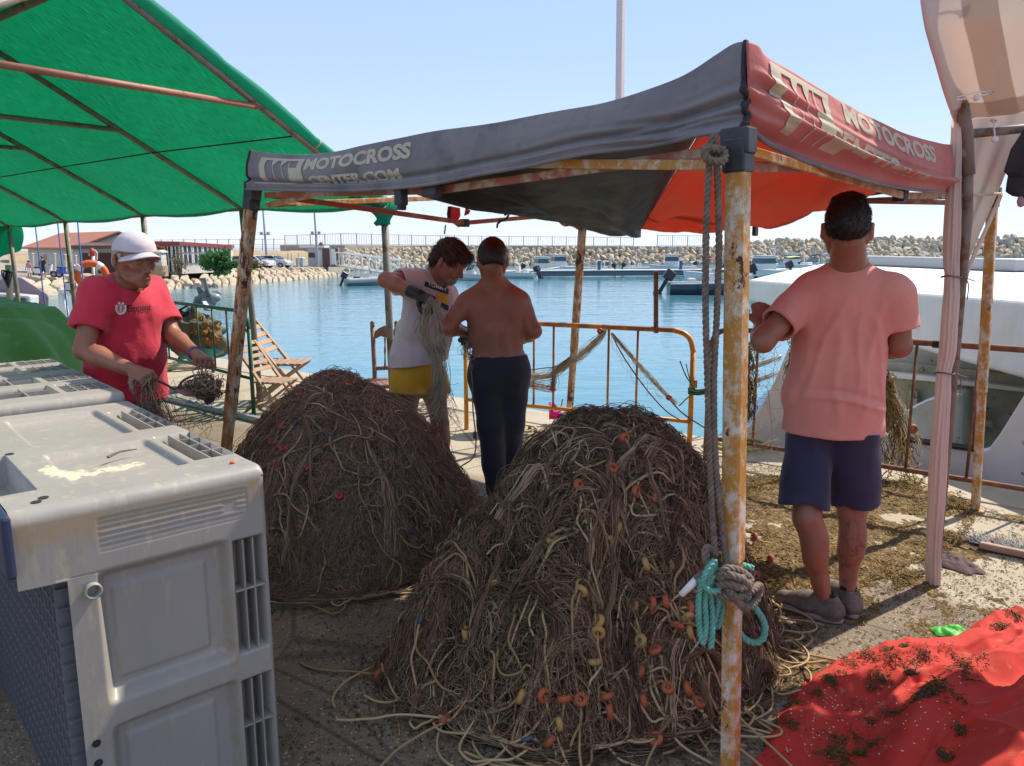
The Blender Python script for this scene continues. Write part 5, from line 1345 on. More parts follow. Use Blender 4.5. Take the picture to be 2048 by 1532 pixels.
# =============================== sculpting with signed distances ===============================
def _v(p): return np.array([p[0], p[1], p[2]], float)
class Sculpt:
 def __init__(s): s.ops = []
 def cone(s, a, b, ra, rb, k=.02, flat=False, sub=False, mir=None):
  s.ops.append(('cone', _v(a), _v(b), ra, rb, k, flat, sub)); return s
 def ell(s, c, r, m=None, k=.02, sub=False):
  """m: 3x3 with columns = local axes"""
  s.ops.append(('ell', _v(c), np.array(r, float), np.eye(3) if m is None else np.array([tuple(x) for x in m], float).T, k, sub)); return s
 def cut(s, o, n): s.ops.append(('cut', _v(o), _v(Vector(n).normalized()))); return s
 def disp(s, f): s.ops.append(('disp', f)); return s
 def grow(s, g): s.ops.append(('grow', g)); return s
 def bounds(s):
  lo, hi = np.full(3, 1e9), np.full(3, -1e9)
  for o in s.ops:
   if o[0] == 'cone' and not o[7]:
    for p, r_ in ((o[1], o[3]), (o[2], o[4])): lo = np.minimum(lo, p-r_); hi = np.maximum(hi, p+r_)
   if o[0] == 'ell' and not o[5]: lo = np.minimum(lo, o[1]-o[2].max()); hi = np.maximum(hi, o[1]+o[2].max())
  return lo, hi
 def field(s, lo, hi, h):
  n = np.ceil((hi-lo)/h).astype(int) + 1
  ax = [lo[i] + h*np.arange(n[i]) for i in range(3)]
  D = np.full(tuple(n), 0.15, np.float32)
  for o in s.ops:
   if o[0] in ('cone', 'ell'):
    if o[0] == 'cone': pl_, ph = np.minimum(o[1]-o[3], o[2]-o[4]), np.maximum(o[1]+o[3], o[2]+o[4]); k = o[5]
    else: R_ = np.abs(o[3]) @ o[2]; pl_, ph = o[1]-R_, o[1]+R_; k = o[4]
    mgn = k + 3*h + .012
    i0 = np.clip(np.floor((pl_-mgn-lo)/h).astype(int), 0, n); i1 = np.clip(np.ceil((ph+mgn-lo)/h).astype(int)+1, 0, n)
    if (i1 <= i0).any(): continue
    X = ax[0][i0[0]:i1[0], None, None]; Y = ax[1][None, i0[1]:i1[1], None]; Z = ax[2][None, None, i0[2]:i1[2]]
    sl_ = D[i0[0]:i1[0], i0[1]:i1[1], i0[2]:i1[2]]
    if o[0] == 'cone':
     a, b = o[1], o[2]; ab = b-a; L2 = max(ab @ ab, 1e-9)
     t = ((X-a[0])*ab[0] + (Y-a[1])*ab[1] + (Z-a[2])*ab[2])/L2
     tc = np.clip(t, 0, 1)
     d = np.sqrt((X-a[0]-tc*ab[0])**2 + (Y-a[1]-tc*ab[1])**2 + (Z-a[2]-tc*ab[2])**2) - (o[3] + (o[4]-o[3])*tc)
     if o[6]: d = np.maximum(d, (t-1)*math.sqrt(L2))
     sub = o[7]
    else:
     q_ = [sum(o[3][j, i]*((X, Y, Z)[j]-o[1][j]) for j in range(3)) for i in range(3)]
     k0 = np.sqrt(sum((q_[i]/o[2][i])**2 for i in range(3))) + 1e-9; k1 = np.sqrt(sum((q_[i]/o[2][i]**2)**2 for i in range(3))) + 1e-9
     d = k0*(k0-1)/k1; sub = o[5]
    if sub:
     hh = np.clip(.5 - .5*(sl_+d)/k, 0, 1); sl_[...] = sl_*(1-hh) + (-d)*hh + k*hh*(1-hh)
    else:
     hh = np.clip(.5 + .5*(sl_-d)/k, 0, 1); sl_[...] = sl_*(1-hh) + d*hh - k*hh*(1-hh)
   elif o[0] == 'cut':
    X = ax[0][:, None, None]; Y = ax[1][None, :, None]; Z = ax[2][None, None, :]
    D = np.maximum(D, ((X-o[1][0])*o[2][0] + (Y-o[1][1])*o[2][1] + (Z-o[1][2])*o[2][2]).astype(np.float32))
   elif o[0] == 'disp':
    m_ = np.abs(D) < .05; I = np.nonzero(m_)
    D[I] += o[1](ax[0][I[0]], ax[1][I[1]], ax[2][I[2]]).astype(np.float32)
   elif o[0] == 'grow': D -= o[1]
  return D
def surface_nets(D, lo, h):
 S = D < 0
 n = np.array(D.shape)
 acc = np.zeros(tuple(n-1)+(3,), np.float32); cnt = np.zeros(tuple(n-1), np.float32)
 def sl(o_): return tuple(slice(o_[i], n[i]-1+o_[i]) for i in range(3))
 for axis in range(3):
  others = [a for a in range(3) if a != axis]
  for p in (0, 1):
   for q_ in (0, 1):
    o0 = [0, 0, 0]; o0[others[0]] = p; o0[others[1]] = q_; o1 = list(o0); o1[axis] = 1
    d0, d1 = D[sl(o0)], D[sl(o1)]
    c = (d0 < 0) != (d1 < 0)
    I = np.nonzero(c)
    t = d0[I]/(d0[I]-d1[I])
    v = np.zeros((len(t), 3), np.float32); v[:, others[0]] = p; v[:, others[1]] = q_; v[:, axis] = t
    acc[I] += v; cnt[I] += 1
 act = cnt > 0; I = np.nonzero(act)
 V = acc[I]/cnt[I][:, None] + np.stack(I, -1)
 idx = np.full(act.shape, -1, np.int64); idx[I] = np.arange(len(V))
 Q = []
 for axis in range(3):
  b, c = [(axis+1) % 3, (axis+2) % 3]
  s0 = [slice(1, -1)]*3; s0[axis] = slice(0, -1); s1 = list(s0); s1[axis] = slice(1, None)
  A0, A1 = S[tuple(s0)], S[tuple(s1)]
  for flip, m_ in ((0, A0 & ~A1), (1, ~A0 & A1)):
   J = list(np.nonzero(m_))
   if not len(J[0]): continue
   J[b] = J[b]+1; J[c] = J[c]+1
   def g(db, dc):
    K_ = list(J); K_[b] = J[b]-db; K_[c] = J[c]-dc
    return idx[tuple(K_)]
   q4 = np.stack([g(1, 1), g(0, 1), g(0, 0), g(1, 0)], -1)
   Q.append(q4 if not flip else q4[:, ::-1])
 Q = np.concatenate(Q); Q = Q[(Q >= 0).all(1)]
 return V*h + lo, Q
def relax(V, Q, it=1, f=.5):
 for _ in range(it):
  s_ = np.zeros_like(V); c = np.zeros(len(V))
  for a, b in ((0, 1), (1, 2), (2, 3), (3, 0)):
   np.add.at(s_, Q[:, a], V[Q[:, b]]); np.add.at(c, Q[:, a], 1); np.add.at(s_, Q[:, b], V[Q[:, a]]); np.add.at(c, Q[:, b], 1)
  V = V*(1-f) + f*s_/np.maximum(c, 1)[:, None]
 return V
def sculpt_mesh(name, sculpts, mats, parent, h=.007, attr=None, sm=1, label=None):
 """sculpts: list of (Sculpt, h, clip) joined into ONE mesh"""
 Vs, Qs, off = [], [], 0
 for it in sculpts:
  s_, hh, clip = it if isinstance(it, tuple) else (it, h, None)
  lo, hi = s_.bounds() if clip is None else clip
  lo = np.array(lo) - 3*hh - .03; hi = np.array(hi) + 3*hh + .03
  D = s_.field(lo, hi, hh)
  V, Q = surface_nets(D, lo, hh); V = relax(V, Q, sm, .5)
  Vs.append(V); Qs.append(Q+off); off += len(V)
 V = np.concatenate(Vs); Q = np.concatenate(Qs)
 at = {k: f(V) for k, f in attr.items()} if attr else None
 o = npmesh(name, V, Q, mats, parent, True, at)
 if label: tag(o, label)
 return o
def frame_of(f, up=Vector((0, 0, 1))):
 f = Vector(f).normalized(); r_ = f.cross(up).normalized(); u = r_.cross(f).normalized(); return r_, f, u   # right, forward, up
def head_sculpt(c, f, up=Vector((0, 0, 1)), s=1.0, ears=True, face=True, brow=1.0, jaw=1.0, beard=0.0):
 """c = centre between the ears; f = gaze"""
 r_, f, u = frame_of(f, up); S = Sculpt(); c = Vector(c)
 L_ = lambda x, y, z: c + (r_*x + f*y + u*z)*s
 M_ = (r_, f, u)
 S.ell(L_(0, -.008, .035), (.076*s, .095*s, .090*s), M_, .02)
 S.ell(L_(0, .028, -.015), (.064*s, .066*s, .085*s), M_, .03)
 S.ell(L_(0, .040, -.070*jaw), (.043*s, .048*s, .035*s), M_, .03)
 S.ell(L_(0, .076, -.088*jaw), (.022*s, .018*s, .018*s), M_, .02)
 for q_ in (-1, 1):
  S.cone(L_(q_*.060, -.012, -.03), L_(q_*.046, .03, -.066*jaw), .018*s, .017*s, .025)
  S.ell(L_(q_*.044, .066, -.018), (.020*s, .016*s, .018*s), M_, .02)
 if face:
  S.cone(L_(-.040, .078, .030), L_(.040, .078, .030), .0125*s, .0125*s, .014)
  for q_ in (-1, 1):
   S.ell(L_(q_*.031, .098, .010), (.017*s, .014*s, .012*s), M_, .012, True)
   S.ell(L_(q_*.031, .079, .009), (.0135*s, .0125*s, .0115*s), M_, .004)
   S.cone(L_(q_*.018, .094, .016), L_(q_*.045, .084, .014), .0035*s, .003*s, .004)
  S.cone(L_(0, .088, .018), L_(0, .112, -.022), .0085*s, .0105*s, .012)
  S.ell(L_(0, .107, -.026), (.0145*s, .0125*s, .0105*s), M_, .008)
  for q_ in (-1, 1): S.ell(L_(q_*.013, .099, -.029), (.0075*s, .009*s, .0075*s), M_, .006)
  S.ell(L_(0, .084, -.052), (.026*s, .014*s, .018*s), M_, .015)
  S.cone(L_(-.021, .091, -.0500), L_(.021, .091, -.0500), .0042*s, .0042*s, .005)
  S.cone(L_(-.018, .090, -.0590), L_(.018, .090, -.0590), .0050*s, .0050*s, .005)
  S.cone(L_(-.023, .0985, -.0545), L_(.023, .0985, -.0545), .0032*s, .0032*s, .004, sub=True)
  for q_ in (-1, 1): S.cone(L_(q_*.020, .098, -.030), L_(q_*.032, .088, -.056), .003*s, .003*s, .010, sub=True)
 if ears:
  for q_ in (-1, 1):
   er = (r_*q_*.86 + f*(-.5)).normalized()
   ef = (f*.86 + r_*q_*.5).normalized()
   S.ell(L_(q_*.084, -.012, .000), (.0085*s, .018*s, .031*s), (er, ef, (u - f*.15).normalized()), .008)
   S.ell(L_(q_*.093, -.004, .002), (.006*s, .009*s, .017*s), (er, ef, u), .006, True)
   S.ell(L_(q_*.078, -.004, -.026), (.006*s, .009*s, .010*s), (er, ef, u), .006)
 return S, L_, (r_, f, u)
def hand_ops(S, w, d, n, thumb, s=1.0, curl=(.5, .6, .7, .8), tcurl=.4, spread=.12, k=.007):
 """w wrist, d wrist->knuckles, n the way the palm faces, thumb +1/-1 side"""
 d = Vector(d).normalized(); n = (Vector(n) - d*Vector(n).dot(d)).normalized(); x = d.cross(n)*thumb   # x points to the thumb side
 w = Vector(w); at = lambda a, b, c: w + (x*a + d*b + n*c)*s
 kn = [at(.030, .088, 0), at(.010, .093, -.003), at(-.011, .089, -.001), at(-.030, .080, .004)]
 root = [at(.016, .01, 0), at(.006, .01, 0), at(-.006, .01, 0), at(-.016, .01, 0)]
 for a, b in zip(root, kn): S.cone(a, b, .0145*s, .0125*s, .014)
 S.ell(at(.018, .035, .008), (.018*s, .030*s, .014*s), (x, d, n), .014)
 lens = [.072, .080, .074, .058]
 for i in range(4):
  p = kn[i]; c = curl[i]; ang = 0; dd_ = (d + x*spread*(1.2-i*.8)*.5).normalized()
  for j, (fr, rr0, rr1) in enumerate(((.44, .0103, .0092), (.31, .0092, .0084), (.25, .0084, .0068))):
   ang += c*(1.15 if j == 0 else 1.25 if j == 1 else .8)
   e = (dd_*math.cos(ang) + n*math.sin(ang)).normalized(); q_ = p + e*lens[i]*fr*s
   S.cone(p, q_, rr0*s, rr1*s, k*.6); p = q_
 p = at(.022, .022, .004); td = (x*.75 + d*.65 + n*.25).normalized()
 for j, (ln, r0, r1) in enumerate(((.040, .0150, .0120), (.034, .0118, .0105), (.028, .0105, .0080))):
  e = (td*math.cos(tcurl*j) + (n*.7 + d*.5 - x*.5).normalized()*math.sin(tcurl*j)).normalized(); q_ = p + e*ln*s; S.cone(p, q_, r0*s, r1*s, k); p = q_
 return kn
def folds(seed, amp=.006, fx=26, fz=6, ax=None):
 a = ax or (1, 0, 0)
 def f(x, y, z):
  t = x*a[0] + y*a[1]
  w = fbm(x*5+seed, y*5, z*4, 3)
  return amp*(np.sin(t*fx + w*5 + z*fz) * (0.5+.5*vn(x*3+seed, y*3, z*3)) + 1.2*fbm(x*9, y*9+seed, z*5, 3))
 return f
def hair_strands(V, N_, c, n, ln, r_, seed, down=.3, fwd=None, mat_=None, parent=None, name='strands', jitter=.4):
 rs = np.random.RandomState(seed); I = rs.randint(0, len(V), n); P0 = V[I]; Nn = N_[I]
 flow = -Nn*0
 t = rs.randn(n, 3)*jitter + np.array([0, 0, -down]) + (np.array(fwd) if fwd is not None else 0)
 T = t - Nn*(t*Nn).sum(1, keepdims=True); T /= np.linalg.norm(T, axis=1, keepdims=True)+1e-9
 m = 5; PT = np.zeros((n, m, 3)); L_ = ln*(.5+rs.rand(n))
 for k in range(m):
  s_ = k/(m-1); PT[:, k] = P0 + T*(L_*s_)[:, None] + Nn*(L_*(.35*s_ - .25*s_*s_))[:, None] + np.array([0, 0, -1])*(L_*.12*s_*s_)[:, None]
 Rr = np.repeat(np.linspace(1, .25, m)[None], n, 0)*r_
 TV, TQ = tubes(PT, Rr, 3)
 return npmesh(name, TV, TQ, mat_, parent, True)
def mesh_vn(o):
 me = o.data; n = len(me.vertices); v = np.zeros(n*3, np.float32); me.vertices.foreach_get('co', v); nn = np.zeros(n*3, np.float32); me.vertices.foreach_get('normal', nn)
 return v.reshape(-1, 3).astype(float), nn.reshape(-1, 3).astype(float)
def limb(S, a, b, ra, rm, rb, k=.02, t=.35):
 """a tapering limb with a belly at t"""
 m_ = lerp(a, b, t); S.cone(a, m_, ra, rm, k); S.cone(m_, b, rm, rb, k)
def drape_text(txt, size_w, target, origin, rx, ry, dirn, mm, parent, name='lettering', bold=.03, yscale=1.0, verts=None, tris=None, off=.0025):
 """lay flat letters on a garment: each point is cast along dirn onto the mesh"""
 from mathutils.bvhtree import BVHTree
 me = target.data; bt = BVHTree.FromPolygons([v.co for v in me.vertices], [tuple(p.vertices) for p in me.polygons])
 if verts is None:
  verts, tris = text_mesh(txt, 1.0, bold, .06); a = np.array(verts); w = a[:, 0].max()-a[:, 0].min()
  verts = [((x-a[:, 0].min())/w*size_w, (y-a[:, 1].min())/w*size_w*yscale) for x, y in verts]
 vs = []
 for x, y in verts:
  p = Vector(origin) + Vector(rx)*x + Vector(ry)*y; hit = bt.ray_cast(p, Vector(dirn))
  vs.append(hit[0] + hit[1]*off*(1 if hit[1].dot(Vector(dirn)) < 0 else -1) if hit[0] is not None else p)
 m1 = MB(); m1.add(vs, tris); return m1.obj(name, mm, parent)
def skinmat(name, c, c2, red=(.30, .09, .06)):
 return mat(name, c, .48, c2, 9, 5, .35, .7, bump=.18, bscale=180, bdist=.002, sss=.12, col3=red, scale3=14, lo3=.64, hi3=.95, attr='mask', attr_col=(.07, .055, .055))
M['skinR'] = skinmat('tanned_skin', (.35, .150, .085), (.29, .115, .065), (.34, .11, .065))
M['skinS'] = skinmat('sunburnt_skin', (.36, .145, .085), (.30, .115, .065), (.38, .11, .07))
M['skinT'] = skinmat('ruddy_skin', (.40, .155, .095), (.34, .12, .07), (.42, .12, .07))
M['skinE'] = skinmat('weathered_skin', (.31, .125, .072), (.25, .095, .055), (.31, .09, .055))
M['hairdark'] = mat('dark_hair', (.012, .009, .008), .5, (.025, .017, .013), 60)
M['hairbrown'] = mat('brown_hair', (.05, .028, .018), .5, (.09, .05, .03), 60)
M['hairgrey'] = mat('grey_hair', (.30, .28, .26), .6, (.42, .40, .37), 60)
M['salmon'] = mat('salmon_cotton', (.76, .29, .22), .85, (.70, .255, .19), 4, bump=.6, bscale=16, bdist=.008, sheen=.15)
M['salmonrib'] = mat('salmon_rib', (.64, .25, .20), .85)
M['redshirt'] = mat('crimson_cotton', (.56, .018, .05), .8, (.50, .014, .04), 4, bump=.6, bscale=16, bdist=.008, sheen=.15)
M['whiteshirt'] = mat('stained_white_cotton', (.66, .55, .56), .85, (.58, .48, .48), 5, bump=.6, bscale=16, bdist=.008, sheen=.1, col3=(.42, .32, .27), scale3=7, lo3=.62, hi3=.72)
M['navyshort'] = mat('navy_cotton', (.022, .022, .05), .85, (.032, .03, .065), 6, bump=.3, bscale=30, bdist=.005, sheen=.2)
M['charcoal'] = mat('charcoal_jersey', (.016, .017, .024), .85, (.024, .025, .033), 6, bump=.3, bscale=30, bdist=.005, sheen=.25)
M['yellow'] = mat('yellow_shorts', (.68, .37, .015), .7, (.60, .32, .012), 5, bump=.3, bscale=20, bdist=.006)
M['jeans'] = mat('dark_trousers', (.025, .028, .035), .85, (.06, .065, .075), 3, bump=.3, bscale=30)
M['glove'] = mat('dark_green_glove', (.010, .016, .013), .5, (.02, .026, .022), 20, bump=.3, bscale=60)
M['shoe'] = mat('dusty_grey_shoe', (.085, .07, .062), .85, (.19, .16, .13), 14, bump=.4, bscale=60, bdist=.004)
M['sole'] = mat('shoe_sole', (.34, .30, .26), .8)
M['sock'] = mat('black_sock', (.012, .012, .014), .9)
M['navyprint'] = mat('navy_print', (.015, .018, .04), .7)
M['yellowprint'] = mat('yellow_print', (.72, .42, .02), .7)
M['whiteprint'] = mat('white_print', (.75, .70, .68), .7)
M['blackprint'] = mat('black_print', (.03, .008, .012), .7)
def torso_ops(S, N, Pv, SL, SR, g=0.0, belly=1.0, k=.05, w=1.0, back=None, fwd=None, dp=1.0):
 lat = (SR-SL).normalized(); up = (N-Pv).normalized()
 f = up.cross(lat).normalized() if fwd is None else (Vector(fwd) - up*Vector(fwd).dot(up)).normalized()
 lat = f.cross(up).normalized()
 fr = (lat, f, up); at = lambda t, y=0: lerp(Pv, N, t) + f*y
 S.ell(at(.70, .005), ((.158+g)*w, (.108+g)*dp, .175+g*.5), fr, k)
 S.ell(at(.42, .02*belly), ((.150+g)*w, (.108*belly+g)*dp, .155+g*.5), fr, k)
 S.ell(at(.08, 0), ((.163+g)*w, (.118+g)*dp, .115+g*.5), fr, k)
 S.cone(N - up*.015, lerp(N, SL, .82) - up*.012, .050+g*.6, .048+g*.6, .05); S.cone(N - up*.015, lerp(N, SR, .82) - up*.012, .050+g*.6, .048+g*.6, .05)
 S.cone(SL + (N-SL)*.2 - up*.02, SR + (N-SR)*.2 - up*.02, .07+g*.6, .07+g*.6, .05)
 return fr, at
def shoe(parent, ankle, toe_dir, s=1.0, name='shoe'):
 f = Vector((toe_dir[0], toe_dir[1], 0)).normalized(); r_ = Vector((f.y, -f.x, 0)); up = Vector((0, 0, 1)); a = Vector((ankle[0], ankle[1], 0))
 at = lambda x, y, z: a + (r_*x + f*y + up*z)*s
 S = Sculpt()
 S.cone(at(0, -.045, .045), at(0, .06, .045), .040*s, .040*s, .03); S.cone(at(0, .06, .040), at(.006, .165, .032), .043*s, .034*s, .03)
 S.cone(at(0, -.02, .05), at(0, -.015, .088), .042*s, .040*s, .03); S.cone(at(0, .03, .07), at(0, .09, .055), .030*s, .030*s, .03)
 S.cone(at(0, -.01, .115), at(0, 0, .075), .036*s, .028*s, .01, sub=True)
 S.cut(at(0, 0, .008), (0, 0, -1))
 S.disp(lambda x, y, z: .0022*np.sin(z*260)*(z < .035) + .0015*fbm(x*40, y*40, z*40, 2))
 o = sculpt_mesh(name, [(S, .005, None)], M['shoe'], parent)
 m1 = MB(); prof = []
 for k in range(20):
  an = k/20*2*math.pi; yy = math.cos(an); xx = math.sin(an); prof.append(at(.044*xx*(1-.12*yy), .06+.142*yy, 0))
 m1.extr([Vector((p.x, p.y, .003)) for p in prof], (0, 0, .024)); m1.obj('sole', M['sole'], o, bevel=.006)
 m1 = MB()
 for q_ in range(4):
  yy = .045 + q_*.022; m1.tube(smooth_pl([at(-.024, yy, .075-q_*.006), at(0, yy+.004, .093-q_*.009), at(.024, yy, .075-q_*.006)], 6), .0025, 5)
 m1.obj('laces', M['sole'], o)
 return o
def cloth_mask(V): return np.zeros(len(V))
def man_salmon():
 Yc = 3.13
 H = P(1694, 462, 3.10); N = P(1697, 537, 3.16); Pv = P(1662, 815, 3.17)
 SL, SR = P(1608, 594, 3.20), P(1793, 592, 3.08)
 EL, WL = P(1526, 682, 3.05), P(1523, 650, 3.30); ER, WR = P(1799, 692, 3.10), P(1745, 700, 3.33)
 HL, HR = P(1622, 850, 3.22), P(1706, 850, 3.15); KL, KR = P(1614, 1035, 3.10), P(1703, 1022, 3.19)
 aL, aR = G(1645, 1236, .0), G(1692, 1222, .0); AL, AR = aL + Vector((0, 0, .09)), aR + Vector((0, 0, .09))
 root = thing('person', 'man in a salmon t-shirt and navy shorts, back turned, one fist raised', 'person', ((aL.x+aR.x)/2, (aL.y+aR.y)/2, 0))
 S, Lh, fr_ = head_sculpt(H, (.37, .93, -.04), s=1.07)
 S2 = Sculpt()
 S2.cone(H + Vector((0, -.015, -.03)), N + Vector((0, 0, -.02)), .066, .072, .02); S2.cone(N, lerp(N, SL, .4), .05, .04, .04); S2.cone(N, lerp(N, SR, .4), .05, .04, .04)
 torso_ops(S2, N, Pv, SL, SR, -.02, w=.95)
 limb(S2, SL, EL, .056, .052, .044); limb(S2, EL, WL, .046, .045, .028, t=.3)
 limb(S2, SR, ER, .056, .052, .044); limb(S2, ER, WR, .046, .045, .028, t=.3)
 for Hh, Kk, Aa_ in ((HL, KL, AL), (HR, KR, AR)):
  limb(S2, Hh, Kk, .085, .078, .056, .03)
  S2.cone(Kk, lerp(Kk, Aa_, .5), .052, .046, .03); S2.cone(lerp(Kk, Aa_, .5), Aa_, .046, .034, .03)
  S2.ell(lerp(Kk, Aa_, .32) + Vector((.004, -.030, 0)), (.052, .044, .11), None, .03)
  S2.cone(lerp(Kk, Aa_, .7) + Vector((0, -.022, 0)), Aa_ + Vector((0, -.03, -.02)), .014, .013, .02)
 Sh = Sculpt(); Sh.cone(lerp(EL, WL, .7), WL, .031, .027, .01)
 hand_ops(Sh, WL, P(1524, 618, 3.34)-WL + Vector((-.004, 0, .01)), Vector((.25, .95, .1)), 1, 1.02, (1.35, 1.4, 1.42, 1.45), .7)
 Sh2 = Sculpt(); Sh2.cone(lerp(ER, WR, .7), WR, .031, .027, .01); hand_ops(Sh2, WR, (-.6, .5, .15), (-.4, .4, -.6), -1, 1.0, (1.0, 1.1, 1.15, 1.2))
 def tat(V):
  d1 = np.exp(-((V - np.array(_v(lerp(KR, AR, .42))))**2 @ np.array([1/.08**2, 1/.12**2, 1/.17**2])))
  d2 = np.exp(-((V - _v(lerp(ER, WR, .2)))**2).sum(1)/.10**2)
  n_ = fbm(V[:, 0]*26, V[:, 1]*26, V[:, 2]*26, 3)
  line = 1-sstep(np.abs(n_), .02, .09)
  beard = np.exp(-((V - _v(Lh(0, .06, -.07)))**2).sum(1)/.055**2)*.0
  return np.clip(np.maximum(sstep(d1, .2, .45)*(line*.95+.2), sstep(d2, .25, .5)*(line*.7+.1)), 0, 1) + beard
 hl, hh_ = S.bounds()
 sculpt_mesh('body', [(S2, .0068, None), (S, .004, None), (Sh, .004, None), (Sh2, .005, None)], M['skinR'], root, attr={'mask': tat})
 r_, f, u = fr_
 Hs = Sculpt(); Hs.ell(Lh(0, -.012, .046), (.083, .102, .094), (r_, f, u), .01); Hs.ell(Lh(0, -.055, .01), (.070, .050, .055), (r_, f, u), .03); Hs.ell(Lh(0, .01, .112), (.06, .07, .03), (r_, f, u), .02)
 Hs.cut(Lh(0, 0, -.052), (0, 0, -1)); Hs.cut(Lh(0, .048, .01), f*.9 - u*.45)
 Hs.disp(lambda x, y, z: .005*fbm(x*45, y*45, z*30, 3) + .0008 + .0022*(z < H.z-.02))
 ho = sculpt_mesh('hair', [(Hs, .0045, None)], M['hairdark'], root)
 v, n_ = mesh_vn(ho); m_ = v[:, 2] > H.z - .06
 hair_strands(v[m_], n_[m_], H, 2600, .022, .0009, 3, down=.1, mat_=M['hairdark'], parent=ho, jitter=.8)
 T = Sculpt(); g = .020
 lat = (SR-SL).normalized()
 torso_ops(T, N, Pv, SL, SR, g, w=.99, k=.06)
 up = (N-Pv).normalized()
 hem = P(1665, 862, 3.17)
 T.cone(lerp(Pv, N, .3), hem + Vector((0, 0, -.05)), .13, .14, .05)
 for q_ in (-1, 1): T.cone(lerp(Pv, N, .5) + lat*q_*.060, hem + lat*q_*.080 + Vector((0, 0, -.06)), .112, .126, .05)
 for Sx, Ex in ((SL, EL), (SR, ER)):
  d_ = (Ex-Sx); T.cone(lerp(Sx, Ex, -.05), lerp(Sx, Ex, .64), .072, .078, .035, flat=True)
 T.disp(folds(1.0, .007, 30, 3))
 vx = (P(1700, 650, 3.0)).x
 def drape(x, y, z):
  o_ = 0
  for x0, s_, z0, z1, w_, a_ in ((.10, .10, .92, 1.36, .016, .013), (.055, .03, .98, 1.33, .013, .011), (-.02, -.02, .90, 1.30, .018, .010), (-.085, .32, 1.0, 1.36, .014, .012), (-.13, .15, .92, 1.22, .016, .009), (.15, -.25, 1.0, 1.32, .014, .010)):
   o_ = o_ - a_*np.exp(-((x - (vx + x0 + s_*(z-1.15) + .010*np.sin(z*17+x0*40)))/w_)**2)*sb(z, z0, z1, .14)
  return o_
 T.disp(drape)
 T.disp(lambda x, y, z: (.008*np.exp(-((z-P(0, 800, 3.0).z - .03*np.sin(x*11))/.014)**2) - .009*np.exp(-((z-P(0, 814, 3.0).z - .03*np.sin(x*11))/.014)**2))*sb(x, 1.22, 1.50, .12))
 T.cone(N + Vector((0, .0, .10)), N + Vector((0, .012, -.012)), .082, .072, .006, sub=True)
 for Sx, Ex, rr0 in ((SL, EL, .064), (SR, ER, .064)):
  T.cone(lerp(Sx, Ex, .50), lerp(Sx, Ex, .70), .058, .068, .004, sub=True)
 T.cut(hem, (.03, .05, -1))
 T.cone(hem + Vector((0, 0, -.06)), hem + Vector((0, 0, .02)), .10, .10, .01, sub=True)
 so_ = sculpt_mesh('shirt', [(T, .0062, None)], M['salmon'], root, sm=1)
 m1 = MB(); m1.tube([N + Vector((math.cos(a*math.pi/14)*.070, .006 + math.sin(a*math.pi/14)*.068, .020 + .022*math.sin(a*math.pi/14)*-1 + .006)) for a in range(28)], .0065, 6, closed=True); m1.obj('collar', M['salmonrib'], so_, smooth=True)
 B = Sculpt(); B.ell(lerp(HR, HL, .5)+Vector((0, 0, .03)), (.152, .118, .13), None, .05)
 for Hh, Kk, q_ in ((HL, KL, -1), (HR, KR, 1)):
  e = lerp(Hh, Kk, .95); B.cone(Hh + Vector((0, -.01, -.02)), Vector((e.x + q_*.012, e.y+.01, P(0, 1016, 3.1).z)), .104, .100, .03, flat=True)
  B.ell(Hh + Vector((0, -.05, -.01)), (.085, .075, .09), None, .04)
 B.disp(folds(4.0, .008, 30, 6))
 for Hh, Kk in ((HL, KL), (HR, KR)): B.cone(lerp(Hh, Kk, .72), lerp(Hh, Kk, 1.06), .06, .082, .006, sub=True)
 B.cut(hem + Vector((0, 0, .018)), (0, 0, 1))
 sculpt_mesh('shorts', [(B, .0068, None)], M['navyshort'], root)
 for A_k, td in ((AL, (-.75, .66)), (AR, (-.05, 1))):
  m1 = MB(); m1.lathe([(.036, -.03), (.037, .0), (.036, .025), (.037, .045), (.033, .047)], A_k + Vector((0, -.003, -.01)), (0, 0, 1), 18); m1.obj('sock', M['sock'], root, smooth=True)
  shoe(root, A_k, td, 1.08)
 return root
man_salmon()
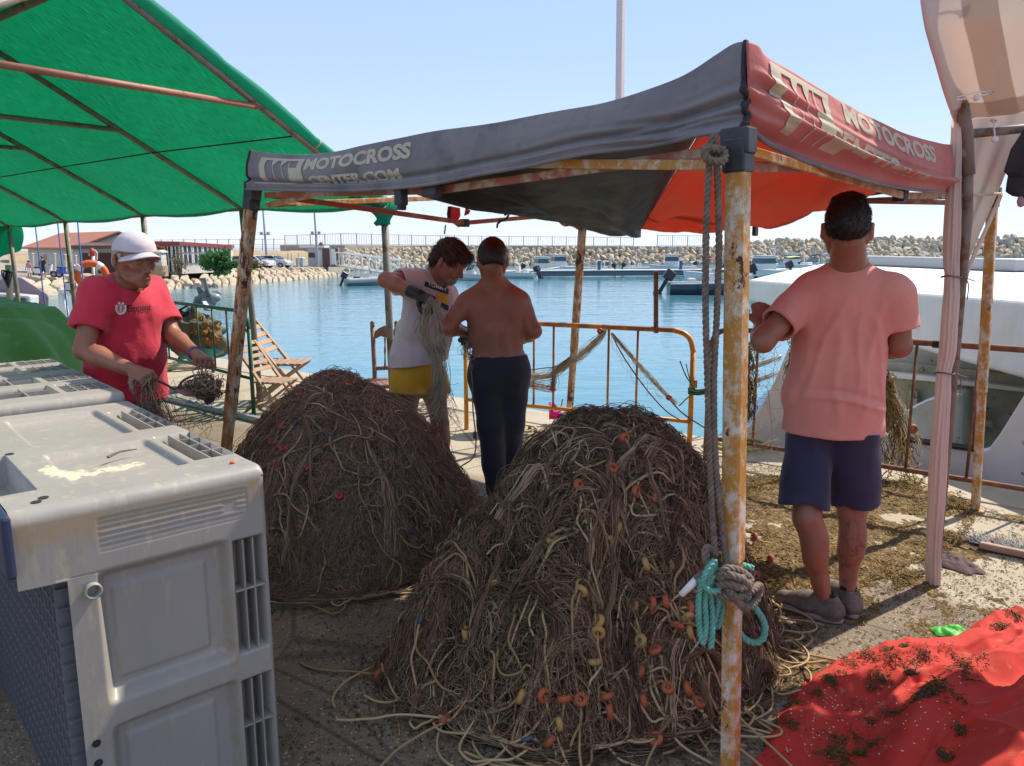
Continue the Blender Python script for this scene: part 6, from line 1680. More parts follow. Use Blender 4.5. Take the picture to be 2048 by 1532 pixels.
def man_bare():
 H = P(985, 524, 4.44); N = P(988, 572, 4.47); Pv = P(998, 738, 4.5)
 SL, SR = P(934, 606, 4.45), P(1040, 604, 4.5)
 EL, WL = P(892, 655, 4.36), P(928, 664, 4.56); ER, WR = P(1068, 662, 4.46), P(1036, 684, 4.68)
 HL, HR = P(974, 752, 4.5), P(1025, 752, 4.52); KL, KR = P(983, 850, 4.44), P(1022, 846, 4.5)
 AL = P(990, 952, 4.45); AL.z = .09; AR = P(1022, 945, 4.62); AR.z = .09
 root = thing('person', 'shirtless man seen from behind in black joggers, between the two net piles', 'person', ((AL.x+AR.x)/2, 4.5, 0))
 S, Lh, fr_ = head_sculpt(H, (-.10, 1, -.35), s=1.02)
 B = Sculpt()
 B.cone(H + Vector((0, -.03, -.03)), N + Vector((0, 0, -.02)), .058, .064, .02)
 fr, at = torso_ops(B, N, Pv, SL, SR, 0, w=1.06, k=.06, dp=1.0)
 lat, f, up = fr
 for q_, Sx in ((-1, SL), (1, SR)):
  B.ell(Sx + Vector((0, 0, -.012)), (.060, .060, .065), None, .04)
  B.ell(at(.78) + lat*q_*.088 - f*.060, (.068, .035, .078), (lat, f, up), .035)      # shoulder blades
  B.ell(at(.52) + lat*q_*.085 - f*.030, (.070, .060, .15), (lat, f, up), .05)        # lats
  B.cone(at(.1) + lat*q_*.035 - f*.085, at(.5) + lat*q_*.032 - f*.088, .026, .028, .03)
 B.cone(N + Vector((0, -.02, .02)), lerp(N, SL, .6) + Vector((0, -.01, .012)), .04, .034, .05); B.cone(N + Vector((0, -.02, .02)), lerp(N, SR, .6) + Vector((0, -.01, .012)), .04, .034, .05)
 B.cone(at(.12) - f*.142, at(.88) - f*.132, .012, .012, .035, sub=True)                # spine furrow
 for q_ in (-1, 1): B.cone(at(.80) + lat*q_*.035 - f*.128, at(.60) + lat*q_*.075 - f*.130, .006, .006, .025, sub=True)
 limb(B, SL, EL, .056, .051, .042); limb(B, EL, WL, .045, .043, .027, t=.3); limb(B, SR, ER, .056, .051, .042); limb(B, ER, WR, .045, .043, .027, t=.3)
 for Hh, Kk, Aa_ in ((HL, KL, AL), (HR, KR, AR)): limb(B, Kk, Aa_, .05, .052, .034, .03)
 B.cone(AL, AL + Vector((-.02, .14, -.05)), .036, .026, .02); B.cone(AR, AR + Vector((.02, .14, -.05)), .036, .026, .02)
 Sh = Sculpt(); Sh.cone(lerp(EL, WL, .7), WL, .030, .026, .01); hand_ops(Sh, WL, (.5, .45, -.35), (.2, .2, -.9), -1, .98, (.7, .8, .9, 1.0))
 Sh2 = Sculpt(); Sh2.cone(lerp(ER, WR, .7), WR, .030, .026, .01); hand_ops(Sh2, WR, (-.7, .5, -.2), (-.2, .3, -.8), 1, .98, (.8, .9, 1.0, 1.0))
 sculpt_mesh('body', [(B, .0075, None), (S, .0048, None), (Sh, .005, None), (Sh2, .005, None)], M['skinS'], root, attr={'mask': cloth_mask})
 r_, f2, u = fr_
 Hs = Sculpt(); Hs.ell(Lh(0, -.010, .042), (.086, .104, .100), (r_, f2, u), .01); Hs.ell(Lh(0, -.05, .0), (.064, .048, .052), (r_, f2, u), .03)
 Hs.cut(Lh(0, 0, -.040), u*-1 - f2*.1); Hs.cut(Lh(0, .05, .02), f2*.9 - u*.4); Hs.disp(lambda x, y, z: .0025*fbm(x*60, y*60, z*60, 2))
 ho = sculpt_mesh('hair', [(Hs, .0045, None)], M['hairdark'], root)
 m1 = MB(); m1.tube([N + Vector((math.cos(a*math.pi/16)*.068, math.sin(a*math.pi/16)*.064, .022 + .02*math.sin(a*math.pi/16))) for a in range(32)], .0022, 5, closed=True); m1.obj('necklace', mat('pale_chain', (.6, .45, .3), .4), root, smooth=True)
 T = Sculpt()
 T.ell(Pv + Vector((0, 0, .0)), (.186, .142, .17), None, .05)
 for Hh, Kk, Aa_, q_ in ((HL, KL, AL, -1), (HR, KR, AR, 1)):
  T.ell(Hh + Vector((0, -.055, 0)), (.092, .080, .10), None, .05)
  T.cone(Hh, Kk, .105, .080, .04); T.cone(Kk, lerp(Kk, Aa_, .55), .078, .066, .04); T.cone(lerp(Kk, Aa_, .5), lerp(Kk, Aa_, .92), .066, .048, .03, flat=True)
 T.disp(folds(9.0, .005, 22, 14)); T.cut(P(996, 711, 4.45), (0, 0, 1)); T.disp(lambda x, y, z: -.004*np.exp(-((z-P(996, 716, 4.4).z)/.012)**2))
 sculpt_mesh('joggers', [(T, .0075, None)], M['charcoal'], root)
man_bare()
def man_white():
 F_ = Vector((.82, -.57, 0)); H = P(897, 525, 4.72); gaze = Vector((.86, -.34, -.60))
 N = P(868, 553, 4.78); Pv = P(835, 730, 4.84)
 SR, SL = P(828, 562, 4.66), P(890, 590, 4.98)   # his right shoulder is nearer the left of the picture
 ER, WR = P(772, 560, 4.52), P(838, 590, 4.42); EL, WL = P(908, 655, 4.98), P(925, 662, 4.80)
 HR, HL = P(815, 752, 4.78), P(862, 752, 4.92); KR, KL = P(815, 842, 4.74), P(880, 845, 4.90)
 AR = Vector((KR.x-.02, KR.y+.05, .09)); AL = Vector((KL.x+.02, KL.y+.05, .09))
 root = thing('person', 'grey-bearded man in white t-shirt, yellow shorts and dark gloves pulling at a net', 'person', ((AL.x+AR.x)/2, 4.8, 0))
 S, Lh, fr_ = head_sculpt(H, gaze, Vector((.25, -.1, 1)), s=1.05)
 r_, f, u = fr_
 B = Sculpt(); B.cone(Lh(0, -.02, -.04), N, .062, .068, .03); fr, at = torso_ops(B, N, Pv, SR, SL, -.02, fwd=F_)
 limb(B, SR, ER, .056, .052, .043); limb(B, ER, WR, .047, .045, .029, t=.3); limb(B, SL, EL, .056, .05, .043); limb(B, EL, WL, .045, .042, .028, t=.3)
 for Hh, Kk, Aa_ in ((HL, KL, AL), (HR, KR, AR)):
  limb(B, Hh, Kk, .085, .078, .056, .03); limb(B, Kk, Aa_, .052, .055, .035, .03, .3); B.cone(Aa_, Aa_ + Vector((.12, -.08, -.055)), .035, .028, .02)
 def grey(V):
  d = ((V - _v(Lh(0, .07, -.075)))**2).sum(1); return np.zeros(len(V)) + 0*d
 sculpt_mesh('body', [(B, .0078, None), (S, .0042, None)], M['skinT'], root, attr={'mask': grey})
 Bd = Sculpt(); Bd.ell(Lh(0, .052, -.072), (.050, .050, .040), (r_, f, u), .01); Bd.ell(Lh(0, .085, -.045), (.026, .016, .010), (r_, f, u), .01)
 for q_ in (-1, 1): Bd.cone(Lh(q_*.066, -.002, -.02), Lh(q_*.048, .035, -.065), .010, .013, .02)
 Bd.cone(Lh(-.02, .105, -.055), Lh(.02, .105, -.055), .008, .008, .006, sub=True); Bd.disp(lambda x, y, z: .004*fbm(x*70, y*70, z*70, 2))
 bo = sculpt_mesh('beard', [(Bd, .004, None)], mat('grey_beard', (.20, .15, .13), .8, (.30, .25, .22), 60), root)
 Hs = Sculpt(); Hs.ell(Lh(0, -.012, .052), (.088, .106, .094), (r_, f, u), .01); Hs.ell(Lh(0, -.065, -.01), (.076, .052, .075), (r_, f, u), .03); Hs.ell(Lh(0, .070, .088), (.055, .045, .035), (r_, f, u), .02)
 for q_ in (-1, 1): Hs.ell(Lh(q_*.066, .012, .055), (.024, .045, .05), (r_, f, u), .02); Hs.ell(Lh(q_*.085, .005, -.008), (.028, .030, .030), (r_, f, u), .01, True)
 Hs.cut(Lh(0, 0, -.075), u*-1 - f*.1); Hs.ell(Lh(0, .11, -.03), (.09, .075, .075), (r_, f, u), .01, True)
 Hs.disp(lambda x, y, z: .007*fbm(x*40, y*40, z*40, 3) + .003*np.sin(x*150+z*170+y*90))
 ho = sculpt_mesh('hair', [(Hs, .0045, None)], M['hairbrown'], root)
 v, n_ = mesh_vn(ho); hair_strands(v, n_, H, 3600, .030, .0009, 5, down=.6, fwd=tuple(f*.5), mat_=M['hairbrown'], parent=ho, jitter=.35)
 lat, f3, up = fr
 T = Sculpt(); torso_ops(T, N, Pv, SR, SL, .022, fwd=F_, k=.06, belly=1.12)
 hem = P(838, 726, 4.84)
 for q_ in (-1, 0, 1): T.cone(at(.4) + lat*q_*.055, hem + lat*q_*.075 + Vector((0, 0, -.08)), .13, .130, .05)
 T.cone(lerp(SR, ER, -.05), lerp(SR, ER, .60), .074, .086, .04, flat=True); T.cone(lerp(SL, EL, -.05), lerp(SL, EL, .6), .074, .082, .04, flat=True)
 T.disp(folds(14.0, .011, 22, 9, (.7, -.7, 0)))
 T.cone(Lh(0, -.01, -.02), N + F_*.03 + Vector((0, 0, -.02)), .078, .070, .006, sub=True)
 T.cone(lerp(SR, ER, .5), lerp(SR, ER, .68), .058, .074, .004, sub=True); T.cut(hem + Vector((0, 0, -.0)), (.12, -.02, -1))
 T.cone(hem + Vector((0, 0, -.1)), hem, .10, .10, .01, sub=True)
 sh = sculpt_mesh('shirt', [(T, .0066, None)], M['whiteshirt'], root)
 vd = (P(880, 600, 4.5) - Vector((0, 0, CH))).normalized()
 def flat(pxs, mm, nm='print_bar', n=10):
  """quad in the picture plane just in front of the chest, cast onto the shirt"""
  a, b, c, d = pxs; vs, tr_ = [], []
  for j in range(n+1):
   for i in range(n+1):
    u_, v_ = i/n, j/n; x = (a[0]*(1-u_)+b[0]*u_)*(1-v_) + (d[0]*(1-u_)+c[0]*u_)*v_; y = (a[1]*(1-u_)+b[1]*u_)*(1-v_) + (d[1]*(1-u_)+c[1]*u_)*v_; vs.append((x, y))
  for j in range(n):
   for i in range(n): k = j*(n+1)+i; tr_.append((k, k+1, k+n+2, k+n+1))
  return castpx(vs, tr_, sh, mm, nm, 4.3, sh)
 flat(((850, 562), (897, 578), (896, 590), (848, 572)), M['navyprint']); flat(((874, 583), (897, 591), (896, 609), (872, 600)), M['yellowprint']); flat(((882, 605), (897, 611), (896, 622), (880, 614)), M['navyprint'])
 castpx_text('TOMMY', ((855, 571), (893, 584)), 7.5, sh, M['whiteprint'], sh, 4.3)
 B2 = Sculpt(); B2.ell(lerp(HR, HL, .5) + Vector((0, 0, .04)), (.155, .155, .13), None, .05)
 for Hh, Kk in ((HR, KR), (HL, KL)):
  e = lerp(Hh, Kk, .40); B2.cone(Hh, Vector((e.x, e.y, P(0, 786, 4.8).z)) if False else lerp(Hh, Kk, .42), .108, .112, .03, flat=True)
 B2.disp(folds(20.0, .007, 26, 8))
 for Hh, Kk in ((HR, KR), (HL, KL)): B2.cone(lerp(Hh, Kk, .28), lerp(Hh, Kk, .5), .07, .092, .006, sub=True)
 sho = sculpt_mesh('shorts', [(B2, .0072, None)], M['yellow'], root)
 castpx([(788, 716), (791, 716), (782, 778), (778, 778)], [(0, 1, 2, 3)], sho, M['navyprint'], 'side_stripe', 4.3, sho)
 for (W_, El, d_, n_, th, cu, nm) in ((WR, ER, P(866, 603, 4.36)-WR, Vector((.2, .3, -1)), -1, (.55, .7, .8, .9), 'glove'), (WL, EL, P(942, 684, 4.66)-WL, Vector((-.4, .2, -.8)), 1, (.8, .9, 1.0, 1.1), 'glove')):
  Gs = Sculpt(); Gs.cone(lerp(El, W_, .74), W_, .036, .034, .01, flat=False); hand_ops(Gs, W_, d_, n_, th, 1.08, cu); Gs.grow(.0015)
  sculpt_mesh(nm, [(Gs, .0045, None)], M['glove'], root)
def castpx(verts, faces, target, mm, nm, Y0, parent, off=.003):
 from mathutils.bvhtree import BVHTree
 me = target.data; bt = BVHTree.FromPolygons([v.co for v in me.vertices], [tuple(p.vertices) for p in me.polygons])
 vs = []
 for x, y in verts:
  d = ray(x, y).normalized(); o = Vector((0, 0, CH)); hit = bt.ray_cast(o, d)
  if hit[0] is None: vs.append(None); continue
  n = hit[1] if hit[1].dot(d) < 0 else -hit[1]; vs.append(hit[0] + n*off)
 good = [f for f in faces if all(vs[i] is not None for i in f) and max((vs[i]-vs[f[0]]).length for i in f) < .35]
 vs = [v if v is not None else Vector((0, 0, 0)) for v in vs]
 used = sorted({i for f in good for i in f}); mp = {i: k for k, i in enumerate(used)}
 m1 = MB(); m1.add([vs[i] for i in used], [tuple(mp[i] for i in f) for f in good]); return m1.obj(nm, mm, parent)
def castpx_text(txt, line, hgt, target, mm, parent, Y0, bold=.02):
 V, T = text_mesh(txt, 1.0, bold, .12); a = np.array(V); x = (a[:, 0]-a[:, 0].min())/(a[:, 0].max()-a[:, 0].min()); y = (a[:, 1]-a[:, 1].min())/(a[:, 1].max()-a[:, 1].min())
 (x0, y0), (x1, y1) = line
 return castpx([(x0+(x1-x0)*p, y0+(y1-y0)*p - hgt*q_) for p, q_ in zip(x, y)], T, target, mm, 'lettering', Y0, parent, .0045)
man_white()
def man_red():
 F_ = Vector((.70, -.71, 0)); H = P(268, 522, 3.68); gaze = Vector((.84, -.54, -.18))
 N = P(252, 566, 3.74); Pv = P(252, 800, 3.80)
 SR, SL = P(192, 590, 3.60), P(308, 588, 3.92)
 ER, WR = P(168, 700, 3.50), P(268, 742, 3.38); EL, WL = P(345, 672, 3.86), P(392, 708, 3.66)
 HR, HL = P(225, 830, 3.74), P(285, 830, 3.88)
 KR, KL = Vector((HR.x-.01, HR.y, .48)), Vector((HL.x+.03, HL.y-.02, .48)); AR, AL = Vector((KR.x, KR.y+.04, .09)), Vector((KL.x+.02, KL.y+.05, .09))
 root = thing('person', 'older man in crimson t-shirt and pale cap picking at a net behind the containers', 'person', ((AL.x+AR.x)/2, 3.8, 0))
 S, Lh, fr_ = head_sculpt(H, gaze, s=1.06)
 r_, f, u = fr_
 for q_ in (-1, 1):
  S.ell(Lh(q_*.058, .050, -.040), (.022, .026, .020), (r_, f, u), .03, True); S.cone(Lh(q_*.036, .090, -.008), Lh(q_*.022, .094, -.012), .0026, .0022, .006, sub=True)
 B = Sculpt(); B.cone(Lh(0, -.02, -.04), N + Vector((0, 0, -.01)), .058, .064, .03); B.cone(Lh(0, .03, -.08), N + F_*.05 + Vector((0, 0, -.03)), .018, .020, .03)
 fr, at = torso_ops(B, N, Pv, SR, SL, -.02, fwd=F_)
 limb(B, SR, ER, .054, .050, .043); limb(B, ER, WR, .045, .045, .029, t=.3); limb(B, SL, EL, .054, .050, .042); limb(B, EL, WL, .044, .043, .028, t=.3)
 Sh = Sculpt(); Sh.cone(lerp(ER, WR, .7), WR, .033, .029, .01); hand_ops(Sh, WR, P(305, 757, 3.30)-WR, Vector((.35, .2, -.8)), -1, 1.05, (.5, .75, .9, 1.0), .3)
 Sh2 = Sculpt(); Sh2.cone(lerp(EL, WL, .7), WL, .031, .028, .01); hand_ops(Sh2, WL, P(414, 722, 3.56)-WL, Vector((-.2, -.1, -.9)), 1, 1.03, (1.1, 1.2, 1.25, 1.3), .6)
 B.cone(AR, AR + Vector((.10, -.1, -.05)), .036, .028, .02); B.cone(AL, AL + Vector((.1, -.1, -.05)), .036, .028, .02)
 for Kk, Aa_ in ((KR, AR), (KL, AL)): limb(B, Kk, Aa_, .05, .05, .035)
 sculpt_mesh('body', [(B, .0072, None), (S, .0038, None), (Sh, .0042, None), (Sh2, .0042, None)], M['skinE'], root, attr={'mask': cloth_mask})
 Hs = Sculpt(); Hs.ell(Lh(0, -.018, .032), (.081, .094, .080), (r_, f, u), .01); Hs.ell(Lh(0, -.06, -.02), (.068, .045, .045), (r_, f, u), .03)
 for q_ in (-1, 1): Hs.cone(Lh(q_*.079, .018, .03), Lh(q_*.077, .020, .002), .010, .006, .008); Hs.ell(Lh(q_*.088, -.006, -.004), (.024, .030, .036), (r_, f, u), .006, True)
 Hs.cut(Lh(0, 0, -.048), u*-1 - f*.1); Hs.cut(Lh(0, .035, 0), f); Hs.disp(lambda x, y, z: .003*fbm(x*70, y*70, z*70, 2))
 ho = sculpt_mesh('hair', [(Hs, .0042, None)], M['hairgrey'], root)
 m1 = MB()
 for q_ in (-1, 1): m1.tube([Lh(q_*.016, .092, .026), Lh(q_*.032, .093, .031), Lh(q_*.048, .082, .026)], .0034, 6)
 m1.obj('eyebrows', M['hairgrey'], root, smooth=True)
 M['capcloth'] = mat('pale_grey_cotton', (.62, .56, .60), .85, (.56, .50, .53), 8, bump=.25, bscale=40, bdist=.004)
 cu = (u*1.0 - f*.10).normalized(); cf = (f - cu*f.dot(cu)).normalized(); cr_ = cf.cross(cu)
 C = Sculpt(); cc = Lh(0, -.004, .040)
 C.ell(cc, (.088, .106, .094), (cr_, cf, cu), .01); C.ell(cc + cf*.03 + cu*.02, (.075, .075, .070), (cr_, cf, cu), .03)
 C.cut(cc + cu*.004, cu*-1)
 C.disp(lambda x, y, z: .0022*fbm(x*30, y*30, z*30, 3))
 cp_ = sculpt_mesh('cap', [(C, .004, None)], M['capcloth'], root)
 def brim(a, b):
  an = (a-.5)*math.pi*.86; t = b
  rr0 = .100; rx_ = .084 + .012*t; base = cc + cr_*(math.sin(an)*rx_) + cf*(math.cos(an)*(.094 + .072*t*(max(0, math.cos(an))**.5)))
  return base + cu*(.010 - .030*(math.sin(an))**2*1.2 - .018*t*1.0)
 m1 = MB(); m1.grid(lambda a, b: brim(a, b), 24, 8); bo = m1.obj('brim', M['capcloth'], cp_, smooth=True, thick=.004)
 m1 = MB(); m1.lathe([(.001, .006), (.006, .004), (.007, 0)], cc + cu*.094, tuple(cu), 10); m1.obj('button', M['capcloth'], cp_, smooth=True)
 m1 = MB()
 for k in range(3):
  an = k*math.pi/3 + .3
  m1.tube([cc + (cr_*math.cos(an)*.0885*math.cos(t_) + cf*math.sin(an)*.1065*math.cos(t_)) + cu*(.0945*math.sin(t_)) for t_ in [j*math.pi/20 for j in range(1, 20)]], .0012, 4)
 m1.obj('seams', M['salmonrib'] if False else mat('cap_seam', (.48, .43, .46), .9), cp_)
 lat, f3, up = fr
 T = Sculpt(); torso_ops(T, N, Pv, SR, SL, .020, fwd=F_, k=.06, belly=1.15)
 hem = P(250, 800, 3.8)
 for q_ in (-1, 0, 1): T.cone(at(.4) + lat*q_*.05, hem + lat*q_*.07 + Vector((0, 0, -.08)), .128, .125, .05)
 T.cone(lerp(SR, ER, -.05), lerp(SR, ER, .62), .070, .082, .04, flat=True); T.cone(lerp(SL, EL, -.05), lerp(SL, EL, .70), .070, .078, .04, flat=True)
 T.disp(folds(31.0, .011, 22, 11, (.7, -.7, 0)))
 T.cone(Lh(0, -.01, -.03), N + F_*.025 + Vector((0, 0, -.02)), .074, .068, .006, sub=True)
 T.cone(lerp(SR, ER, .5), lerp(SR, ER, .70), .056, .070, .004, sub=True); T.cone(lerp(SL, EL, .56), lerp(SL, EL, .76), .054, .068, .004, sub=True)
 T.cut(hem, (0, -.1, -1)); T.cone(hem + Vector((0, 0, -.1)), hem, .10, .10, .01, sub=True)
 sh = sculpt_mesh('shirt', [(T, .006, None)], M['redshirt'], root)
 castpx_text('Element', ((254, 624), (301, 621)), 14, sh, M['blackprint'], sh, 3.3, .012)
 vv, ff = [], []
 def sect(r0, r1, a0, a1, n=10):
  k = len(vv)
  for i in range(n+1):
   a = a0+(a1-a0)*i/n
   for r__ in (r0, r1): vv.append((241 + r__*math.cos(a), 616.5 + r__*math.sin(a)*1.08))
  for i in range(n): ff.append((k+2*i, k+2*i+1, k+2*i+3, k+2*i+2))
 sect(8.0, 11.6, -.05, math.pi+.05, 20)
 for a0 in (-2.95, -2.15, -1.35, -.6): sect(8.0, 11.6, a0, a0+.45, 5)
 sect(6.2, 7.2, 0, 2*math.pi, 24)
 castpx(vv, ff, sh, M['whiteprint'], 'badge', 3.3, sh); vv.clear(); ff.clear()
 for j in range(-2, 3):
  k = len(vv); w_ = 3.6-abs(j)*.6; vv += [(241-w_, 616.5+j*2.1-.6), (241+w_, 616.5+j*2.1-.6), (241+w_, 616.5+j*2.1+.6), (241-w_, 616.5+j*2.1+.6)]; ff.append((k, k+1, k+2, k+3))
 k = len(vv); vv += [(240.4, 611), (241.6, 611), (241.6, 623), (240.4, 623)]; ff.append((k, k+1, k+2, k+3))
 castpx(vv, ff, sh, M['whiteprint'], 'badge_bars', 3.3, sh)
 Tr = Sculpt(); Tr.ell(Pv, (.165, .150, .13), None, .05)
 for Hh, Kk, Aa_ in ((HR, KR, AR), (HL, KL, AL)): Tr.cone(Hh, Kk, .100, .080, .04); Tr.cone(Kk, lerp(Kk, Aa_, .95), .078, .070, .03, flat=True)
 Tr.disp(folds(40.0, .006, 22, 12)); Tr.cut(Pv + Vector((0, 0, .05)), (0, 0, 1))
 sculpt_mesh('trousers', [(Tr, .009, None)], M['jeans'], root)
 m1 = MB(); wc = WL + (WL-EL).normalized()*-.01; wd_ = (WL-EL).normalized(); x, y, _ = basis(wd_)
 m1.tube([wc + (x*math.cos(a*.5)+y*math.sin(a*.5))*.031 for a in range(12)], .004, 6, closed=True); m1.obj('wristband', M['bluerope'], root, smooth=True)
man_red()
def far_person(x, yb, hgt, top, bot, skin, label, Yd=62, pose=0):
 c = P(x, yb, Yd); c.z = LZ; s = hgt/1.7
 root = thing('person', label, 'person', c)
 at = lambda a, b, d: c + Vector((a, b, d))*s
 S = Sculpt(); S.ell(at(0, 0, 1.58), (.085*s, .10*s, .12*s), None, .03); S.cone(at(0, 0, 1.3), at(0, 0, 1.5), .07*s, .055*s, .03)
 for q_ in (-1, 1):
  S.cone(at(q_*.10, 0, .85), at(q_*.11, .02, .48), .085*s, .06*s, .03); S.cone(at(q_*.11, .02, .48), at(q_*.12, 0, .08), .055*s, .038*s, .03); S.cone(at(q_*.12, 0, .05), at(q_*.13, -.14, .04), .04*s, .035*s, .02)
  e = at(q_*.26, .02, 1.12); wv = at(q_*.28 + (.12 if pose and q_ > 0 else 0), -.12, .98 if pose else .85)
  S.cone(at(q_*.19, 0, 1.38), e, .05*s, .04*s, .03); S.cone(e, wv, .04*s, .03*s, .02); S.cone(wv, wv + Vector((q_*.01, -.03, -.09))*s, .032*s, .018*s, .02)
 S.cone(at(0, 0, .95), at(0, 0, 1.35), .12*s, .13*s, .05)
 sculpt_mesh('body', [(S, .025, None)], skin, root, attr={'mask': cloth_mask})
 T = Sculpt(); T.ell(at(0, 0, 1.25), (.20*s, .135*s, .22*s), None, .05); T.ell(at(0, 0, 1.02), (.165*s, .13*s, .17*s), None, .05)
 for q_ in (-1, 1): T.cone(at(q_*.18, 0, 1.40), at(q_*.245, .01, 1.18), .075*s, .07*s, .03)
 sculpt_mesh('shirt', [(T, .025, None)], top, root)
 B = Sculpt(); B.ell(at(0, 0, .92), (.17*s, .135*s, .13*s), None, .05)
 for q_ in (-1, 1): B.cone(at(q_*.09, 0, .85), at(q_*.11, 0, .56), .10*s, .095*s, .03)
 sculpt_mesh('shorts', [(B, .025, None)], bot, root)
 Hs = Sculpt(); Hs.ell(at(0, .02, 1.63), (.105*s, .12*s, .11*s), None, .03); Hs.cut(at(0, 0, 1.56), (0, -.5, -1)); sculpt_mesh('hair', [(Hs, .02, None)], M['hairdark'], root)
far_person(60, 557, 1.38, mat('pink_top', (.6, .25, .25), .8), M['bwhite'], M['skinR'], 'far small person in a pink top and white shorts on the harbour road')
far_person(88, 557, 1.72, M['charcoal'], M['charcoal'], M['skinS'], 'far person dressed in black standing beside the white scooter', pose=1)
# =============================== grey plastic containers ===============================
def cratemat():
 m = mat('grey_plastic', (.275, .260, .238), .45, (.33, .305, .275), 3, 6, bump=.25, bscale=70, bdist=.002, col3=(.42, .36, .27), scale3=30, lo3=.56, hi3=.72, stretch=(1, 1, .22))
 nt = m.node_tree; N, L = nt.nodes, nt.links; bs = N['Principled BSDF']
 src = bs.inputs['Base Color'].links[0].from_socket
 def attrmix(src, nm, col, sc_, a, b):
  at = N.new('ShaderNodeAttribute'); at.attribute_name = nm; n = N.new('ShaderNodeTexNoise'); n.inputs['Scale'].default_value = sc_; n.inputs['Detail'].default_value = 8; n.inputs['Roughness'].default_value = .7
  tc = N.new('ShaderNodeTexCoord'); L.new(tc.outputs['Object'], n.inputs['Vector'])
  ad = N.new('ShaderNodeMath'); ad.operation = 'MULTIPLY_ADD'; L.new(n.outputs['Fac'], ad.inputs[0]); ad.inputs[1].default_value = 1.0; L.new(at.outputs['Fac'], ad.inputs[2])
  r_ = N.new('ShaderNodeMapRange'); r_.inputs['From Min'].default_value = a; r_.inputs['From Max'].default_value = b; L.new(ad.outputs[0], r_.inputs['Value'])
  x = N.new('ShaderNodeMix'); x.data_type = 'RGBA'; L.new(r_.outputs[0], x.inputs['Factor']); L.new(src, x.inputs[6]); x.inputs[7].default_value = rgb(col); return x.outputs[2]
 c = attrmix(src, 'grime', (.33, .26, .17), 26, .74, .98)
 c = attrmix(c, 'paint', (.62, .56, .40), 34, .99, 1.08)
 L.new(c, bs.inputs['Base Color']); return m
M['plastic'] = cratemat()
M['plasticdark'] = mat('shaded_grey_plastic', (.15, .155, .17), .6, (.16, .16, .17), 10)  # same plastic, darker and bluer: shade on the base side put into the colour
M['navyplastic'] = mat('navy_plastic', (.02, .03, .075), .5)
UO = Vector((-.69, 2.06, 0)); UU = Vector((-.742, -.67, 0)); UV = Vector((-.67, .742, 0))
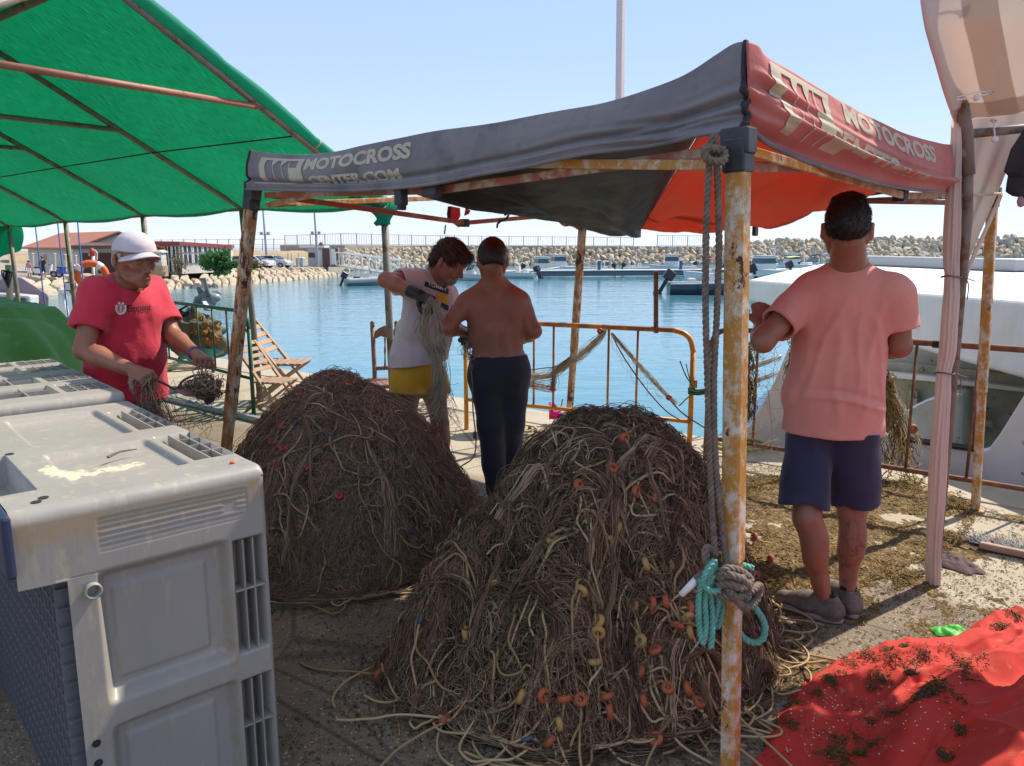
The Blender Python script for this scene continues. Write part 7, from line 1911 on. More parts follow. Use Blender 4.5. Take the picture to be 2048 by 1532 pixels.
def container(label, off, W_, L_, H_, style, loc_tag):
 O = UO + off; root = thing('plastic_container', label, 'container', O, 'large grey plastic containers')
 at = lambda u, v, z: O + UU*u + UV*v + Vector((0, 0, z))
 rc = .035
 s1, s2, s3 = H_-rc, H_-rc + rc*math.pi/2, H_-rc + rc*math.pi/2 + L_-2*rc
 s4 = s3 + rc*math.pi/2; tot = s4 + .25
 us = np.linspace(0, 1, 150); ns = 560
 def f(U, Wp):
  s = Wp*tot; u = U*W_*(1 - (.100/W_ if style == 0 else 0)*(s < H_*.815))
  z = np.where(s < s1, s, np.where(s < s2, s1 + rc*np.sin(np.clip((s-s1)/rc, 0, math.pi/2)), np.where(s < s3, H_, H_-rc+rc*np.cos(np.clip((s-s3)/rc, 0, math.pi/2)))))
  z = np.where(s > s4, H_-rc-(s-s4), z)
  v = np.where(s < s1, 0, np.where(s < s2, rc*(1-np.cos(np.clip((s-s1)/rc, 0, math.pi/2))), np.where(s < s3, rc + s - s2, L_-rc+rc*np.sin(np.clip((s-s3)/rc, 0, math.pi/2)))))
  nz = np.where(s < s1, 0, np.where(s < s2, np.sin(np.clip((s-s1)/rc, 0, math.pi/2)), np.where(s < s3, 1, np.cos(np.clip((s-s3)/rc, 0, math.pi/2)))))
  nv = -np.sqrt(np.clip(1-nz**2, 0, 1)); nv = np.where(s > (s2+s3)/2, -nv, nv)
  fr = (s < s1+.01).astype(float); tp = ((s > s2) & (s < s3)).astype(float)
  d = np.zeros_like(s)
  a0 = .13; b0 = W_-.175
  for z0, z1 in ((.47, .80), (.06, .385)):
   d = np.maximum(d, fr*.040*sb(u, a0-.012, b0, .030)*sb(z, z0, z1, .035))
   d = d + fr*.012*sb(u, a0+.035, b0-.028, .006)*sb(z, z0+.035, z1-.045, .006)*0 + fr*(-.006)*sb(u, a0+.035, b0-.028, .012)*sb(z, z0+.035, z1-.045, .012)
   d = np.maximum(d, fr*.055*sb(u, .012, .098, .004)*sb(z, z0+.0, z1, .006))
  for k in range(6):
   zc = .868 + k*.0145; gap = 1 - (sb(u, .082, .118, .004) if k in (2, 3) else 0)
   d = d - fr*.0035*sb(z, zc-.0025, zc+.0025, .002)*sb(u, .055, .42, .004)*gap
  d = d + fr*.0015*sb(z, .862, .948, .002)*sb(u, .052, .424, .003)
  vv = s - s2
  if style == 0:
   for v0, v1 in ((.13, .49), (.63, 1.08)):
    d = np.maximum(d, tp*.018*sb(u, a0+.02, b0, .02)*sb(vv, v0, v1, .025))
   for v0, v1 in ((.145, .50), (.64, 1.0)):
    d = np.maximum(d, tp*.075*sb(u, .010, .120, .004)*sb(vv, v0, v1, .006))
   d = np.maximum(d, tp*.09*sb(u, W_-.085, W_+.2, .004)*sb(vv, .14, .56, .004))
   for k in range(6): d = d + tp*.0012*sb(vv, .035+k*.012, .039+k*.012, .002)*sb(u, .06, .44, .004)
  else:
   for v0, v1 in ((.10, .32), (.42, .64), (.74, .96), (1.02, 1.2)):
    d = np.maximum(d, tp*.075*sb(u, .012, .17, .004)*sb(vv, v0, v1, .006)); d = np.maximum(d, tp*.06*sb(u, .20, W_-.03, .004)*sb(vv, v0, v1, .006))
  p = np.array(O) + np.array(UU)*u[..., None] + np.array(UV)*(v - nv*0)[..., None]; p = p - np.array(UV)*(nv*d)[..., None]
  Z = z - nz*d
  e = np.clip(1-u/.012, 0, 1); p = p + np.array(UV)*((e**2*.006)*(fr))[..., None]; Z = Z - e**2*.006*(1-fr)
  Z = Z + .0015*fbm(u*9, s*9, 2.0)
  grime = (.30*np.exp(-((s-(s1-.02))/.05)**2)*fr + .06*fr*sstep(u, .38, .5) + .06*np.exp(-((u-.44)/.05)**2)*fr + .08*fr + .10*tp*(u > W_*.75))*(style == 0) + .02
  grime = grime + .22*fr*sb(u, .098, .135, .02)*sb(z, .1, .8, .05)
  paint = tp*(style == 0)*(.62*np.exp(-((u-.30)/.15)**2-((vv-.27)/.085)**2) + .55*np.exp(-((u-.44)/.05)**2-((vv-.30)/.12)**2) + .45*np.exp(-((u-.40)/.09)**2-((vv-.47)/.05)**2)) - .0
  return p[..., 0], p[..., 1], Z, {'grime': grime, 'paint': paint}
 o = gridmesh('shell', f, 150, ns, M['plastic'], root)
 m1 = MB(); m1.extr([at(0, .03, .0), at(0, L_-.02, .0), at(0, L_-.03, H_-.03), at(0, .03, H_-.03)], UU*.008); m1.obj('side_panel', M['plastic'], root, bevel=.004)
 ribs = MB()
 for z0, z1 in ((.47, .80), (.06, .385)):
  for u in (.042, .070): ribs.box(at(u, .028, (z0+z1)/2), (.0035, .052, z1-z0), Matrix((UU, UV, Vector((0, 0, 1)))).transposed())
  ribs.box(at(.055, .028, z0+(z1-z0)*.56), (.084, .052, .0045), Matrix((UU, UV, Vector((0, 0, 1)))).transposed())
 fm = Matrix((UU, UV, Vector((0, 0, 1)))).transposed()
 if style == 0:
  for v0, v1 in ((.145, .50), (.64, 1.0)):
   v0 += rc; v1 += rc
   for k in range(1, 4): ribs.box(at(.042, v0+(v1-v0)*k/4, H_-.037), (.066, .004, .072), fm)
   ribs.box(at(.076, (v0+v1)/2, H_-.037), (.004, v1-v0, .072), fm)
   ribs.box(at(.040, (v0+v1)/2, H_-.037), (.004, v1-v0, .072), fm)
 else:
  for v0, v1 in ((.10, .32), (.42, .64), (.74, .96), (1.02, 1.2)):
   v0 += rc; v1 += rc
   for k in range(1, 4): ribs.box(at(.09, v0+(v1-v0)*k/4, H_-.037), (.156, .004, .072), fm)
   for uu in (.05, .09, .13): ribs.box(at(uu, (v0+v1)/2, H_-.037), (.004, v1-v0, .072), fm)
   for uu in (.30, .42): ribs.box(at(uu, (v0+v1)/2, H_-.03), (.005, v1-v0, .058), fm)
   ribs.box(at(.38, (v0+v1)/2, H_-.03), (.33, .005, .058), fm)
 ribs.obj('ribs', M['plastic'], root)
 g = MB()
 for k in range(int(L_/.045)): g.box(at(W_-.105, .05+k*.045, H_*.42), (.055, .0035, H_*.8), fm)
 for k in range(int(H_*.82/.05)): g.box(at(W_-.104, L_/2, .03+k*.05), (.050, L_-.06, .0035), fm)
 g.obj('base_grid', M['plasticdark'], root)
 m1 = MB(); m1.box(at(W_-.14, L_/2, H_*.42), (.01, L_-.05, H_*.82), fm); m1.obj('base_plate', M['plasticdark'], root)
 m1 = MB(); m1.lathe([(.014, .0), (.0185, 0), (.020, .004), (.020, .018), (.0165, .020), (.0140, .016), (.0138, -.02), (.001, -.02)], at(.45, -.002, .775), tuple(-UV), 24); m1.obj('drain_tube', M['plastic'], root, smooth=True)
 for zz in (.56, .505):
  m1 = MB(); m1.lathe([(.001, 0), (.0085, 0), (.0095, .0015), (.0105, 0)], at(.475, -.0008, zz-.19), tuple(-UV), 16); m1.obj('peg_hole', M['piping'], root)
 for (u_, v_) in ((.535, .06), (.515, .085), (.50, .60)):
  m1 = MB(); m1.lathe([(.001, 0), (.010, 0), (.012, .0008)], at(u_, v_, H_+.0012), (0, 0, 1), 16); m1.obj('peg_hole', M['piping'], root)
 return root, at, fm
c1_, at1, fm1 = container('nearest grey plastic container lying on its side with cream paint splashed on top', Vector((0, 0, 0)), .60, 1.24, 1.0, 0, None)
m1 = MB(); m1.box(at1(.612, .10, .93), (.022, .26, .15), fm1); m1.obj('rubber_runner', M['navyplastic'], c1_, bevel=.008)
c2_, at2, fm2 = container('second grey plastic container, gridded on top, behind the paint-splashed one', UV*1.262 + UU*(-.0), .66, 1.24, 1.03, 1, None)
tw = MB(); tw.tube(smooth_pl([at1(.30, .36, 1.0+.004), at1(.26, .385, 1.008), at1(.21, .40, 1.004)], 8), [.0045, .004, .004, .0035, .003, .003, .0025, .002, .0015], 6)
tag(tw.obj('twig', M['bark']), 'thin dark twig lying on the nearest container', 'twig')
ob = MB(); ob.lathe([(.001, 0), (.007, .001), (.008, .004), (.004, .007), (.001, .007)], at1(.055, .075, 1.0), (0, 0, 1), 8); tag(ob.obj('shell_fragment', M['orange']), 'tiny orange fragment on the near right corner of the nearest container', 'fragment')
# =============================== crowd-control barriers ===============================
M['rustrail'] = mat('rusted_rail', (.15, .06, .04), .75, (.28, .12, .06), 18, 6, .42, .62, bump=.4, bscale=80, bdist=.003, col3=(.40, .33, .28), scale3=26, lo3=.64, hi3=.70)
M['yelrust'] = mat('yellow_enamel', (.72, .30, .02), .45, (.62, .24, .02), 5, 5, .4, .7, col3=(.24, .09, .03), scale3=16, lo3=.60, hi3=.66, bump=.15, bscale=60, bdist=.003)
M['orangerust'] = mat('rusting_yellow_rail', (.30, .12, .05), .7, (.60, .27, .04), 7, 6, .48, .58, bump=.3, bscale=60, bdist=.003)
M['greenrail'] = mat('green_barrier_paint', (.012, .075, .045), .5, (.02, .10, .06), 6, col3=(.25, .09, .04), scale3=7, lo3=.58, hi3=.64)
def barrier(label, a, b, H_, zb, bars, m_leg, m_rail, m_bar, radius=.16, rail_px=None, r_=.019):
 a = Vector(a); b = Vector(b); d = (b-a).normalized(); root = thing('barrier', label, 'barrier', (a+b)/2)
 up = Vector((0, 0, 1))
 top = smooth_pl([a + up*(H_-radius), a + up*(H_-radius*.45) + d*radius*.14, a + up*(H_-radius*.14) + d*radius*.45, a + up*H_ + d*radius], 10)
 top2 = smooth_pl([b + up*H_ - d*radius, b + up*(H_-radius*.14) - d*radius*.45, b + up*(H_-radius*.45) - d*radius*.14, b + up*(H_-radius)], 10)
 m1 = MB(); m1.tube(top + top2[:2], r_, 10); m1.obj('top_rail', m_rail, root, smooth=True)
 m1 = MB(); m1.tube(top2, r_*1.02, 10); m1.obj('top_corner', m_leg, root, smooth=True)
 for p in (a, b):
  m1 = MB(); m1.tube([p + up*.0, p + up*(H_-radius)], r_, 10); m1.obj('leg', m_leg, root, smooth=True)
 m1 = MB(); m1.tube([a + up*zb, b + up*zb], r_*.85, 8); m1.obj('bottom_rail', m_rail if m_bar is None else m_bar, root, smooth=True)
 L_ = (b-a).length
 for t in bars:
  p = lerp(a, b, t); m1 = MB(); m1.tube([p + up*zb, p + up*(H_)], .0095, 8); m1.obj('bar', m_rail, root, smooth=True)
 return root, a, b
b1, ba, bb = barrier('yellow and rust barrier at the water edge between the shirtless man and the rope', G(933, 859), P(1379, 0, 5.75)*1.0 if False else Vector(((1379-1024)/F*5.92, 5.75, 0)), .965, .27, (.02, .33, .42, .66, .78, .90)[1:5], M['yelrust'], M['orangerust'], M['yelrust'], r_=.02)
pp = onplane(1312, 662, ba, bb)
m1 = MB(); m1.beam(pp + Vector((0, 0, -.015)), onplane(1312, 542, ba, bb), .048, .030); m1.obj('stub_post', M['rustrail'], b1, bevel=.004)
m1 = MB(); m1.box(onplane(1390, 768, ba, bb), (.03, .02, .06)); m1.obj('hook_plate', M['yelrust'], b1)
b2, ra_, rb_ = barrier('rusty brown barrier in front of the white boat behind the man in salmon', G(1411, 918), Vector((3.62, 3.95, 0)), 1.0, .17, (.13, .26, .39, .50, .625, .74, .86), M['rustrail'], M['rustrail'], None, r_=.020)
m1 = MB(); bw_ = onplane(1880, 689, ra_, rb_); m1.tube([bw_ - (rb_-ra_).normalized()*.04, bw_, bw_ + (rb_-ra_).normalized()*.04], .024, 10); m1.obj('tape_wrap', M['blk'], b2, smooth=True)
b3, ga_, gb_ = barrier('leaning green painted barrier beyond the hand of the man in red', G(322, 772), G(508, 832), .99, .36, (.14, .26, .50, .66, .80, .90), M['greenrail'], M['greenrail'], M['greenrail'], r_=.019)
m1 = MB(); m1.beam(G(330, 800) + Vector((0, 0, .03)), G(612, 868) + Vector((0, 0, .03)), .06, .05); tag(m1.obj('floor_beam', M['galv'], bevel=.005), 'grey metal beam lying on the quay under the green barrier', 'beam')
# =============================== chairs ===============================
M['wood'] = mat('weathered_teak', (.33, .20, .13), .8, (.42, .29, .20), 10, 6, bump=.4, bscale=60, bdist=.003, stretch=(1, 1, .3))
M['darkwood'] = mat('carved_brown_wood', (.20, .085, .05), .6, (.28, .15, .10), 12, col3=(.45, .36, .30), scale3=30, lo3=.64, hi3=.7)
def folding_chair(label, c, rz, s=1.0, fold=0.0):
 root = thing('folding_chair', label, 'chair', (0, 0, 0), None)
 w = .21
 for sd in (-1, 1):
  m1 = MB(); m1.beam((-.34, sd*w, .92), (.36, sd*w, .0), .028, .05, Vector((0, 1, 0))); m1.obj('back_leg', M['wood'], root, bevel=.004)
  m1 = MB(); m1.beam((.30, sd*(w-.035), .43), (-.30, sd*(w-.035), .0), .026, .045, Vector((0, 1, 0))); m1.obj('cross_leg', M['wood'], root, bevel=.004)
 m1 = MB()
 for k in range(5):
  t = .02 + k*.085; p = lerp((-.34, 0, .92), (.36, 0, 0), t); m1.box(p, (.012, w*2, .055), Matrix.Rotation(-.65, 3, 'Y'))
 m1.obj('backrest', M['wood'], root, bevel=.003)
 m1 = MB()
 for k in range(6): m1.box((-.10 + k*.078, 0, .445), (.055, w*2, .016))
 for sd in (-1, 1): m1.box((.09, sd*w*.8, .43), (.44, .025, .02))
 m1.obj('seat', M['wood'], root, bevel=.003)
 m1 = MB(); m1.tube([(.2, -w, .14), (.2, w, .14)], .011, 8); m1.tube([(-.2, -w, .10), (-.2, w, .10)], .011, 8); m1.obj('stretcher', M['wood'], root)
 root.location = c; root.rotation_euler = (0, 0, rz); root.scale = (s, s, s); return root
folding_chair('weathered folding chair with open slatted seat facing the water behind the green barrier', G(562, 800), R(-2), .92)
f2c = G(541, 826); folding_chair('weathered slatted folding chair leaning closer to the round net pile', f2c, R(-18), .74)
cc_ = thing('carved_chair', 'carved brown wooden chair standing behind the man in the white shirt', 'chair', P(760, 800, 7.0))
Yc = 7.0; zf = lambda x, y: P(x, y, Yc)
for x in (745, 793):
 b0_ = P(x+5, 760, Yc); m1 = MB(); m1.tube([Vector((b0_.x, b0_.y, 0)), b0_, P(x, 655, Yc)], .021, 8); m1.lathe([(.012, 0), (.024, .01), (.018, .03), (.024, .045), (.010, .06)], P(x, 655, Yc), (0, 0, 1), 12); m1.obj('stile', M['darkwood'], cc_, smooth=True)
m1 = MB(); m1.extr([P(748, 664, Yc), P(758, 656, Yc), P(770, 651, Yc), P(785, 658, Yc), P(794, 664, Yc), P(793, 676, Yc), P(782, 672, Yc), P(770, 676, Yc), P(762, 672, Yc), P(755, 676, Yc), P(748, 678, Yc)], (0, .025, 0)); m1.obj('crest_rail', M['darkwood'], cc_, bevel=.004)
m1 = MB(); m1.beam(P(749, 737, Yc), P(795, 735, Yc), .025, .035); m1.obj('lower_rail', M['darkwood'], cc_, bevel=.004)
for x in (770, 782):
 m1 = MB(); m1.tube([P(x, 676, Yc), P(x, 690, Yc), P(x, 700, Yc), P(x, 712, Yc), P(x, 735, Yc)], [.010, .006, .011, .006, .010], 8); m1.obj('spindle', M['darkwood'], cc_, smooth=True)
sc_ = P(772, 766, Yc-.15); m1 = MB(); m1.box((sc_.x, sc_.y, sc_.z), (.40, .40, .035)); m1.obj('seat', M['darkwood'], cc_, bevel=.008)
for dx in (-.17, .17): m1 = MB(); m1.tube([(sc_.x+dx, sc_.y-.17, sc_.z), (sc_.x+dx, sc_.y-.17, 0)], .018, 8); m1.obj('leg', M['darkwood'], cc_, smooth=True)
# =============================== outboard propeller, net bundle and odd things along the edge ===============================
M['motor'] = mat('blue_grey_motor', (.20, .24, .29), .4, (.28, .32, .36), 8, col3=(.10, .10, .10), scale3=14, lo3=.6, hi3=.65)
pr_ = thing('outboard_motor', 'raised blue grey outboard propeller wrapped with nets above the green barrier rail', 'outboard motor', P(410, 640, 8.9))
Yp = 8.9; pc = P(418, 596, Yp)
m1 = MB(); m1.tube([P(388, 612, Yp), P(398, 604, Yp), P(412, 598, Yp), P(430, 596, Yp), P(440, 594, Yp)], [.03, .075, .085, .06, .03], 14); m1.obj('gearcase', M['motor'], pr_, smooth=True)
m1 = MB(); m1.extr([P(400, 600, Yp), P(392, 575, Yp), P(398, 572, Yp), P(412, 590, Yp), P(424, 600, Yp)], (0, .02, 0)); m1.tube([P(388, 618, Yp), P(376, 640, Yp), P(366, 665, Yp)], [.07, .08, .09], 10); m1.obj('leg_housing', M['motor'], pr_, bevel=.004)
ax = (P(440, 592, Yp)-P(405, 600, Yp)).normalized(); x_, y_, _ = basis(ax); hub = P(417, 592, Yp)
for k, an in enumerate((1.9, 4.0, 6.1)):
 def bl(u, v, an=an):
  rr0 = .05 + u*.17; wid = .085*math.sin(math.pi*min(u*.8+.18, 1))**.7 + .01; a = an + (v-.5)*wid/rr0*1.8
  return hub + (x_*math.cos(a)+y_*math.sin(a))*rr0 + ax*((v-.5)*.10 + .02*u)
 m1 = MB(); m1.grid(bl, 8, 8); m1.obj('propeller_blade', M['motor'], pr_, smooth=True, thick=.008)
M['canvas'] = mat('grey_brown_canvas', (.10, .095, .075), .9, (.18, .16, .12), 5, bump=.5, bscale=25, bdist=.01)
M['orangenet'] = mat('orange_net', (.38, .15, .03), .85, (.22, .10, .035), 20, bump=.6, bscale=60)
nb = thing('net_bundle', 'bundle of canvas and orange netting hanging behind the green barrier', 'bundle', P(385, 700, 8.7))
def blob(name, c, r3, amp, seed, mm, par, n=26, fq=3.0):
 def f(U, V):
  th = U*2*np.pi; ph = (V-.5)*np.pi
  w = 1 + amp*fbm(np.cos(th)*fq+5, np.sin(th)*fq + seed, V*fq*2, 3)
  return (c[0] + r3[0]*w*np.cos(ph)*np.cos(th), c[1] + r3[1]*w*np.cos(ph)*np.sin(th), c[2] + r3[2]*w*np.sin(ph))
 return gridmesh(name, f, n*2, n, mm, par)
blob('canvas', P(385, 668, 8.75), (.33, .2, .22), .9, 2, M['canvas'], nb); blob('orange_net', P(405, 655, 8.6), (.12, .09, .08), 1.2, 4, M['orangenet'], nb); blob('orange_net', P(420, 675, 8.6), (.09, .08, .06), 1.2, 9, M['orangenet'], nb); blob('yellow_cloth', P(397, 634, 8.7), (.035, .04, .06), .4, 9, M['yellowprint'], nb, 12)
blob('teal_net', P(400, 698, 8.75), (.22, .14, .14), .8, 12, M['tealrope'], nb)
m1 = MB(); m1.tube(smooth_pl([P(340, 632, 8.7), P(356, 622, 8.7), P(378, 610, 8.7)], 8), .012, 6); m1.tube(smooth_pl([P(340, 636, 8.7), P(360, 634, 8.7), P(378, 624, 8.7)], 8), .012, 6); m1.obj('cables', M['blk'], nb)
bl_ = G(392, 744); m1 = MB(); m1.tube([(bl_.x, bl_.y+.25, 0), (bl_.x, bl_.y+.25, .55)], .03, 8); m1.obj('stand', M['galv'], nb)
M['coil'] = mat('pale_coiled_rope', (.45, .38, .27), .9, (.36, .30, .21), 30, bump=.5, bscale=120)
def coil(label, c, R0, n, rad, mm, name='rope_coil', seed=1, wob=.12):
 r_ = random.Random(seed); pts = []
 for k in range(n*12):
  a = k/12*2*math.pi; rr1 = R0*(.75 + wob*math.sin(a*.37+seed) + .2*r_.random()); pts.append(Vector((c[0]+rr1*math.cos(a), c[1]+rr1*.8*math.sin(a), .015 + rad*1.6*(k/12)*.5 + .01*r_.random())))
 m1 = MB(); m1.tube(smooth_pl(pts, n*30), rad, 6); return tag(m1.obj(name, mm, smooth=True), label, 'rope')
coil('pale coil of rope on the quay beyond the green barrier', G(365, 738), .26, 4, .022, M['coil'], seed=3); coil('small heap of greenish rope left of the pale coil', G(332, 738), .18, 3, .022, M['tealrope'], seed=5)
coil('pale rope heap beside the brown bollard', G(1018, 872), .24, 5, .013, M['coil'], seed=8, wob=.25); coil('green and yellow rope heap at the foot of the barriers', G(1475, 897), .22, 4, .011, mat('greenyellow_rope', (.35, .36, .12), .9), seed=2, wob=.3)
bo_ = thing('bollard', 'short rounded brown mooring bollard beside the legs of the shirtless man', 'bollard', G(984, 866))
g_ = G(984, 866); m1 = MB(); m1.lathe([(.12, 0), (.13, .02), (.115, .05), (.11, .16), (.14, .22), (.15, .28), (.13, .33), (.05, .345), (.001, .345)], g_, (0, 0, 1), 22); m1.obj('post', mat('rust_bollard', (.22, .12, .08), .8, (.30, .18, .12), 20, bump=.5, bscale=60), bo_, smooth=True)
fg = thing('marker_flag', 'pink and white marker flag lying at the foot of the yellow barrier', 'flag', G(1112, 845))
g_ = G(1112, 852); m1 = MB(); m1.grid(lambda u, v: (g_.x - .06 + .15*v*(1-u*.8) + .02*math.sin(v*9), g_.y+.05 + .03*math.sin(u*6+v*4), .05+.15*u), 10, 10); m1.obj('pink_cloth', mat('pink_flag', (.75, .03, .28), .7, trans=.3), fg, smooth=True, thick=.003)
m1 = MB(); m1.grid(lambda u, v: (g_.x + .0 + .30*v, g_.y + .25*u, .02 + .12*math.sin(v*3)*(1-.3*u) + .015*math.sin(u*15+v*9)), 14, 14); m1.obj('white_cloth', M['bwhite'], fg, smooth=True, thick=.003)
m1 = MB(); m1.tube([(g_.x+.02, g_.y+.05, .0), (g_.x+.06, g_.y+.05, .24)], .007, 6); m1.obj('stick', M['galv'], fg)
br = thing('broom', 'wooden broom head with grey bristles lying on the quay at the right edge', 'broom', G(2010, 1112))
m1 = MB(); a_, b_ = G(1958, 1098), G(2110, 1130); m1.beam(a_+Vector((0, 0, .025)), b_+Vector((0, 0, .025)), .055, .03); m1.obj('head', M['wood'], br, bevel=.006)
rs = np.random.RandomState(4); n_ = 700; t_ = rs.rand(n_); base = np.array(a_)[None]*(1-t_[:, None]) + np.array(b_)[None]*t_[:, None] + np.array([0, .03, .02]); dirs = np.array([.02, 1, -.05]) + rs.randn(n_, 3)*.28
PT = base[:, None] + dirs[:, None]*np.linspace(0, .10, 4)[None, :, None]; PT[..., 2] = np.maximum(PT[..., 2], .004)
tv, tq = tubes(PT, .0014, 3); npmesh('bristles', tv, tq, mat('grey_bristle', (.30, .30, .31), .8), br)
def crumple(name, label, cat, c, r0, h, seed, mm, n=26, asp=1.0):
 def f(U, V):
  th = U*2*np.pi; rr1 = V*r0*(1+.5*fbm(np.cos(th)*1.5+9, np.sin(th)*1.5+seed, 0, 2))
  X = c[0] + rr1*np.cos(th)*asp; Y = c[1] + rr1*np.sin(th)
  Z = .004 + h*(1-V**2)*(.55 + 1.1*np.abs(fbm(X*16, Y*16, seed*1.0, 3)))
  return X, Y, Z
 return tag(gridmesh(name, f, n*2, n, mm, thick=.002), label, cat)
crumple('rag', 'crumpled dark mauve rag beside the foot of the gathered curtain', 'cloth', G(1912, 1128), .13, .05, 3, mat('mauve_rag', (.10, .06, .065), .9), asp=.7)
crumple('plastic_wrapper', 'bright green crumpled wrapper at the edge of the red sheet', 'litter', G(1900, 1268), .05, .035, 6, mat('bright_green', (.12, .65, .10), .5, trans=.3), asp=1.4)
# =============================== green mound at the left ===============================
M['turf'] = mat('green_felt', (.085, .235, .04), .95, (.13, .30, .07), 3, 6, bump=.6, bscale=160, bdist=.006, col3=(.30, .30, .12), scale3=9, lo3=.58, hi3=.75, sheen=.3)
def mound(cx, cy, rx, ry, H_, seed, namp=.06, foldn=11, famp=.05):
 def f(U, V):
  th = U*2*np.pi; c, s = np.cos(th), np.sin(th)
  fold = famp*np.sin(th*foldn + 2*fbm(c*2, s*2+seed, 1.0, 2)*3)*V**1.6
  rr1 = V*(1 + fold + namp*fbm(c*2+3, s*2, seed*1.0, 3))
  Z = H_*np.sqrt(np.clip(1-V**2.6, 0, 1))**.95*(1 + .08*fbm(c*V*2, s*V*2, seed*1.0, 3)) + .01
  Z = Z + .035*np.exp(-np.abs(V-.40-.10*np.sin(th*2+1))/.06) - .02*np.exp(-((V-.47-.10*np.sin(th*2+1))/.03)**2)
  return cx + rx*rr1*c, cy + ry*rr1*s, Z
 return f
gm_ = thing('green_mound', 'large heap covered with green felt behind the containers at the far left', 'covered heap', (-3.9, 5.3, 0))
gridmesh('felt_cover', mound(-3.66, 5.2, 1.0, 1.05, 1.22, 3, .14, 15, .14), 200, 70, M['turf'], gm_)
if 0: m1 = MB(); m1.tube(smooth_pl([P(-40, 612, 4.3), P(40, 612, 4.28), P(62, 610, 4.26), P(100, 628, 4.3), P(150, 652, 4.38)], 30), [.02+.02*math.sin(k/30*3.14) for k in range(31)], 8); m1.obj('cover_fold', M['turf'], gm_, smooth=True)
ol = thing('olive_cover', 'olive cloth-covered lump in front of the green mound at the left edge', 'covered heap', (-2.9, 3.9, 0))
gridmesh('cover', mound(-3.05, 4.0, .62, .45, .98, 7, .08, 9, .05), 90, 40, mat('olive_cloth', (.17, .18, .05), .95, (.22, .22, .08), 6, bump=.4, bscale=60), ol)
# =============================== red sheet, lower right ===============================
M['redsheet'] = mat('red_tarpaulin', (.50, .024, .013), .85, (.44, .030, .018), 3, 5, bump=.35, bscale=22, bdist=.006, col3=(.52, .20, .14), scale3=11, lo3=.6, hi3=.78)
bl = [G(*p) for p in ((1440, 1700), (1500, 1560), (1535, 1480), (1568, 1420), (1600, 1375), (1640, 1345), (1700, 1312), (1745, 1300), (1785, 1296), (1830, 1288), (1880, 1282), (1925, 1270), (1965, 1240), (2010, 1226), (2060, 1222), (2200, 1215), (2350, 1210))]
il = [Vector(p) for p in ((.95, 1.0, 0), (1.15, 1.05, 0), (1.4, 1.1, 0), (1.7, 1.3, 0), (2.1, 1.6, 0), (2.6, 2.0, 0), (3.3, 2.5, 0))]
BA, IA = resamp(arr(bl, 200), 1), resamp(arr(il, 200), 1)
def sheet_xy(U, V): return BA(U)*(1-V)[..., None] + IA(U)*V[..., None]
def sheet_h(X, Y, U, V):
 rise = .46*sstep(V + .12*np.sin(U*4), .30, .95)
 w = .034*np.abs(np.sin((X*2.2 - Y*3.4)*2.3 + 2.0*fbm(X*2, Y*2, 1.0, 3)))**1.5 + .018*fbm(X*5, Y*5, 2.0, 4)
 ridge = .065*np.exp(-((V-.30-.10*np.sin(U*5+1)-.25*(U-.5))/.045)**2)*sb(U, .15, .85, .3) + .05*np.exp(-((V-.62+.4*(U-.5))/.05)**2)
 for vq, sq, wq, aq, u0q, u1q in ((.10, .10, .012, .030, .3, .8), (.19, -.12, .014, .035, .35, .95), (.24, .25, .010, .025, .1, .6), (.42, .15, .016, .04, .2, .9), (.50, -.30, .014, .035, .3, 1.0), (.74, .2, .02, .04, .2, .8)):
  ridge = ridge + aq*np.exp(-np.abs(V-vq-sq*(U-.5)-.015*np.sin(U*23+vq*40))/wq)*sb(U, u0q, u1q, .25)
 edge = sstep(V, 0, .03)
 for q_, (fx_, fy_) in enumerate(((2.2, 1.4), (3.6, -2.2), (1.5, 3.9))):
  cz = np.abs(fbm(X*fx_+q_*9, Y*fy_*.6+q_*5, 1.0*q_, 2)); w = w + (.030, .020, .014)[q_]*np.exp(-cz/.045)
 return .006 + edge*(np.clip(w, -.002, 1)*.8 + .004 + ridge) + rise
def sheet(U, V):
 V2 = V**1.15; p = sheet_xy(U, V2); X, Y = p[..., 0] + .008*np.sin(U*120)*(1-V2), p[..., 1]
 return X, Y, sheet_h(X, Y, U, V2)
tp_ = gridmesh('red_sheet', sheet, 260, 170, M['redsheet'], thick=.004)
tag(tp_, 'big rumpled red sheet littered with seaweed bits in the lower right corner', 'sheet')
# =============================== net piles ===============================
M['netcore'] = mat('dark_net_core', (.035, .021, .012), .95, (.07, .043, .025), 14, bump=1.0, bscale=45, bdist=.03)
def attrmat(name, stops, rough=.85, trans=0.0):
 m, nt, bs = nodemat(name); N, L = nt.nodes, nt.links
 at = N.new('ShaderNodeAttribute'); at.attribute_name = 'mask'; cr = N.new('ShaderNodeValToRGB'); L.new(at.outputs['Fac'], cr.inputs[0])
 e = cr.color_ramp.elements; e[0].position = 0; e[0].color = rgb(stops[0]); e[1].position = 1; e[1].color = rgb(stops[-1])
 for i, s_ in enumerate(stops[1:-1]): q_ = e.new((i+1)/(len(stops)-1)); q_.color = rgb(s_)
 L.new(cr.outputs[0], bs.inputs['Base Color']); bs.inputs['Roughness'].default_value = rough
 return m
M['net1'] = attrmat('brown_net_twine', [(.08, .045, .028), (.24, .145, .088), (.42, .28, .175), (.27, .155, .105), (.60, .45, .29)])
M['net2'] = attrmat('dark_net_twine', [(.035, .018, .010), (.13, .07, .036), (.32, .195, .11), (.17, .092, .05), (.60, .43, .26)])
M['cord'] = attrmat('tan_float_rope', [(.40, .27, .13), (.52, .38, .21), (.28, .18, .08), (.44, .31, .16)])
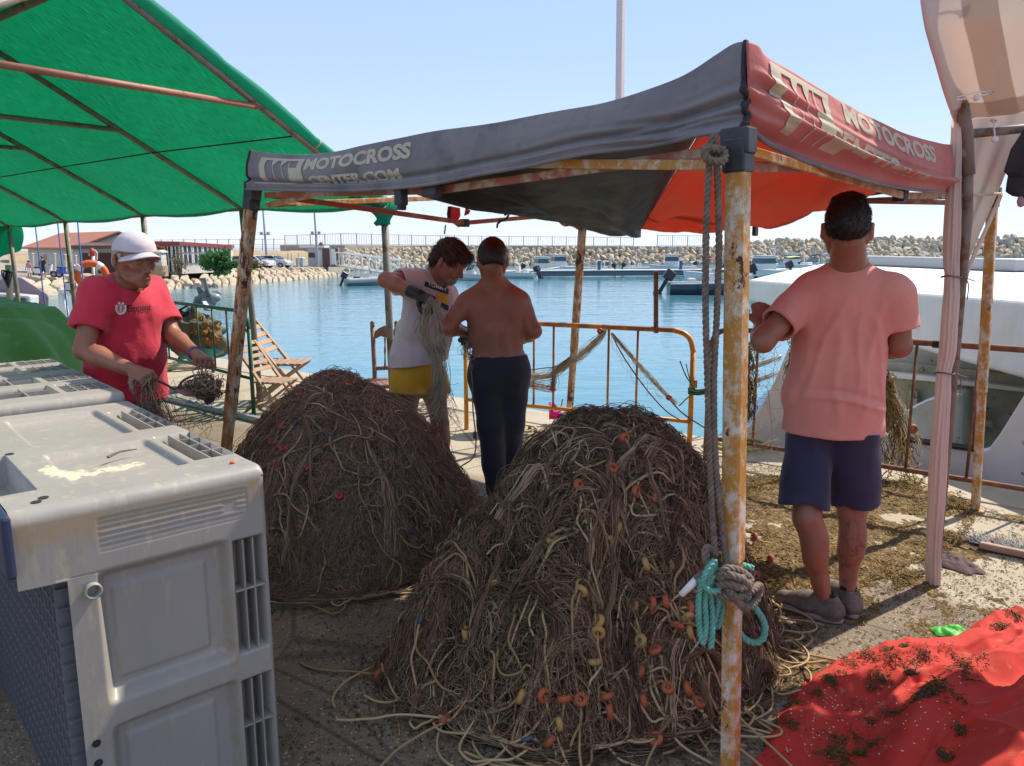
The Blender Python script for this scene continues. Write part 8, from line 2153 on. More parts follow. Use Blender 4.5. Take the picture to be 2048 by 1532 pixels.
M['weed'] = attrmat('brown_seaweed', [(.07, .042, .016), (.17, .105, .032), (.29, .185, .055), (.38, .25, .08)])
M['floaty'] = mat('yellow_float', (.46, .27, .08), .6, (.38, .21, .07), 30, col3=(.30, .18, .08), scale3=50, lo3=.6, hi3=.7)
M['floato'] = mat('orange_float', (.42, .10, .035), .6, (.33, .075, .03), 30, col3=(.25, .09, .05), scale3=50, lo3=.6, hi3=.7)
M['floatr'] = mat('red_float', (.42, .035, .03), .5)
M['floatb'] = mat('blue_grey_lead', (.06, .075, .11), .5)
class Pile:
 """radial heap: height(x, y) from a profile whose radius changes with the angle"""
 def __init__(s, c, rad, H_, pw, seed, amp=.05, flat=.0):
  s.c = np.array(c[:2], float); s.rad = np.array(rad, float); s.H = H_; s.pw = pw; s.seed = seed; s.amp = amp; s.flat = flat
 def R(s, th):
  n = len(s.rad); t = (th % (2*np.pi))/(2*np.pi)*n; i = np.floor(t).astype(int) % n; f = t-np.floor(t); f = f*f*(3-2*f)
  return s.rad[i]*(1-f) + s.rad[(i+1) % n]*f
 def h(s, x, y):
  dx, dy = x-s.c[0], y-s.c[1]; r_ = np.hypot(dx, dy); th = np.arctan2(dy, dx); q_ = r_/s.R(th)
  base = np.clip(1-np.clip(q_, 0, 1)**s.pw[0], 0, 1)**s.pw[1]
  lump = .9*fbm(x*3.2+s.seed, y*3.2, s.seed*1.0, 4) - 1.1*np.exp(-np.abs(fbm(x*2.6+3*fbm(x*1.5, y*1.5, 2.0, 2), y*2.6+s.seed, 4.0, 2))/.05)*.45 + .5*np.sin(th*9+4*fbm(x*2, y*2, 5.0, 2))*np.clip(q_, 0, 1)*.35
  z = s.H*base + s.amp*lump*np.clip(base*3, 0, 1)
  return np.maximum(z, .004)
 def norm(s, x, y, e=.02):
  gx = (s.h(x+e, y)-s.h(x-e, y))/(2*e); gy = (s.h(x, y+e)-s.h(x, y-e))/(2*e)
  n = np.stack([-gx, -gy, np.ones_like(gx)], -1); return n/np.linalg.norm(n, axis=-1, keepdims=True)
def walks(pile, n, m, step, rs, r0=(0, 1), down=.0, curl=.5, start=None, ang=None):
 """n paths of m points wandering on the heap; angle of travel drifts smoothly"""
 th = rs.rand(n)*2*np.pi; q_ = np.sqrt(r0[0]**2 + rs.rand(n)*(r0[1]**2-r0[0]**2)); R_ = pile.R(th)
 x = pile.c[0] + q_*R_*np.cos(th); y = pile.c[1] + q_*R_*np.sin(th)
 if start is not None: x, y = start
 a = rs.rand(n)*2*np.pi if ang is None else ang
 out = np.zeros((n, m, 3)); w = rs.randn(n)*curl
 for k in range(m):
  nn = pile.norm(x, y); out[:, k, 0] = x; out[:, k, 1] = y; out[:, k, 2] = pile.h(x, y)
  rd = np.arctan2(y-pile.c[1], x-pile.c[0]); a = a + w*step*10*.3 + rs.randn(n)*curl*.35
  w = w*.93 + rs.randn(n)*curl*.25
  a = a + down*np.sin(rd-a)
  sl_ = nn[:, 2]
  st = step*(np.cos(a-rd)**2*sl_ + np.sin(a-rd)**2)
  x = x + np.cos(a)*st; y = y + np.sin(a)*st
  dx, dy = x-pile.c[0], y-pile.c[1]; rr3 = np.hypot(dx, dy); lim = pile.R(np.arctan2(dy, dx))*1.0; ov = rr3 > lim; x = np.where(ov, pile.c[0]+dx/rr3*lim, x); y = np.where(ov, pile.c[1]+dy/rr3*lim, y); a = np.where(ov, a + .9*np.sign(w+1e-9), a)
 return out
def strands(pile, name, parent, mm, seed, nb, per, m, step, rad, spread, down, curl, wob, lift=.012, mask=None, r0=(0, 1), loose=.0):
 rs = np.random.RandomState(seed); base = walks(pile, nb, m, step, rs, r0, down, curl)
 P_ = np.repeat(base, per, 0); n = len(P_)
 side = rs.randn(n, 1)*spread; ph = rs.rand(n, 1)*6.28
 T = np.gradient(P_, axis=1); T /= np.linalg.norm(T, axis=2, keepdims=True)+1e-9
 nrm = pile.norm(P_[..., 0], P_[..., 1]); S_ = np.cross(nrm, T)
 k = np.arange(m)[None]
 fan = (1 + .9*np.sin(k*.22 + np.repeat(rs.rand(nb)*6.28, per)[:, None]))
 off = side*fan + wob*np.sin(k*1.7*(.6+rs.rand(n, 1)) + ph) + wob*.8*rs.randn(n, m)
 P_ = P_ + S_*off[..., None]
 P_[..., 2] = np.maximum(pile.h(P_[..., 0], P_[..., 1]), 0)
 P_ = P_ + nrm*(lift*(.2 + rs.rand(n, 1)*1.2) + loose*np.maximum(np.sin(k*.5*(.5+rs.rand(n, 1)) + ph), 0)*rs.rand(n, 1))[..., None]
 V, Q = tubes(P_, rad*(.7+.6*rs.rand(n)), 3)
 msk = np.repeat(np.clip(np.repeat(rs.rand(nb)**1.0, per)*.8 + rs.rand(n)*.22, 0, 1), m*3)
 return npmesh(name, V, Q, mm, parent, True, {'mask': msk})
def heap(label, name, pile, seed, nm, floats, K=1.0):
 c = (pile.c[0], pile.c[1], 0); root = thing(name, label, 'fishing net', c)
 def f(U, V):
  th = U*2*np.pi; q_ = V**.8*1.02; R_ = pile.R(th); X = pile.c[0] + q_*R_*np.cos(th); Y = pile.c[1] + q_*R_*np.sin(th)
  return X, Y, np.maximum(pile.h(X, Y) - .012 + .010*fbm(X*30, Y*30, 1.0, 3), .001)
 gridmesh('net_mass', f, 220, 110, M['netcore'], root)
 k_ = lambda n: int(n*K)
 o = strands(pile, 'netting', root, nm, seed, k_(130), 26, 26, .035, .0013, .030, .07, .7, .003, .014, loose=.02)
 o['kind'] = 'stuff'
 o = strands(pile, 'netting', root, nm, seed+1, k_(2400), 1, 22, .022, .0012, .0, .03, 1.6, .008, .022, loose=.02); o['kind'] = 'stuff'
 o = strands(pile, 'netting', root, nm, seed+2, k_(60), 34, 22, .045, .0011, .020, .25, .3, .0025, .020, loose=.015); o['kind'] = 'stuff'
 o = strands(pile, 'netting', root, nm, seed+7, k_(3600), 1, 9, .016, .0013, .0, .0, 3.0, .006, .030, loose=.03); o['kind'] = 'stuff'
 o = strands(pile, 'netting', root, nm, seed+9, k_(46), 30, 16, .040, .0015, .012, .30, .5, .0015, .040, loose=.03); o['kind'] = 'stuff'
 o = strands(pile, 'netting', root, nm, seed+12, k_(1500), 1, 26, .017, .0017, .0, .0, 3.2, .002, .035, loose=.03); o['kind'] = 'stuff'
 rs = np.random.RandomState(seed+5)
 nb = k_(44); base = walks(pile, nb, 46, .045, rs, (.05, 1.0), .0, 1.25)
 nrm = pile.norm(base[..., 0], base[..., 1]); base = base + nrm*(.022 + .022*np.sin(np.arange(46)[None]*.35 + rs.rand(nb, 1)*6)**2)[..., None]
 lines = []
 for l_ in base: lines.append(np.array([tuple(p) for p in smooth_pl([Vector(p) for p in l_], 130)]))
 V, Q = tubes(np.array(lines), .0040 + rs.rand(nb)*.0010, 6)
 npmesh('float_rope', V, Q, M['cord'], root, True, {'mask': np.repeat(rs.rand(nb), 131*6)})
 return root, rs, lines
def float_on(root, p, axis, mm, r0=.020, r1=.0115, name='float', flat=1.0):
 m1 = MB(); x, y, d = basis(axis); p = Vector(p); rows, nn = 18, 10; vs, fs = [], []
 for i in range(rows):
  a = 2*math.pi*i/rows
  for j in range(nn):
   b_ = 2*math.pi*j/nn; rr1 = r0 + r1*math.cos(b_); vs.append(p + (x*math.cos(a)+y*math.sin(a))*rr1 + d*(r1*1.15*flat*math.sin(b_)))
 for i in range(rows):
  for j in range(nn): fs.append((i*nn+j, ((i+1) % rows)*nn+j, ((i+1) % rows)*nn+(j+1) % nn, i*nn+(j+1) % nn))
 m1.add(vs, fs); return m1.obj(name, mm, root, smooth=True)
def lead_on(root, p, axis, mm):
 m1 = MB(); d = Vector(axis).normalized(); m1.tube([Vector(p)-d*.022, Vector(p)-d*.012, Vector(p)+d*.012, Vector(p)+d*.022], [.004, .009, .009, .004], 8); return m1.obj('lead_weight', mm, root, smooth=True)
def ray_pile(px, py, pile):
 """where the sight line through a photo pixel meets the heap"""
 d = ray(px, py); t = np.linspace(1.2, 7, 1200); X = d.x*t; Y = d.y*t; Z = CH + d.z*t; hh = pile.h(X, Y)
 i = np.argmax(Z < hh + .012); return Vector((X[i], Y[i], Z[i]))
p1 = Pile((-.99, 4.18), [.84, .82, .80, .76, .72, .68, .66, .76, .86, .90, .90, .86], .88, (1.7, 1.0), 1.5, .11)
h1, rs1, ln1 = heap('large round heap of brown fishing net behind the containers', 'fishing_net', p1, 21, M['net1'], 12, 1.0)
for x, y in ((745, 824), (697, 770), (602, 788), (568, 855), (563, 900), (577, 902), (618, 940), (560, 936), (548, 885), (532, 870), (680, 993), (531, 975)):
 p = ray_pile(x, y, p1)
 if p.y < 2.5: continue
 float_on(h1, p + Vector((0, -.02, .01)), (rr.random()-.5, rr.random()-.5, rr.random()-.5), M['floatr'], .014, .010)
for k in range(46):
 l_ = ln1[rs1.randint(len(ln1))]; i = rs1.randint(5, 125); p = l_[i]
 if p[1] < 4.5: lead_on(h1, p, l_[i+1]-l_[i], M['floatb'])
p = ray_pile(583, 1150, p1); float_on(h1, (p.x, p.y-.05, .03), (1, 0, 1), M['floaty'])
p2 = Pile((.50, 3.12), [.58, .62, .62, .66, .76, .80, .80, 1.10, 1.02, .86, .70, .60], .86, (2.2, 1.08), 6.5, .19)
h2, rs2, ln2 = heap('nearest dark heap of seaweed-clogged net with tan rope and ring floats', 'fishing_net', p2, 77, M['net2'], 40, 1.15)
FY = [(1225, 1055), (1113, 1080), (1077, 1100), (1211, 1082), (1155, 1180), (1254, 1206), (1294, 1127), (1328, 1130), (994, 1163), (935, 1263), (1191, 1240), (1366, 1233), (1281, 1278), (1179, 1320), (1190, 1262), (1050, 1390), (1116, 1442), (1370, 1262)]
FO = [(1248, 884), (1214, 937), (1165, 976), (1272, 985), (1303, 996), (1506, 1080), (1538, 1126), (1427, 1031), (1090, 1386), (1155, 1392), (1282, 1397), (1213, 1420), (1208, 1390), (1101, 1475), (1309, 1485), (895, 1438), (922, 1433), (762, 1357), (1383, 1218), (1369, 1215), (1405, 1275), (1433, 1283), (1310, 1295), (1280, 1340), (1330, 1370), (1370, 1372), (1388, 1398), (1353, 1250), (1430, 1350), (1302, 1205), (1500, 1215), (1322, 1200), (1495, 1150), (1340, 1290), (1127, 1390), (1487, 870)]
cords = []
for mm, L_ in ((M['floaty'], FY), (M['floato'], FO)):
 for x, y in L_:
  p = ray_pile(x, y, p2)
  if p.z < .04: p = G(x, y, .02)
  nn = p2.norm(np.array([p.x]), np.array([p.y]))[0]; t = Vector((rs2.randn(), rs2.randn()*.5, rs2.randn()*.6)).normalized(); q_ = p + Vector(nn)*.022 + Vector((0, -.012, 0))
  float_on(h2, q_, t, mm, .0145 + .003*rs2.rand(), .0095)
  cords.append((q_, t, nn))
CL = []
for q_, t, nn in cords:
 pts = [q_]; a = t
 fw, bw = [q_], [q_]
 for lst, sg in ((fw, 1), (bw, -1)):
  d = t*sg; p = q_.copy(); w = rs2.randn()*.5
  for k in range(9):
   s_ = Vector(nn).cross(d); d = (d + s_*(w*.35 + rs2.randn()*.18) + Vector((0, 0, -.10))).normalized(); p = p + d*.045
   hz = float(p2.h(np.array([p.x]), np.array([p.y]))[0]); p.z = p.z*.35 + (hz+.018)*.65; lst.append(p.copy())
 pts = bw[::-1] + fw[1:]; CL.append(np.array([tuple(v) for v in smooth_pl(pts, 60)]))
V, Q = tubes(np.array(CL), .0044, 6); npmesh('float_rope', V, Q, M['cord'], h2, True, {'mask': np.repeat(rs2.rand(len(CL)), 61*6)})
for k in range(22):
 l_ = ln2[rs2.randint(len(ln2))]; i = rs2.randint(5, 125); p = l_[i]
 if p[0] < .3: lead_on(h2, p, l_[i+1]-l_[i], M['floatb'])
rs = np.random.RandomState(5); SK = []
for k in range(46):
 th = rs.uniform(math.pi*.98, math.pi*2.12); R_ = float(p2.R(np.array([th]))[0]); c = p2.c + R_*(.86+.14*rs.rand())*np.array([math.cos(th), math.sin(th)]); r0 = .06 + .12*rs.rand(); a0 = rs.rand()*6.28; sp = rs.choice([-1, 1]); e = .5+.5*rs.rand(); ro = rs.rand()*3
 pts = []
 for j in range(14):
  a = a0 + sp*j*.5*(.7+.3*e); x = r0*(1+.05*j)*math.cos(a); y = r0*e*math.sin(a); X = c[0] + x*math.cos(ro)-y*math.sin(ro); Y = c[1] + x*math.sin(ro)+y*math.cos(ro); pts.append(Vector((X, Y, float(p2.h(np.array([X]), np.array([Y]))[0]) + .012 + .02*rs.rand())))
 SK.append(np.array([tuple(v) for v in smooth_pl(pts, 60)]))
V, Q = tubes(np.array(SK), .0044, 6); npmesh('float_rope', V, Q, M['cord'], h2, True, {'mask': np.repeat(rs.rand(len(SK)), 61*6)})
rs = np.random.RandomState(6); SK = []
for k in range(26):
 th = rs.uniform(math.pi*1.05, math.pi*1.9); R_ = float(p1.R(np.array([th]))[0]); c = p1.c + R_*(.85+.17*rs.rand())*np.array([math.cos(th), math.sin(th)]); r0 = .05 + .10*rs.rand(); a0 = rs.rand()*6.28; e = .5+.5*rs.rand(); ro = rs.rand()*3; pts = []
 for j in range(14):
  a = a0 + j*.5; x = r0*(1+.05*j)*math.cos(a); y = r0*e*math.sin(a); X = c[0] + x*math.cos(ro)-y*math.sin(ro); Y = c[1] + x*math.sin(ro)+y*math.cos(ro); pts.append(Vector((X, Y, float(p1.h(np.array([X]), np.array([Y]))[0]) + .010 + .015*rs.rand())))
 SK.append(np.array([tuple(v) for v in smooth_pl(pts, 60)]))
V, Q = tubes(np.array(SK), .0042, 6); npmesh('float_rope', V, Q, M['cord'], h1, True, {'mask': np.repeat(rs.rand(len(SK)), 61*6)})
# =============================== seaweed and litter on the ground ===============================
def clumps(name, label, n, sampler, size, mm, seed, zf=None, thick=.016):
 """n little curled fronds"""
 rs = np.random.RandomState(seed); x, y, d = sampler(rs, n); n = len(x); m = 4
 a = rs.rand(n)*6.28; L_ = size*(.5+rs.rand(n)); PT = np.zeros((n, m, 3)); c = rs.randn(n)*1.5
 px_, py_ = x.copy(), y.copy(); z0 = (zf(x, y) if zf else 0) + rs.rand(n)**2*d*thick + .002
 for k in range(m):
  PT[:, k, 0] = px_; PT[:, k, 1] = py_; PT[:, k, 2] = z0 + np.sin(k/3*np.pi)*L_*.35*rs.rand(n); px_ = px_ + np.cos(a)*L_/3; py_ = py_ + np.sin(a)*L_/3; a = a + c*.5
 V, Q = tubes(PT, size*.10*(.6+.8*rs.rand(n)), 3)
 return V, Q, np.repeat(np.clip(rs.rand(n)*.6 + .4*(fbm(x*3, y*3, 3.0, 3)+.5), 0, 1), m*3)
def inpoly(x, y, poly):
 c = np.zeros(len(x), bool); j = len(poly)-1
 for i in range(len(poly)):
  xi, yi, xj, yj = poly[i][0], poly[i][1], poly[j][0], poly[j][1]
  k = ((yi > y) != (yj > y)) & (x < (xj-xi)*(y-yi)/(yj-yi+1e-12)+xi); c ^= k; j = i
 return c
patch = [G(*p) for p in ((1470, 960), (1560, 925), (1760, 930), (1960, 1000), (1940, 1060), (1880, 1130), (1790, 1190), (1700, 1275), (1560, 1290), (1500, 1200), (1480, 1080))]
def samp_patch(rs, n):
 x = rs.uniform(.8, 3.2, n*3); y = rs.uniform(2.4, 5.2, n*3); k = inpoly(x, y, patch)
 dn = fbm(x*3.0, y*3.0, 8.0, 4) + .30; x, y, dn, k = x, y, dn, k & (rs.rand(n*3) < np.clip(dn*2.6, 0, 1)); return x[k][:n], y[k][:n], np.clip(dn[k][:n]*2.2, .2, 1.6)
V, Q, mk = clumps('seaweed', '', 42000, samp_patch, .020, None, 3, thick=.024)
tag(npmesh('seaweed', V, Q, M['weed'], None, True, {'mask': mk}), 'yellow-brown seaweed spread over the quay around the man in salmon', 'seaweed', kind='stuff')
def samp_wide(rs, n):
 x = rs.uniform(-1.8, 4.5, n*4); y = rs.uniform(1.2, 6.0, n*4); dn = fbm(x*2.6, y*2.6, 2.0, 5) - .10 + .10*(x > .6)
 k = (y < EY(x)-.2) & (rs.rand(n*4) < np.clip((dn+.10*(x > 1.0))*3.2, 0, 1)*np.where(x > .5, 1, .6)); return x[k][:n], y[k][:n], np.clip(dn[k][:n]*1.5, .1, 1)
def bedf(U, V):
 X = .9 + U*2.3; Y = 2.5 + V*2.7; ins = np.zeros_like(X)
 c_ = np.array([tuple(p)[:2] for p in patch]).mean(0); th = np.arctan2(Y-c_[1], X-c_[0]); pr_ = np.array([tuple(p)[:2] for p in patch])-c_; pt = np.arctan2(pr_[:, 1], pr_[:, 0]); o_ = np.argsort(pt)
 Rr = np.interp(th, pt[o_], np.hypot(pr_[:, 0], pr_[:, 1])[o_], period=2*np.pi); q_ = np.hypot(X-c_[0], Y-c_[1])/Rr
 return X, Y, -.014 + .030*(1-sstep(q_, .55, 1.15)) + .040*fbm(X*3, Y*3, 8.0, 4) + .012*fbm(X*26, Y*26, 2.0, 3)
tag(gridmesh('seaweed_bed', bedf, 240, 260, mat('matted_weed', (.16, .098, .038), .95, (.085, .054, .025), 22, bump=1.0, bscale=120, bdist=.01, col3=(.34, .24, .08), scale3=60, lo3=.52, hi3=.62)), 'matted golden brown weed trodden into the quay behind the man in salmon', 'seaweed', kind='stuff')
V, Q, mk = clumps('debris', '', 26000, samp_wide, .014, None, 9, thick=.010)
tag(npmesh('debris', V, Q, attrmat('dark_debris', [(.05, .033, .016), (.11, .07, .03), (.19, .125, .05), (.26, .18, .07)]), None, True, {'mask': mk}), 'dark scraps of dried seaweed scattered over the whole quay', 'debris', kind='stuff')
def samp_ring(rs, n):
 pl_ = p2; th = rs.uniform(0, 2*np.pi, n); q_ = 1 + np.abs(rs.randn(n))*.16 - .08; R_ = pl_.R(th)*q_; return pl_.c[0]+R_*np.cos(th), pl_.c[1]+R_*np.sin(th), np.ones(n)
V, Q, mk = clumps('x', '', 9000, samp_ring, .014, None, 13, thick=.014)
V2, Q2, mk2 = clumps('x', '', 4000, lambda rs, n: (lambda th, q_: (p1.c[0]+p1.R(th)*q_*np.cos(th), p1.c[1]+p1.R(th)*q_*np.sin(th), np.ones(n)))(rs.uniform(0, 6.28, n), 1+np.abs(rs.randn(n))*.10-.05), .016, None, 14, thick=.012)
tag(npmesh('net_crumbs', np.concatenate([V, V2]), np.concatenate([Q, Q2+len(V)]), attrmat('crumb', [(.03, .02, .014), (.06, .04, .025), (.10, .07, .04)]), None, True, {'mask': np.concatenate([mk, mk2])}), 'dark crumbs of weed fringing the feet of both net heaps', 'debris', kind='stuff')
rs = np.random.RandomState(31); TU, TV_ = [], []
tufts = [(1520+int(480*rs.rand()), 1300+int(220*rs.rand())) for _ in range(30)] + [(1810, 1296), (1850, 1310), (1835, 1330), (1775, 1300), (1682, 1350), (1745, 1380), (1760, 1360), (1860, 1390), (1840, 1400), (1900, 1310), (1925, 1330), (1635, 1388), (1580, 1450), (1672, 1480), (1710, 1410), (1785, 1430), (1720, 1510), (2030, 1235), (2000, 1255), (1700, 1325), (1870, 1365), (1930, 1350), (1585, 1448), (1684, 1532), (1915, 1400), (1800, 1320), (1860, 1380), (1820, 1350)]
from mathutils.bvhtree import BVHTree
_me = tp_.data; _bt = BVHTree.FromPolygons([v.co for v in _me.vertices], [tuple(p.vertices) for p in _me.polygons])
VV, QQ, MK, off = [], [], [], 0
for x, y in tufts:
 hit = _bt.ray_cast(Vector((0, 0, CH)), ray(x, y).normalized())
 if hit[0] is None: continue
 c = hit[0]; n = int(20 + 70*rs.rand()); sp = .008 + .018*rs.rand()
 X = c.x + rs.randn(n)*sp; Y = c.y + rs.randn(n)*sp; Z = np.zeros(n)
 for i in range(n):
  hh = _bt.ray_cast(Vector((X[i], Y[i], 1.5)), Vector((0, 0, -1))); Z[i] = hh[0].z if hh[0] is not None else 0
 V, Q, mk = clumps('', '', n, lambda r_, n_: (X, Y, np.ones(n)), .014, None, rs.randint(999), zf=lambda a, b: Z + .003, thick=.010)
 VV.append(V); QQ.append(Q+off); MK.append(mk*.5); off += len(V)
tag(npmesh('seaweed_tufts', np.concatenate(VV), np.concatenate(QQ), attrmat('dark_tuft', [(.06, .045, .015), (.15, .11, .035), (.26, .19, .06)]), None, True, {'mask': np.concatenate(MK)}), 'tufts of dark seaweed scattered on the red sheet', 'seaweed', kind='stuff')
m1 = MB()
for k in range(170):
 a = (rs.choice([1660, 1640, 1700, 1790, 1860, 1600]), rs.choice([1400, 1440, 1480, 1370])); x = a[0] + rs.randn()*45; y = a[1] + rs.randn()*30
 hit = _bt.ray_cast(Vector((0, 0, CH)), ray(x, y).normalized())
 if hit[0] is None: continue
 s_ = .003 + .003*rs.rand(); a_ = rs.rand()*3; dx, dy = math.cos(a_)*s_, math.sin(a_)*s_; c = hit[0] + Vector((0, 0, .0025))
 m1.add([c+Vector((-dx, -dy, 0)), c+Vector((dy*.6, -dx*.6, .0015)), c+Vector((dx, dy, 0)), c+Vector((-dy*.6, dx*.6, .0015))], [(0, 1, 2, 3)])
tag(m1.obj('shell_chips', mat('pale_chips', (.65, .55, .48), .8)), 'pale fish scales and shell chips sprinkled on the red sheet', 'chips', kind='stuff')
# =============================== nets in the hands and over the barriers ===============================
M['palenet'] = attrmat('pale_net_twine', [(.42, .33, .20), (.55, .46, .32), (.62, .55, .42), (.36, .27, .17)])
def bundle(parent, name, mm, pts, n, r0, seed, rad=.0013, fan=(1, 1, 1), m=24, wob=.006, sag=0.0):
 rs = np.random.RandomState(seed); L_ = np.array([tuple(p) for p in smooth_pl(pts, m-1)]); P_ = np.repeat(L_[None], n, 0)
 t = np.linspace(0, 1, m); w = np.interp(t, np.linspace(0, 1, len(fan)), fan)[None, :, None]
 off = rs.randn(n, 1, 3)*r0*w + wob*rs.randn(n, m, 3)*.4 + wob*np.sin(t*9*(1+rs.rand(n, 1)) + rs.rand(n, 1)*6)[..., None]*rs.randn(n, 1, 3)
 P_ = P_ + off; P_[..., 2] -= (sag*np.abs(rs.randn(n, 1))*np.sin(t*np.pi)[None])
 P_[..., 2] = np.maximum(P_[..., 2], .005)
 V, Q = tubes(P_, rad*(.7+.6*rs.rand(n)), 3); return npmesh(name, V, Q, mm, parent, True, {'mask': np.repeat(rs.rand(n), m*3)})
def meshnet(parent, name, mm, fn, nu, nv, rad, seed, jit=.012):
 """knotted diamond mesh over a surface fn(u,v)"""
 rs = np.random.RandomState(seed); segs = []
 pts = {}
 for i in range(nu+1):
  for j in range(nv+1): p = np.array(fn(i/nu, j/nv)); pts[i, j] = p + rs.randn(3)*jit
 for i in range(nu+1):
  for j in range(nv+1):
   if (i+j) % 2: continue
   for di in (-1, 1):
    if 0 <= i+di <= nu and j+1 <= nv:
     a, b = pts[i, j], pts[i+di, j+1]; mid = (a+b)/2 + np.array([0, 0, -.006]); segs.append([a, mid, b])
    if 0 <= i+di <= nu and j-1 >= 0: a, b = pts[i+di, j-1], pts[i, j]; segs.append([a, (a+b)/2 + np.array([0, 0, -.006]), b])
 V, Q = tubes(np.array(segs), rad, 3); return npmesh(name, V, Q, mm, parent, True, {'mask': np.repeat(rs.rand(len(segs)), 9)})
nt1 = thing('fishing_net', 'pale net strands hanging from the gloves of the man in the white shirt', 'fishing net', P(860, 700, 4.35))
bundle(nt1, 'netting', M['palenet'], [P(866, 600, 4.33), P(852, 625, 4.33), P(848, 665, 4.33), P(862, 700, 4.33), P(878, 745, 4.35), P(880, 800, 4.4)], 60, .016, 3, fan=(.5, 1.0, 1.6, .8, .8, 2.6), rad=.0013)
bundle(nt1, 'netting', M['palenet'], [P(868, 602, 4.33), P(880, 640, 4.33), P(884, 690, 4.33), P(872, 720, 4.34), P(878, 780, 4.38), P(888, 850, 4.45)], 46, .013, 4, fan=(.4, 1.2, 1.8, .8, 1.2, 3.5), rad=.0013)
bundle(nt1, 'netting', M['palenet'], [P(880, 700, 4.34), P(884, 760, 4.36), P(868, 810, 4.35), P(830, 822, 4.3), P(770, 800, 4.25), P(740, 790, 4.2)], 40, .018, 5, fan=(1, 1.2, 1.2, 1.6, 2, 2.4), rad=.0013, sag=.03)
meshnet(nt1, 'netting', M['palenet'], lambda u, v: tuple(P(800 + 110*u + 10*v, 800 + 70*v - 40*u*(1-v), 4.36)), 14, 12, .0011, 6)
bundle(nt1, 'netting', M['palenet'], [P(940, 686, 4.5), P(932, 700, 4.48), P(944, 716, 4.5), P(952, 724, 4.5)], 36, .016, 7, fan=(1, 1.4, 1, .8), rad=.0014)
m1 = MB(); m1.tube(smooth_pl([P(950, 716, 4.3), P(940, 726, 4.3), P(944, 760, 4.3), P(946, 820, 4.3), P(952, 880, 4.3), P(946, 915, 4.3), P(920, 935, 4.2), P(905, 960, 4.1)], 60), .0045, 6)
m1.tube(smooth_pl([P(742, 784, 4.2), P(780, 786, 4.25), P(850, 790, 4.3), P(878, 765, 4.34), P(884, 745, 4.35)], 30), .0045, 6); m1.obj('lead_line', M['greyrope'], nt1, smooth=True)
lead_on(nt1, P(949, 870, 4.3), (0, 0, 1), M['floatb']); lead_on(nt1, P(943, 735, 4.3), (0, 0, 1), M['floatb'])
nt2 = thing('fishing_net', 'brown torn net held by the man in crimson with a mauve rag caught in it', 'fishing net', P(350, 780, 3.3))
bundle(nt2, 'netting', M['net1'], [P(300, 758, 3.28), P(296, 790, 3.28), P(310, 820, 3.28), P(330, 850, 3.3), P(335, 900, 3.3)], 70, .022, 8, fan=(.4, 1.3, 1.6, 1.4, 2), rad=.0012)
meshnet(nt2, 'netting', M['net1'], lambda u, v: tuple(P(300 + 125*u, 760 + 10*u + 130*v*(1-.25*u), 3.34)), 16, 14, .0009, 9, .016)
m1 = MB(); m1.tube(smooth_pl([P(302, 756, 3.28), P(330, 768, 3.3), P(352, 778, 3.3), P(368, 760, 3.3), P(395, 750, 3.3), P(420, 752, 3.3), P(434, 775, 3.3)], 30), .0055, 6)
m1.tube([P(404, 722, 3.4), P(404, 752, 3.33)], .0035, 5); m1.tube([P(412, 726, 3.42), P(411, 752, 3.33)], .0035, 5); m1.obj('head_rope', M['net1'], nt2, smooth=True)
rg = thing('torn_rag', 'mauve plastic rag tangled in the net below the hands of the man in crimson', 'rag', P(402, 790, 3.3))
def ragf(U, V):
 xs = np.interp(U, [0, .3, .6, .85, 1], [356, 385, 412, 432, 438]); t0 = np.interp(U, [0, .3, .6, .85, 1], [772, 768, 772, 760, 758]); b0 = np.interp(U, [0, .3, .6, .85, 1], [782, 800, 811, 800, 770])
 ys = t0*(1-V) + b0*V; a = P(402, 790, 3.3); dep = (a.y*math.cos(TH) - (a.z-CH)*math.sin(TH))
 X = (xs-1024)/F*dep; Z = a.z - (ys-790)/F*dep*1.015; return X, 3.3 + .04*np.sin(V*6+U*5) + .02*fbm(U*9, V*5, 1.0), Z
gridmesh('plastic_sheet', ragf, 40, 16, mat('mauve_plastic', (.27, .09, .11), .35, (.40, .20, .22), 12, trans=.2, bump=.4, bscale=40), rg, thick=.003)
bundle(rg, 'dead_weed', M['net1'], [P(385, 778, 3.27), P(408, 765, 3.27), P(418, 782, 3.27), P(432, 776, 3.27)], 60, .014, 11, rad=.002, wob=.02)
nt3 = thing('fishing_net', 'pale twisted net draped over the top rail of the yellow barrier', 'fishing net', onplane(1208, 664, ba, bb))
qy = lambda x, y, k=0.0: onplane(x, y, ba - nq*(.04+k), bb - nq*(.04+k))
bundle(nt3, 'netting', M['palenet'], [qy(1211, 660), qy(1190, 682), qy(1160, 706), qy(1140, 720), qy(1110, 742), qy(1080, 750), qy(1052, 752)], 60, .013, 12, fan=(.5, 1, 1.2, .6, 1, 1.3, 1.5), rad=.0016, sag=.02)
bundle(nt3, 'netting', M['net1'], [qy(1140, 720), qy(1112, 740), qy(1106, 760), qy(1104, 775), qy(1080, 772), qy(1052, 768)], 34, .012, 13, rad=.0016, fan=(.6, 1, 2, 1.5, 1.4, 1.2))
bundle(nt3, 'netting', M['palenet'], [qy(1224, 668), qy(1262, 712), qy(1300, 755), qy(1336, 792), qy(1352, 806)], 26, .008, 14, fan=(.6, 1.2, 1.4, 1, .8), rad=.0014)
meshnet(nt3, 'netting', M['palenet'], lambda u, v: tuple(qy(1228 + 108*v - 14*u, 672 + 125*v + 34*u*math.sin(v*3.14))), 5, 18, .0010, 15, .008)
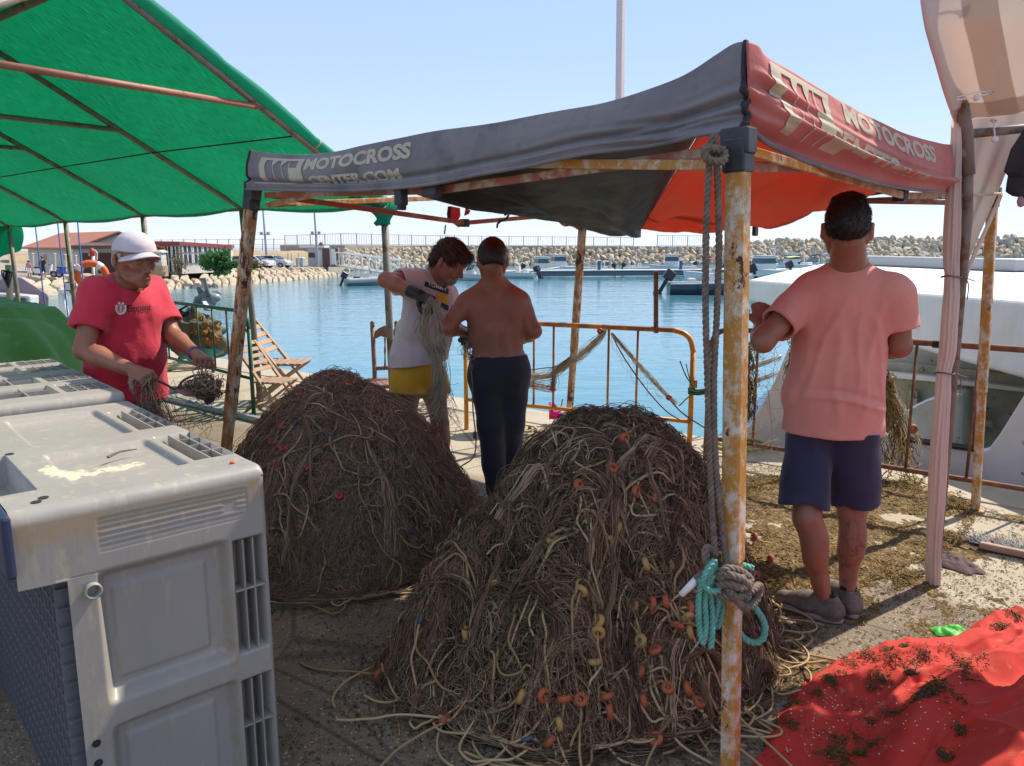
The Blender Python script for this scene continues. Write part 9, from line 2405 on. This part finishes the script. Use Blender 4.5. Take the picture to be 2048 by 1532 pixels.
m1 = MB(); m1.tube(smooth_pl([qy(1226, 668), qy(1268, 718), qy(1340, 800), qy(1370, 830), qy(1420, 862)], 30), .0055, 6); m1.tube(smooth_pl([qy(1224, 670), qy(1248, 715), qy(1290, 775), qy(1330, 820), qy(1360, 840)], 30), .0050, 6); m1.tube(smooth_pl([qy(1045, 742), qy(1090, 736), qy(1112, 733), qy(1142, 712)], 16), .0045, 6); m1.obj('head_rope', M['net1'], nt3, smooth=True)
for x, y in ((1338, 795), (1106, 778), (1200, 662)): float_on(nt3, qy(x, y, .01), (.3, 1, .2), M['floatr'], .014, .011)
gtw = thing('twine_knot', 'green twine lashing the yellow barrier to the rusty one', 'twine', qy(1390, 782))
m1 = MB(); m1.tube(smooth_pl([qy(1360, 722), qy(1372, 752), qy(1388, 780), qy(1370, 800), qy(1358, 812)], 20), .005, 6); m1.tube(smooth_pl([qy(1372, 728), qy(1380, 760), qy(1390, 778)], 10), .004, 6)
for k in range(4): m1.tube(smooth_pl([qy(1376, 776+k*3), qy(1395, 780+k*2), qy(1410, 778+k*3), qy(1395, 784+k*2, .03), qy(1376, 778+k*3, .03)], 14), .0045, 6)
m1.obj('lashing', mat('dark_green_twine', (.03, .10, .05), .8, (.08, .18, .08), 60), gtw, smooth=True)
nt4 = thing('fishing_net', 'weedy net hanging over the side of the white boat right of the man in salmon', 'fishing net', P(1790, 840, 5.4))
bundle(nt4, 'netting', M['weed'], [P(1770, 748, 5.2), P(1778, 790, 5.2), P(1785, 850, 5.2), P(1800, 900, 5.1), P(1796, 940, 5.0)], 70, .035, 18, fan=(.3, .8, 1.2, 1.6, 2), rad=.0028, wob=.02)
bundle(nt4, 'netting', M['palenet'], [P(1768, 745, 5.2), P(1800, 810, 5.2), P(1840, 885, 5.2)], 14, .012, 19, rad=.0022); float_on(nt4, P(1826, 858, 5.15), (0, 1, 0), M['floato'], .02, .014)
nt5 = thing('fishing_net', 'thin weedy net trailing over the boat rail left of the man in salmon', 'fishing net', P(1520, 760, 5.3))
meshnet(nt5, 'netting', M['net1'], lambda u, v: tuple(P(1492 + 70*u - 10*v, 690 + 45*v + 260*u*v*.5, 5.0)), 10, 12, .0012, 20, .02)
bundle(nt5, 'netting', M['weed'], [P(1497, 690, 5), P(1496, 740, 5), P(1499, 790, 5), P(1494, 838, 5)], 34, .018, 21, rad=.0028, wob=.02); bundle(nt5, 'netting', M['weed'], [P(1596, 668, 5.2), P(1590, 710, 5.2), P(1584, 770, 5.2)], 40, .014, 24, rad=.003, wob=.016)
meshnet(nt5, 'netting', M['palenet'], lambda u, v: tuple(P(1490 + 90*u, 850 + 110*v, 4.9-.5*v)), 14, 12, .0009, 22, .02)
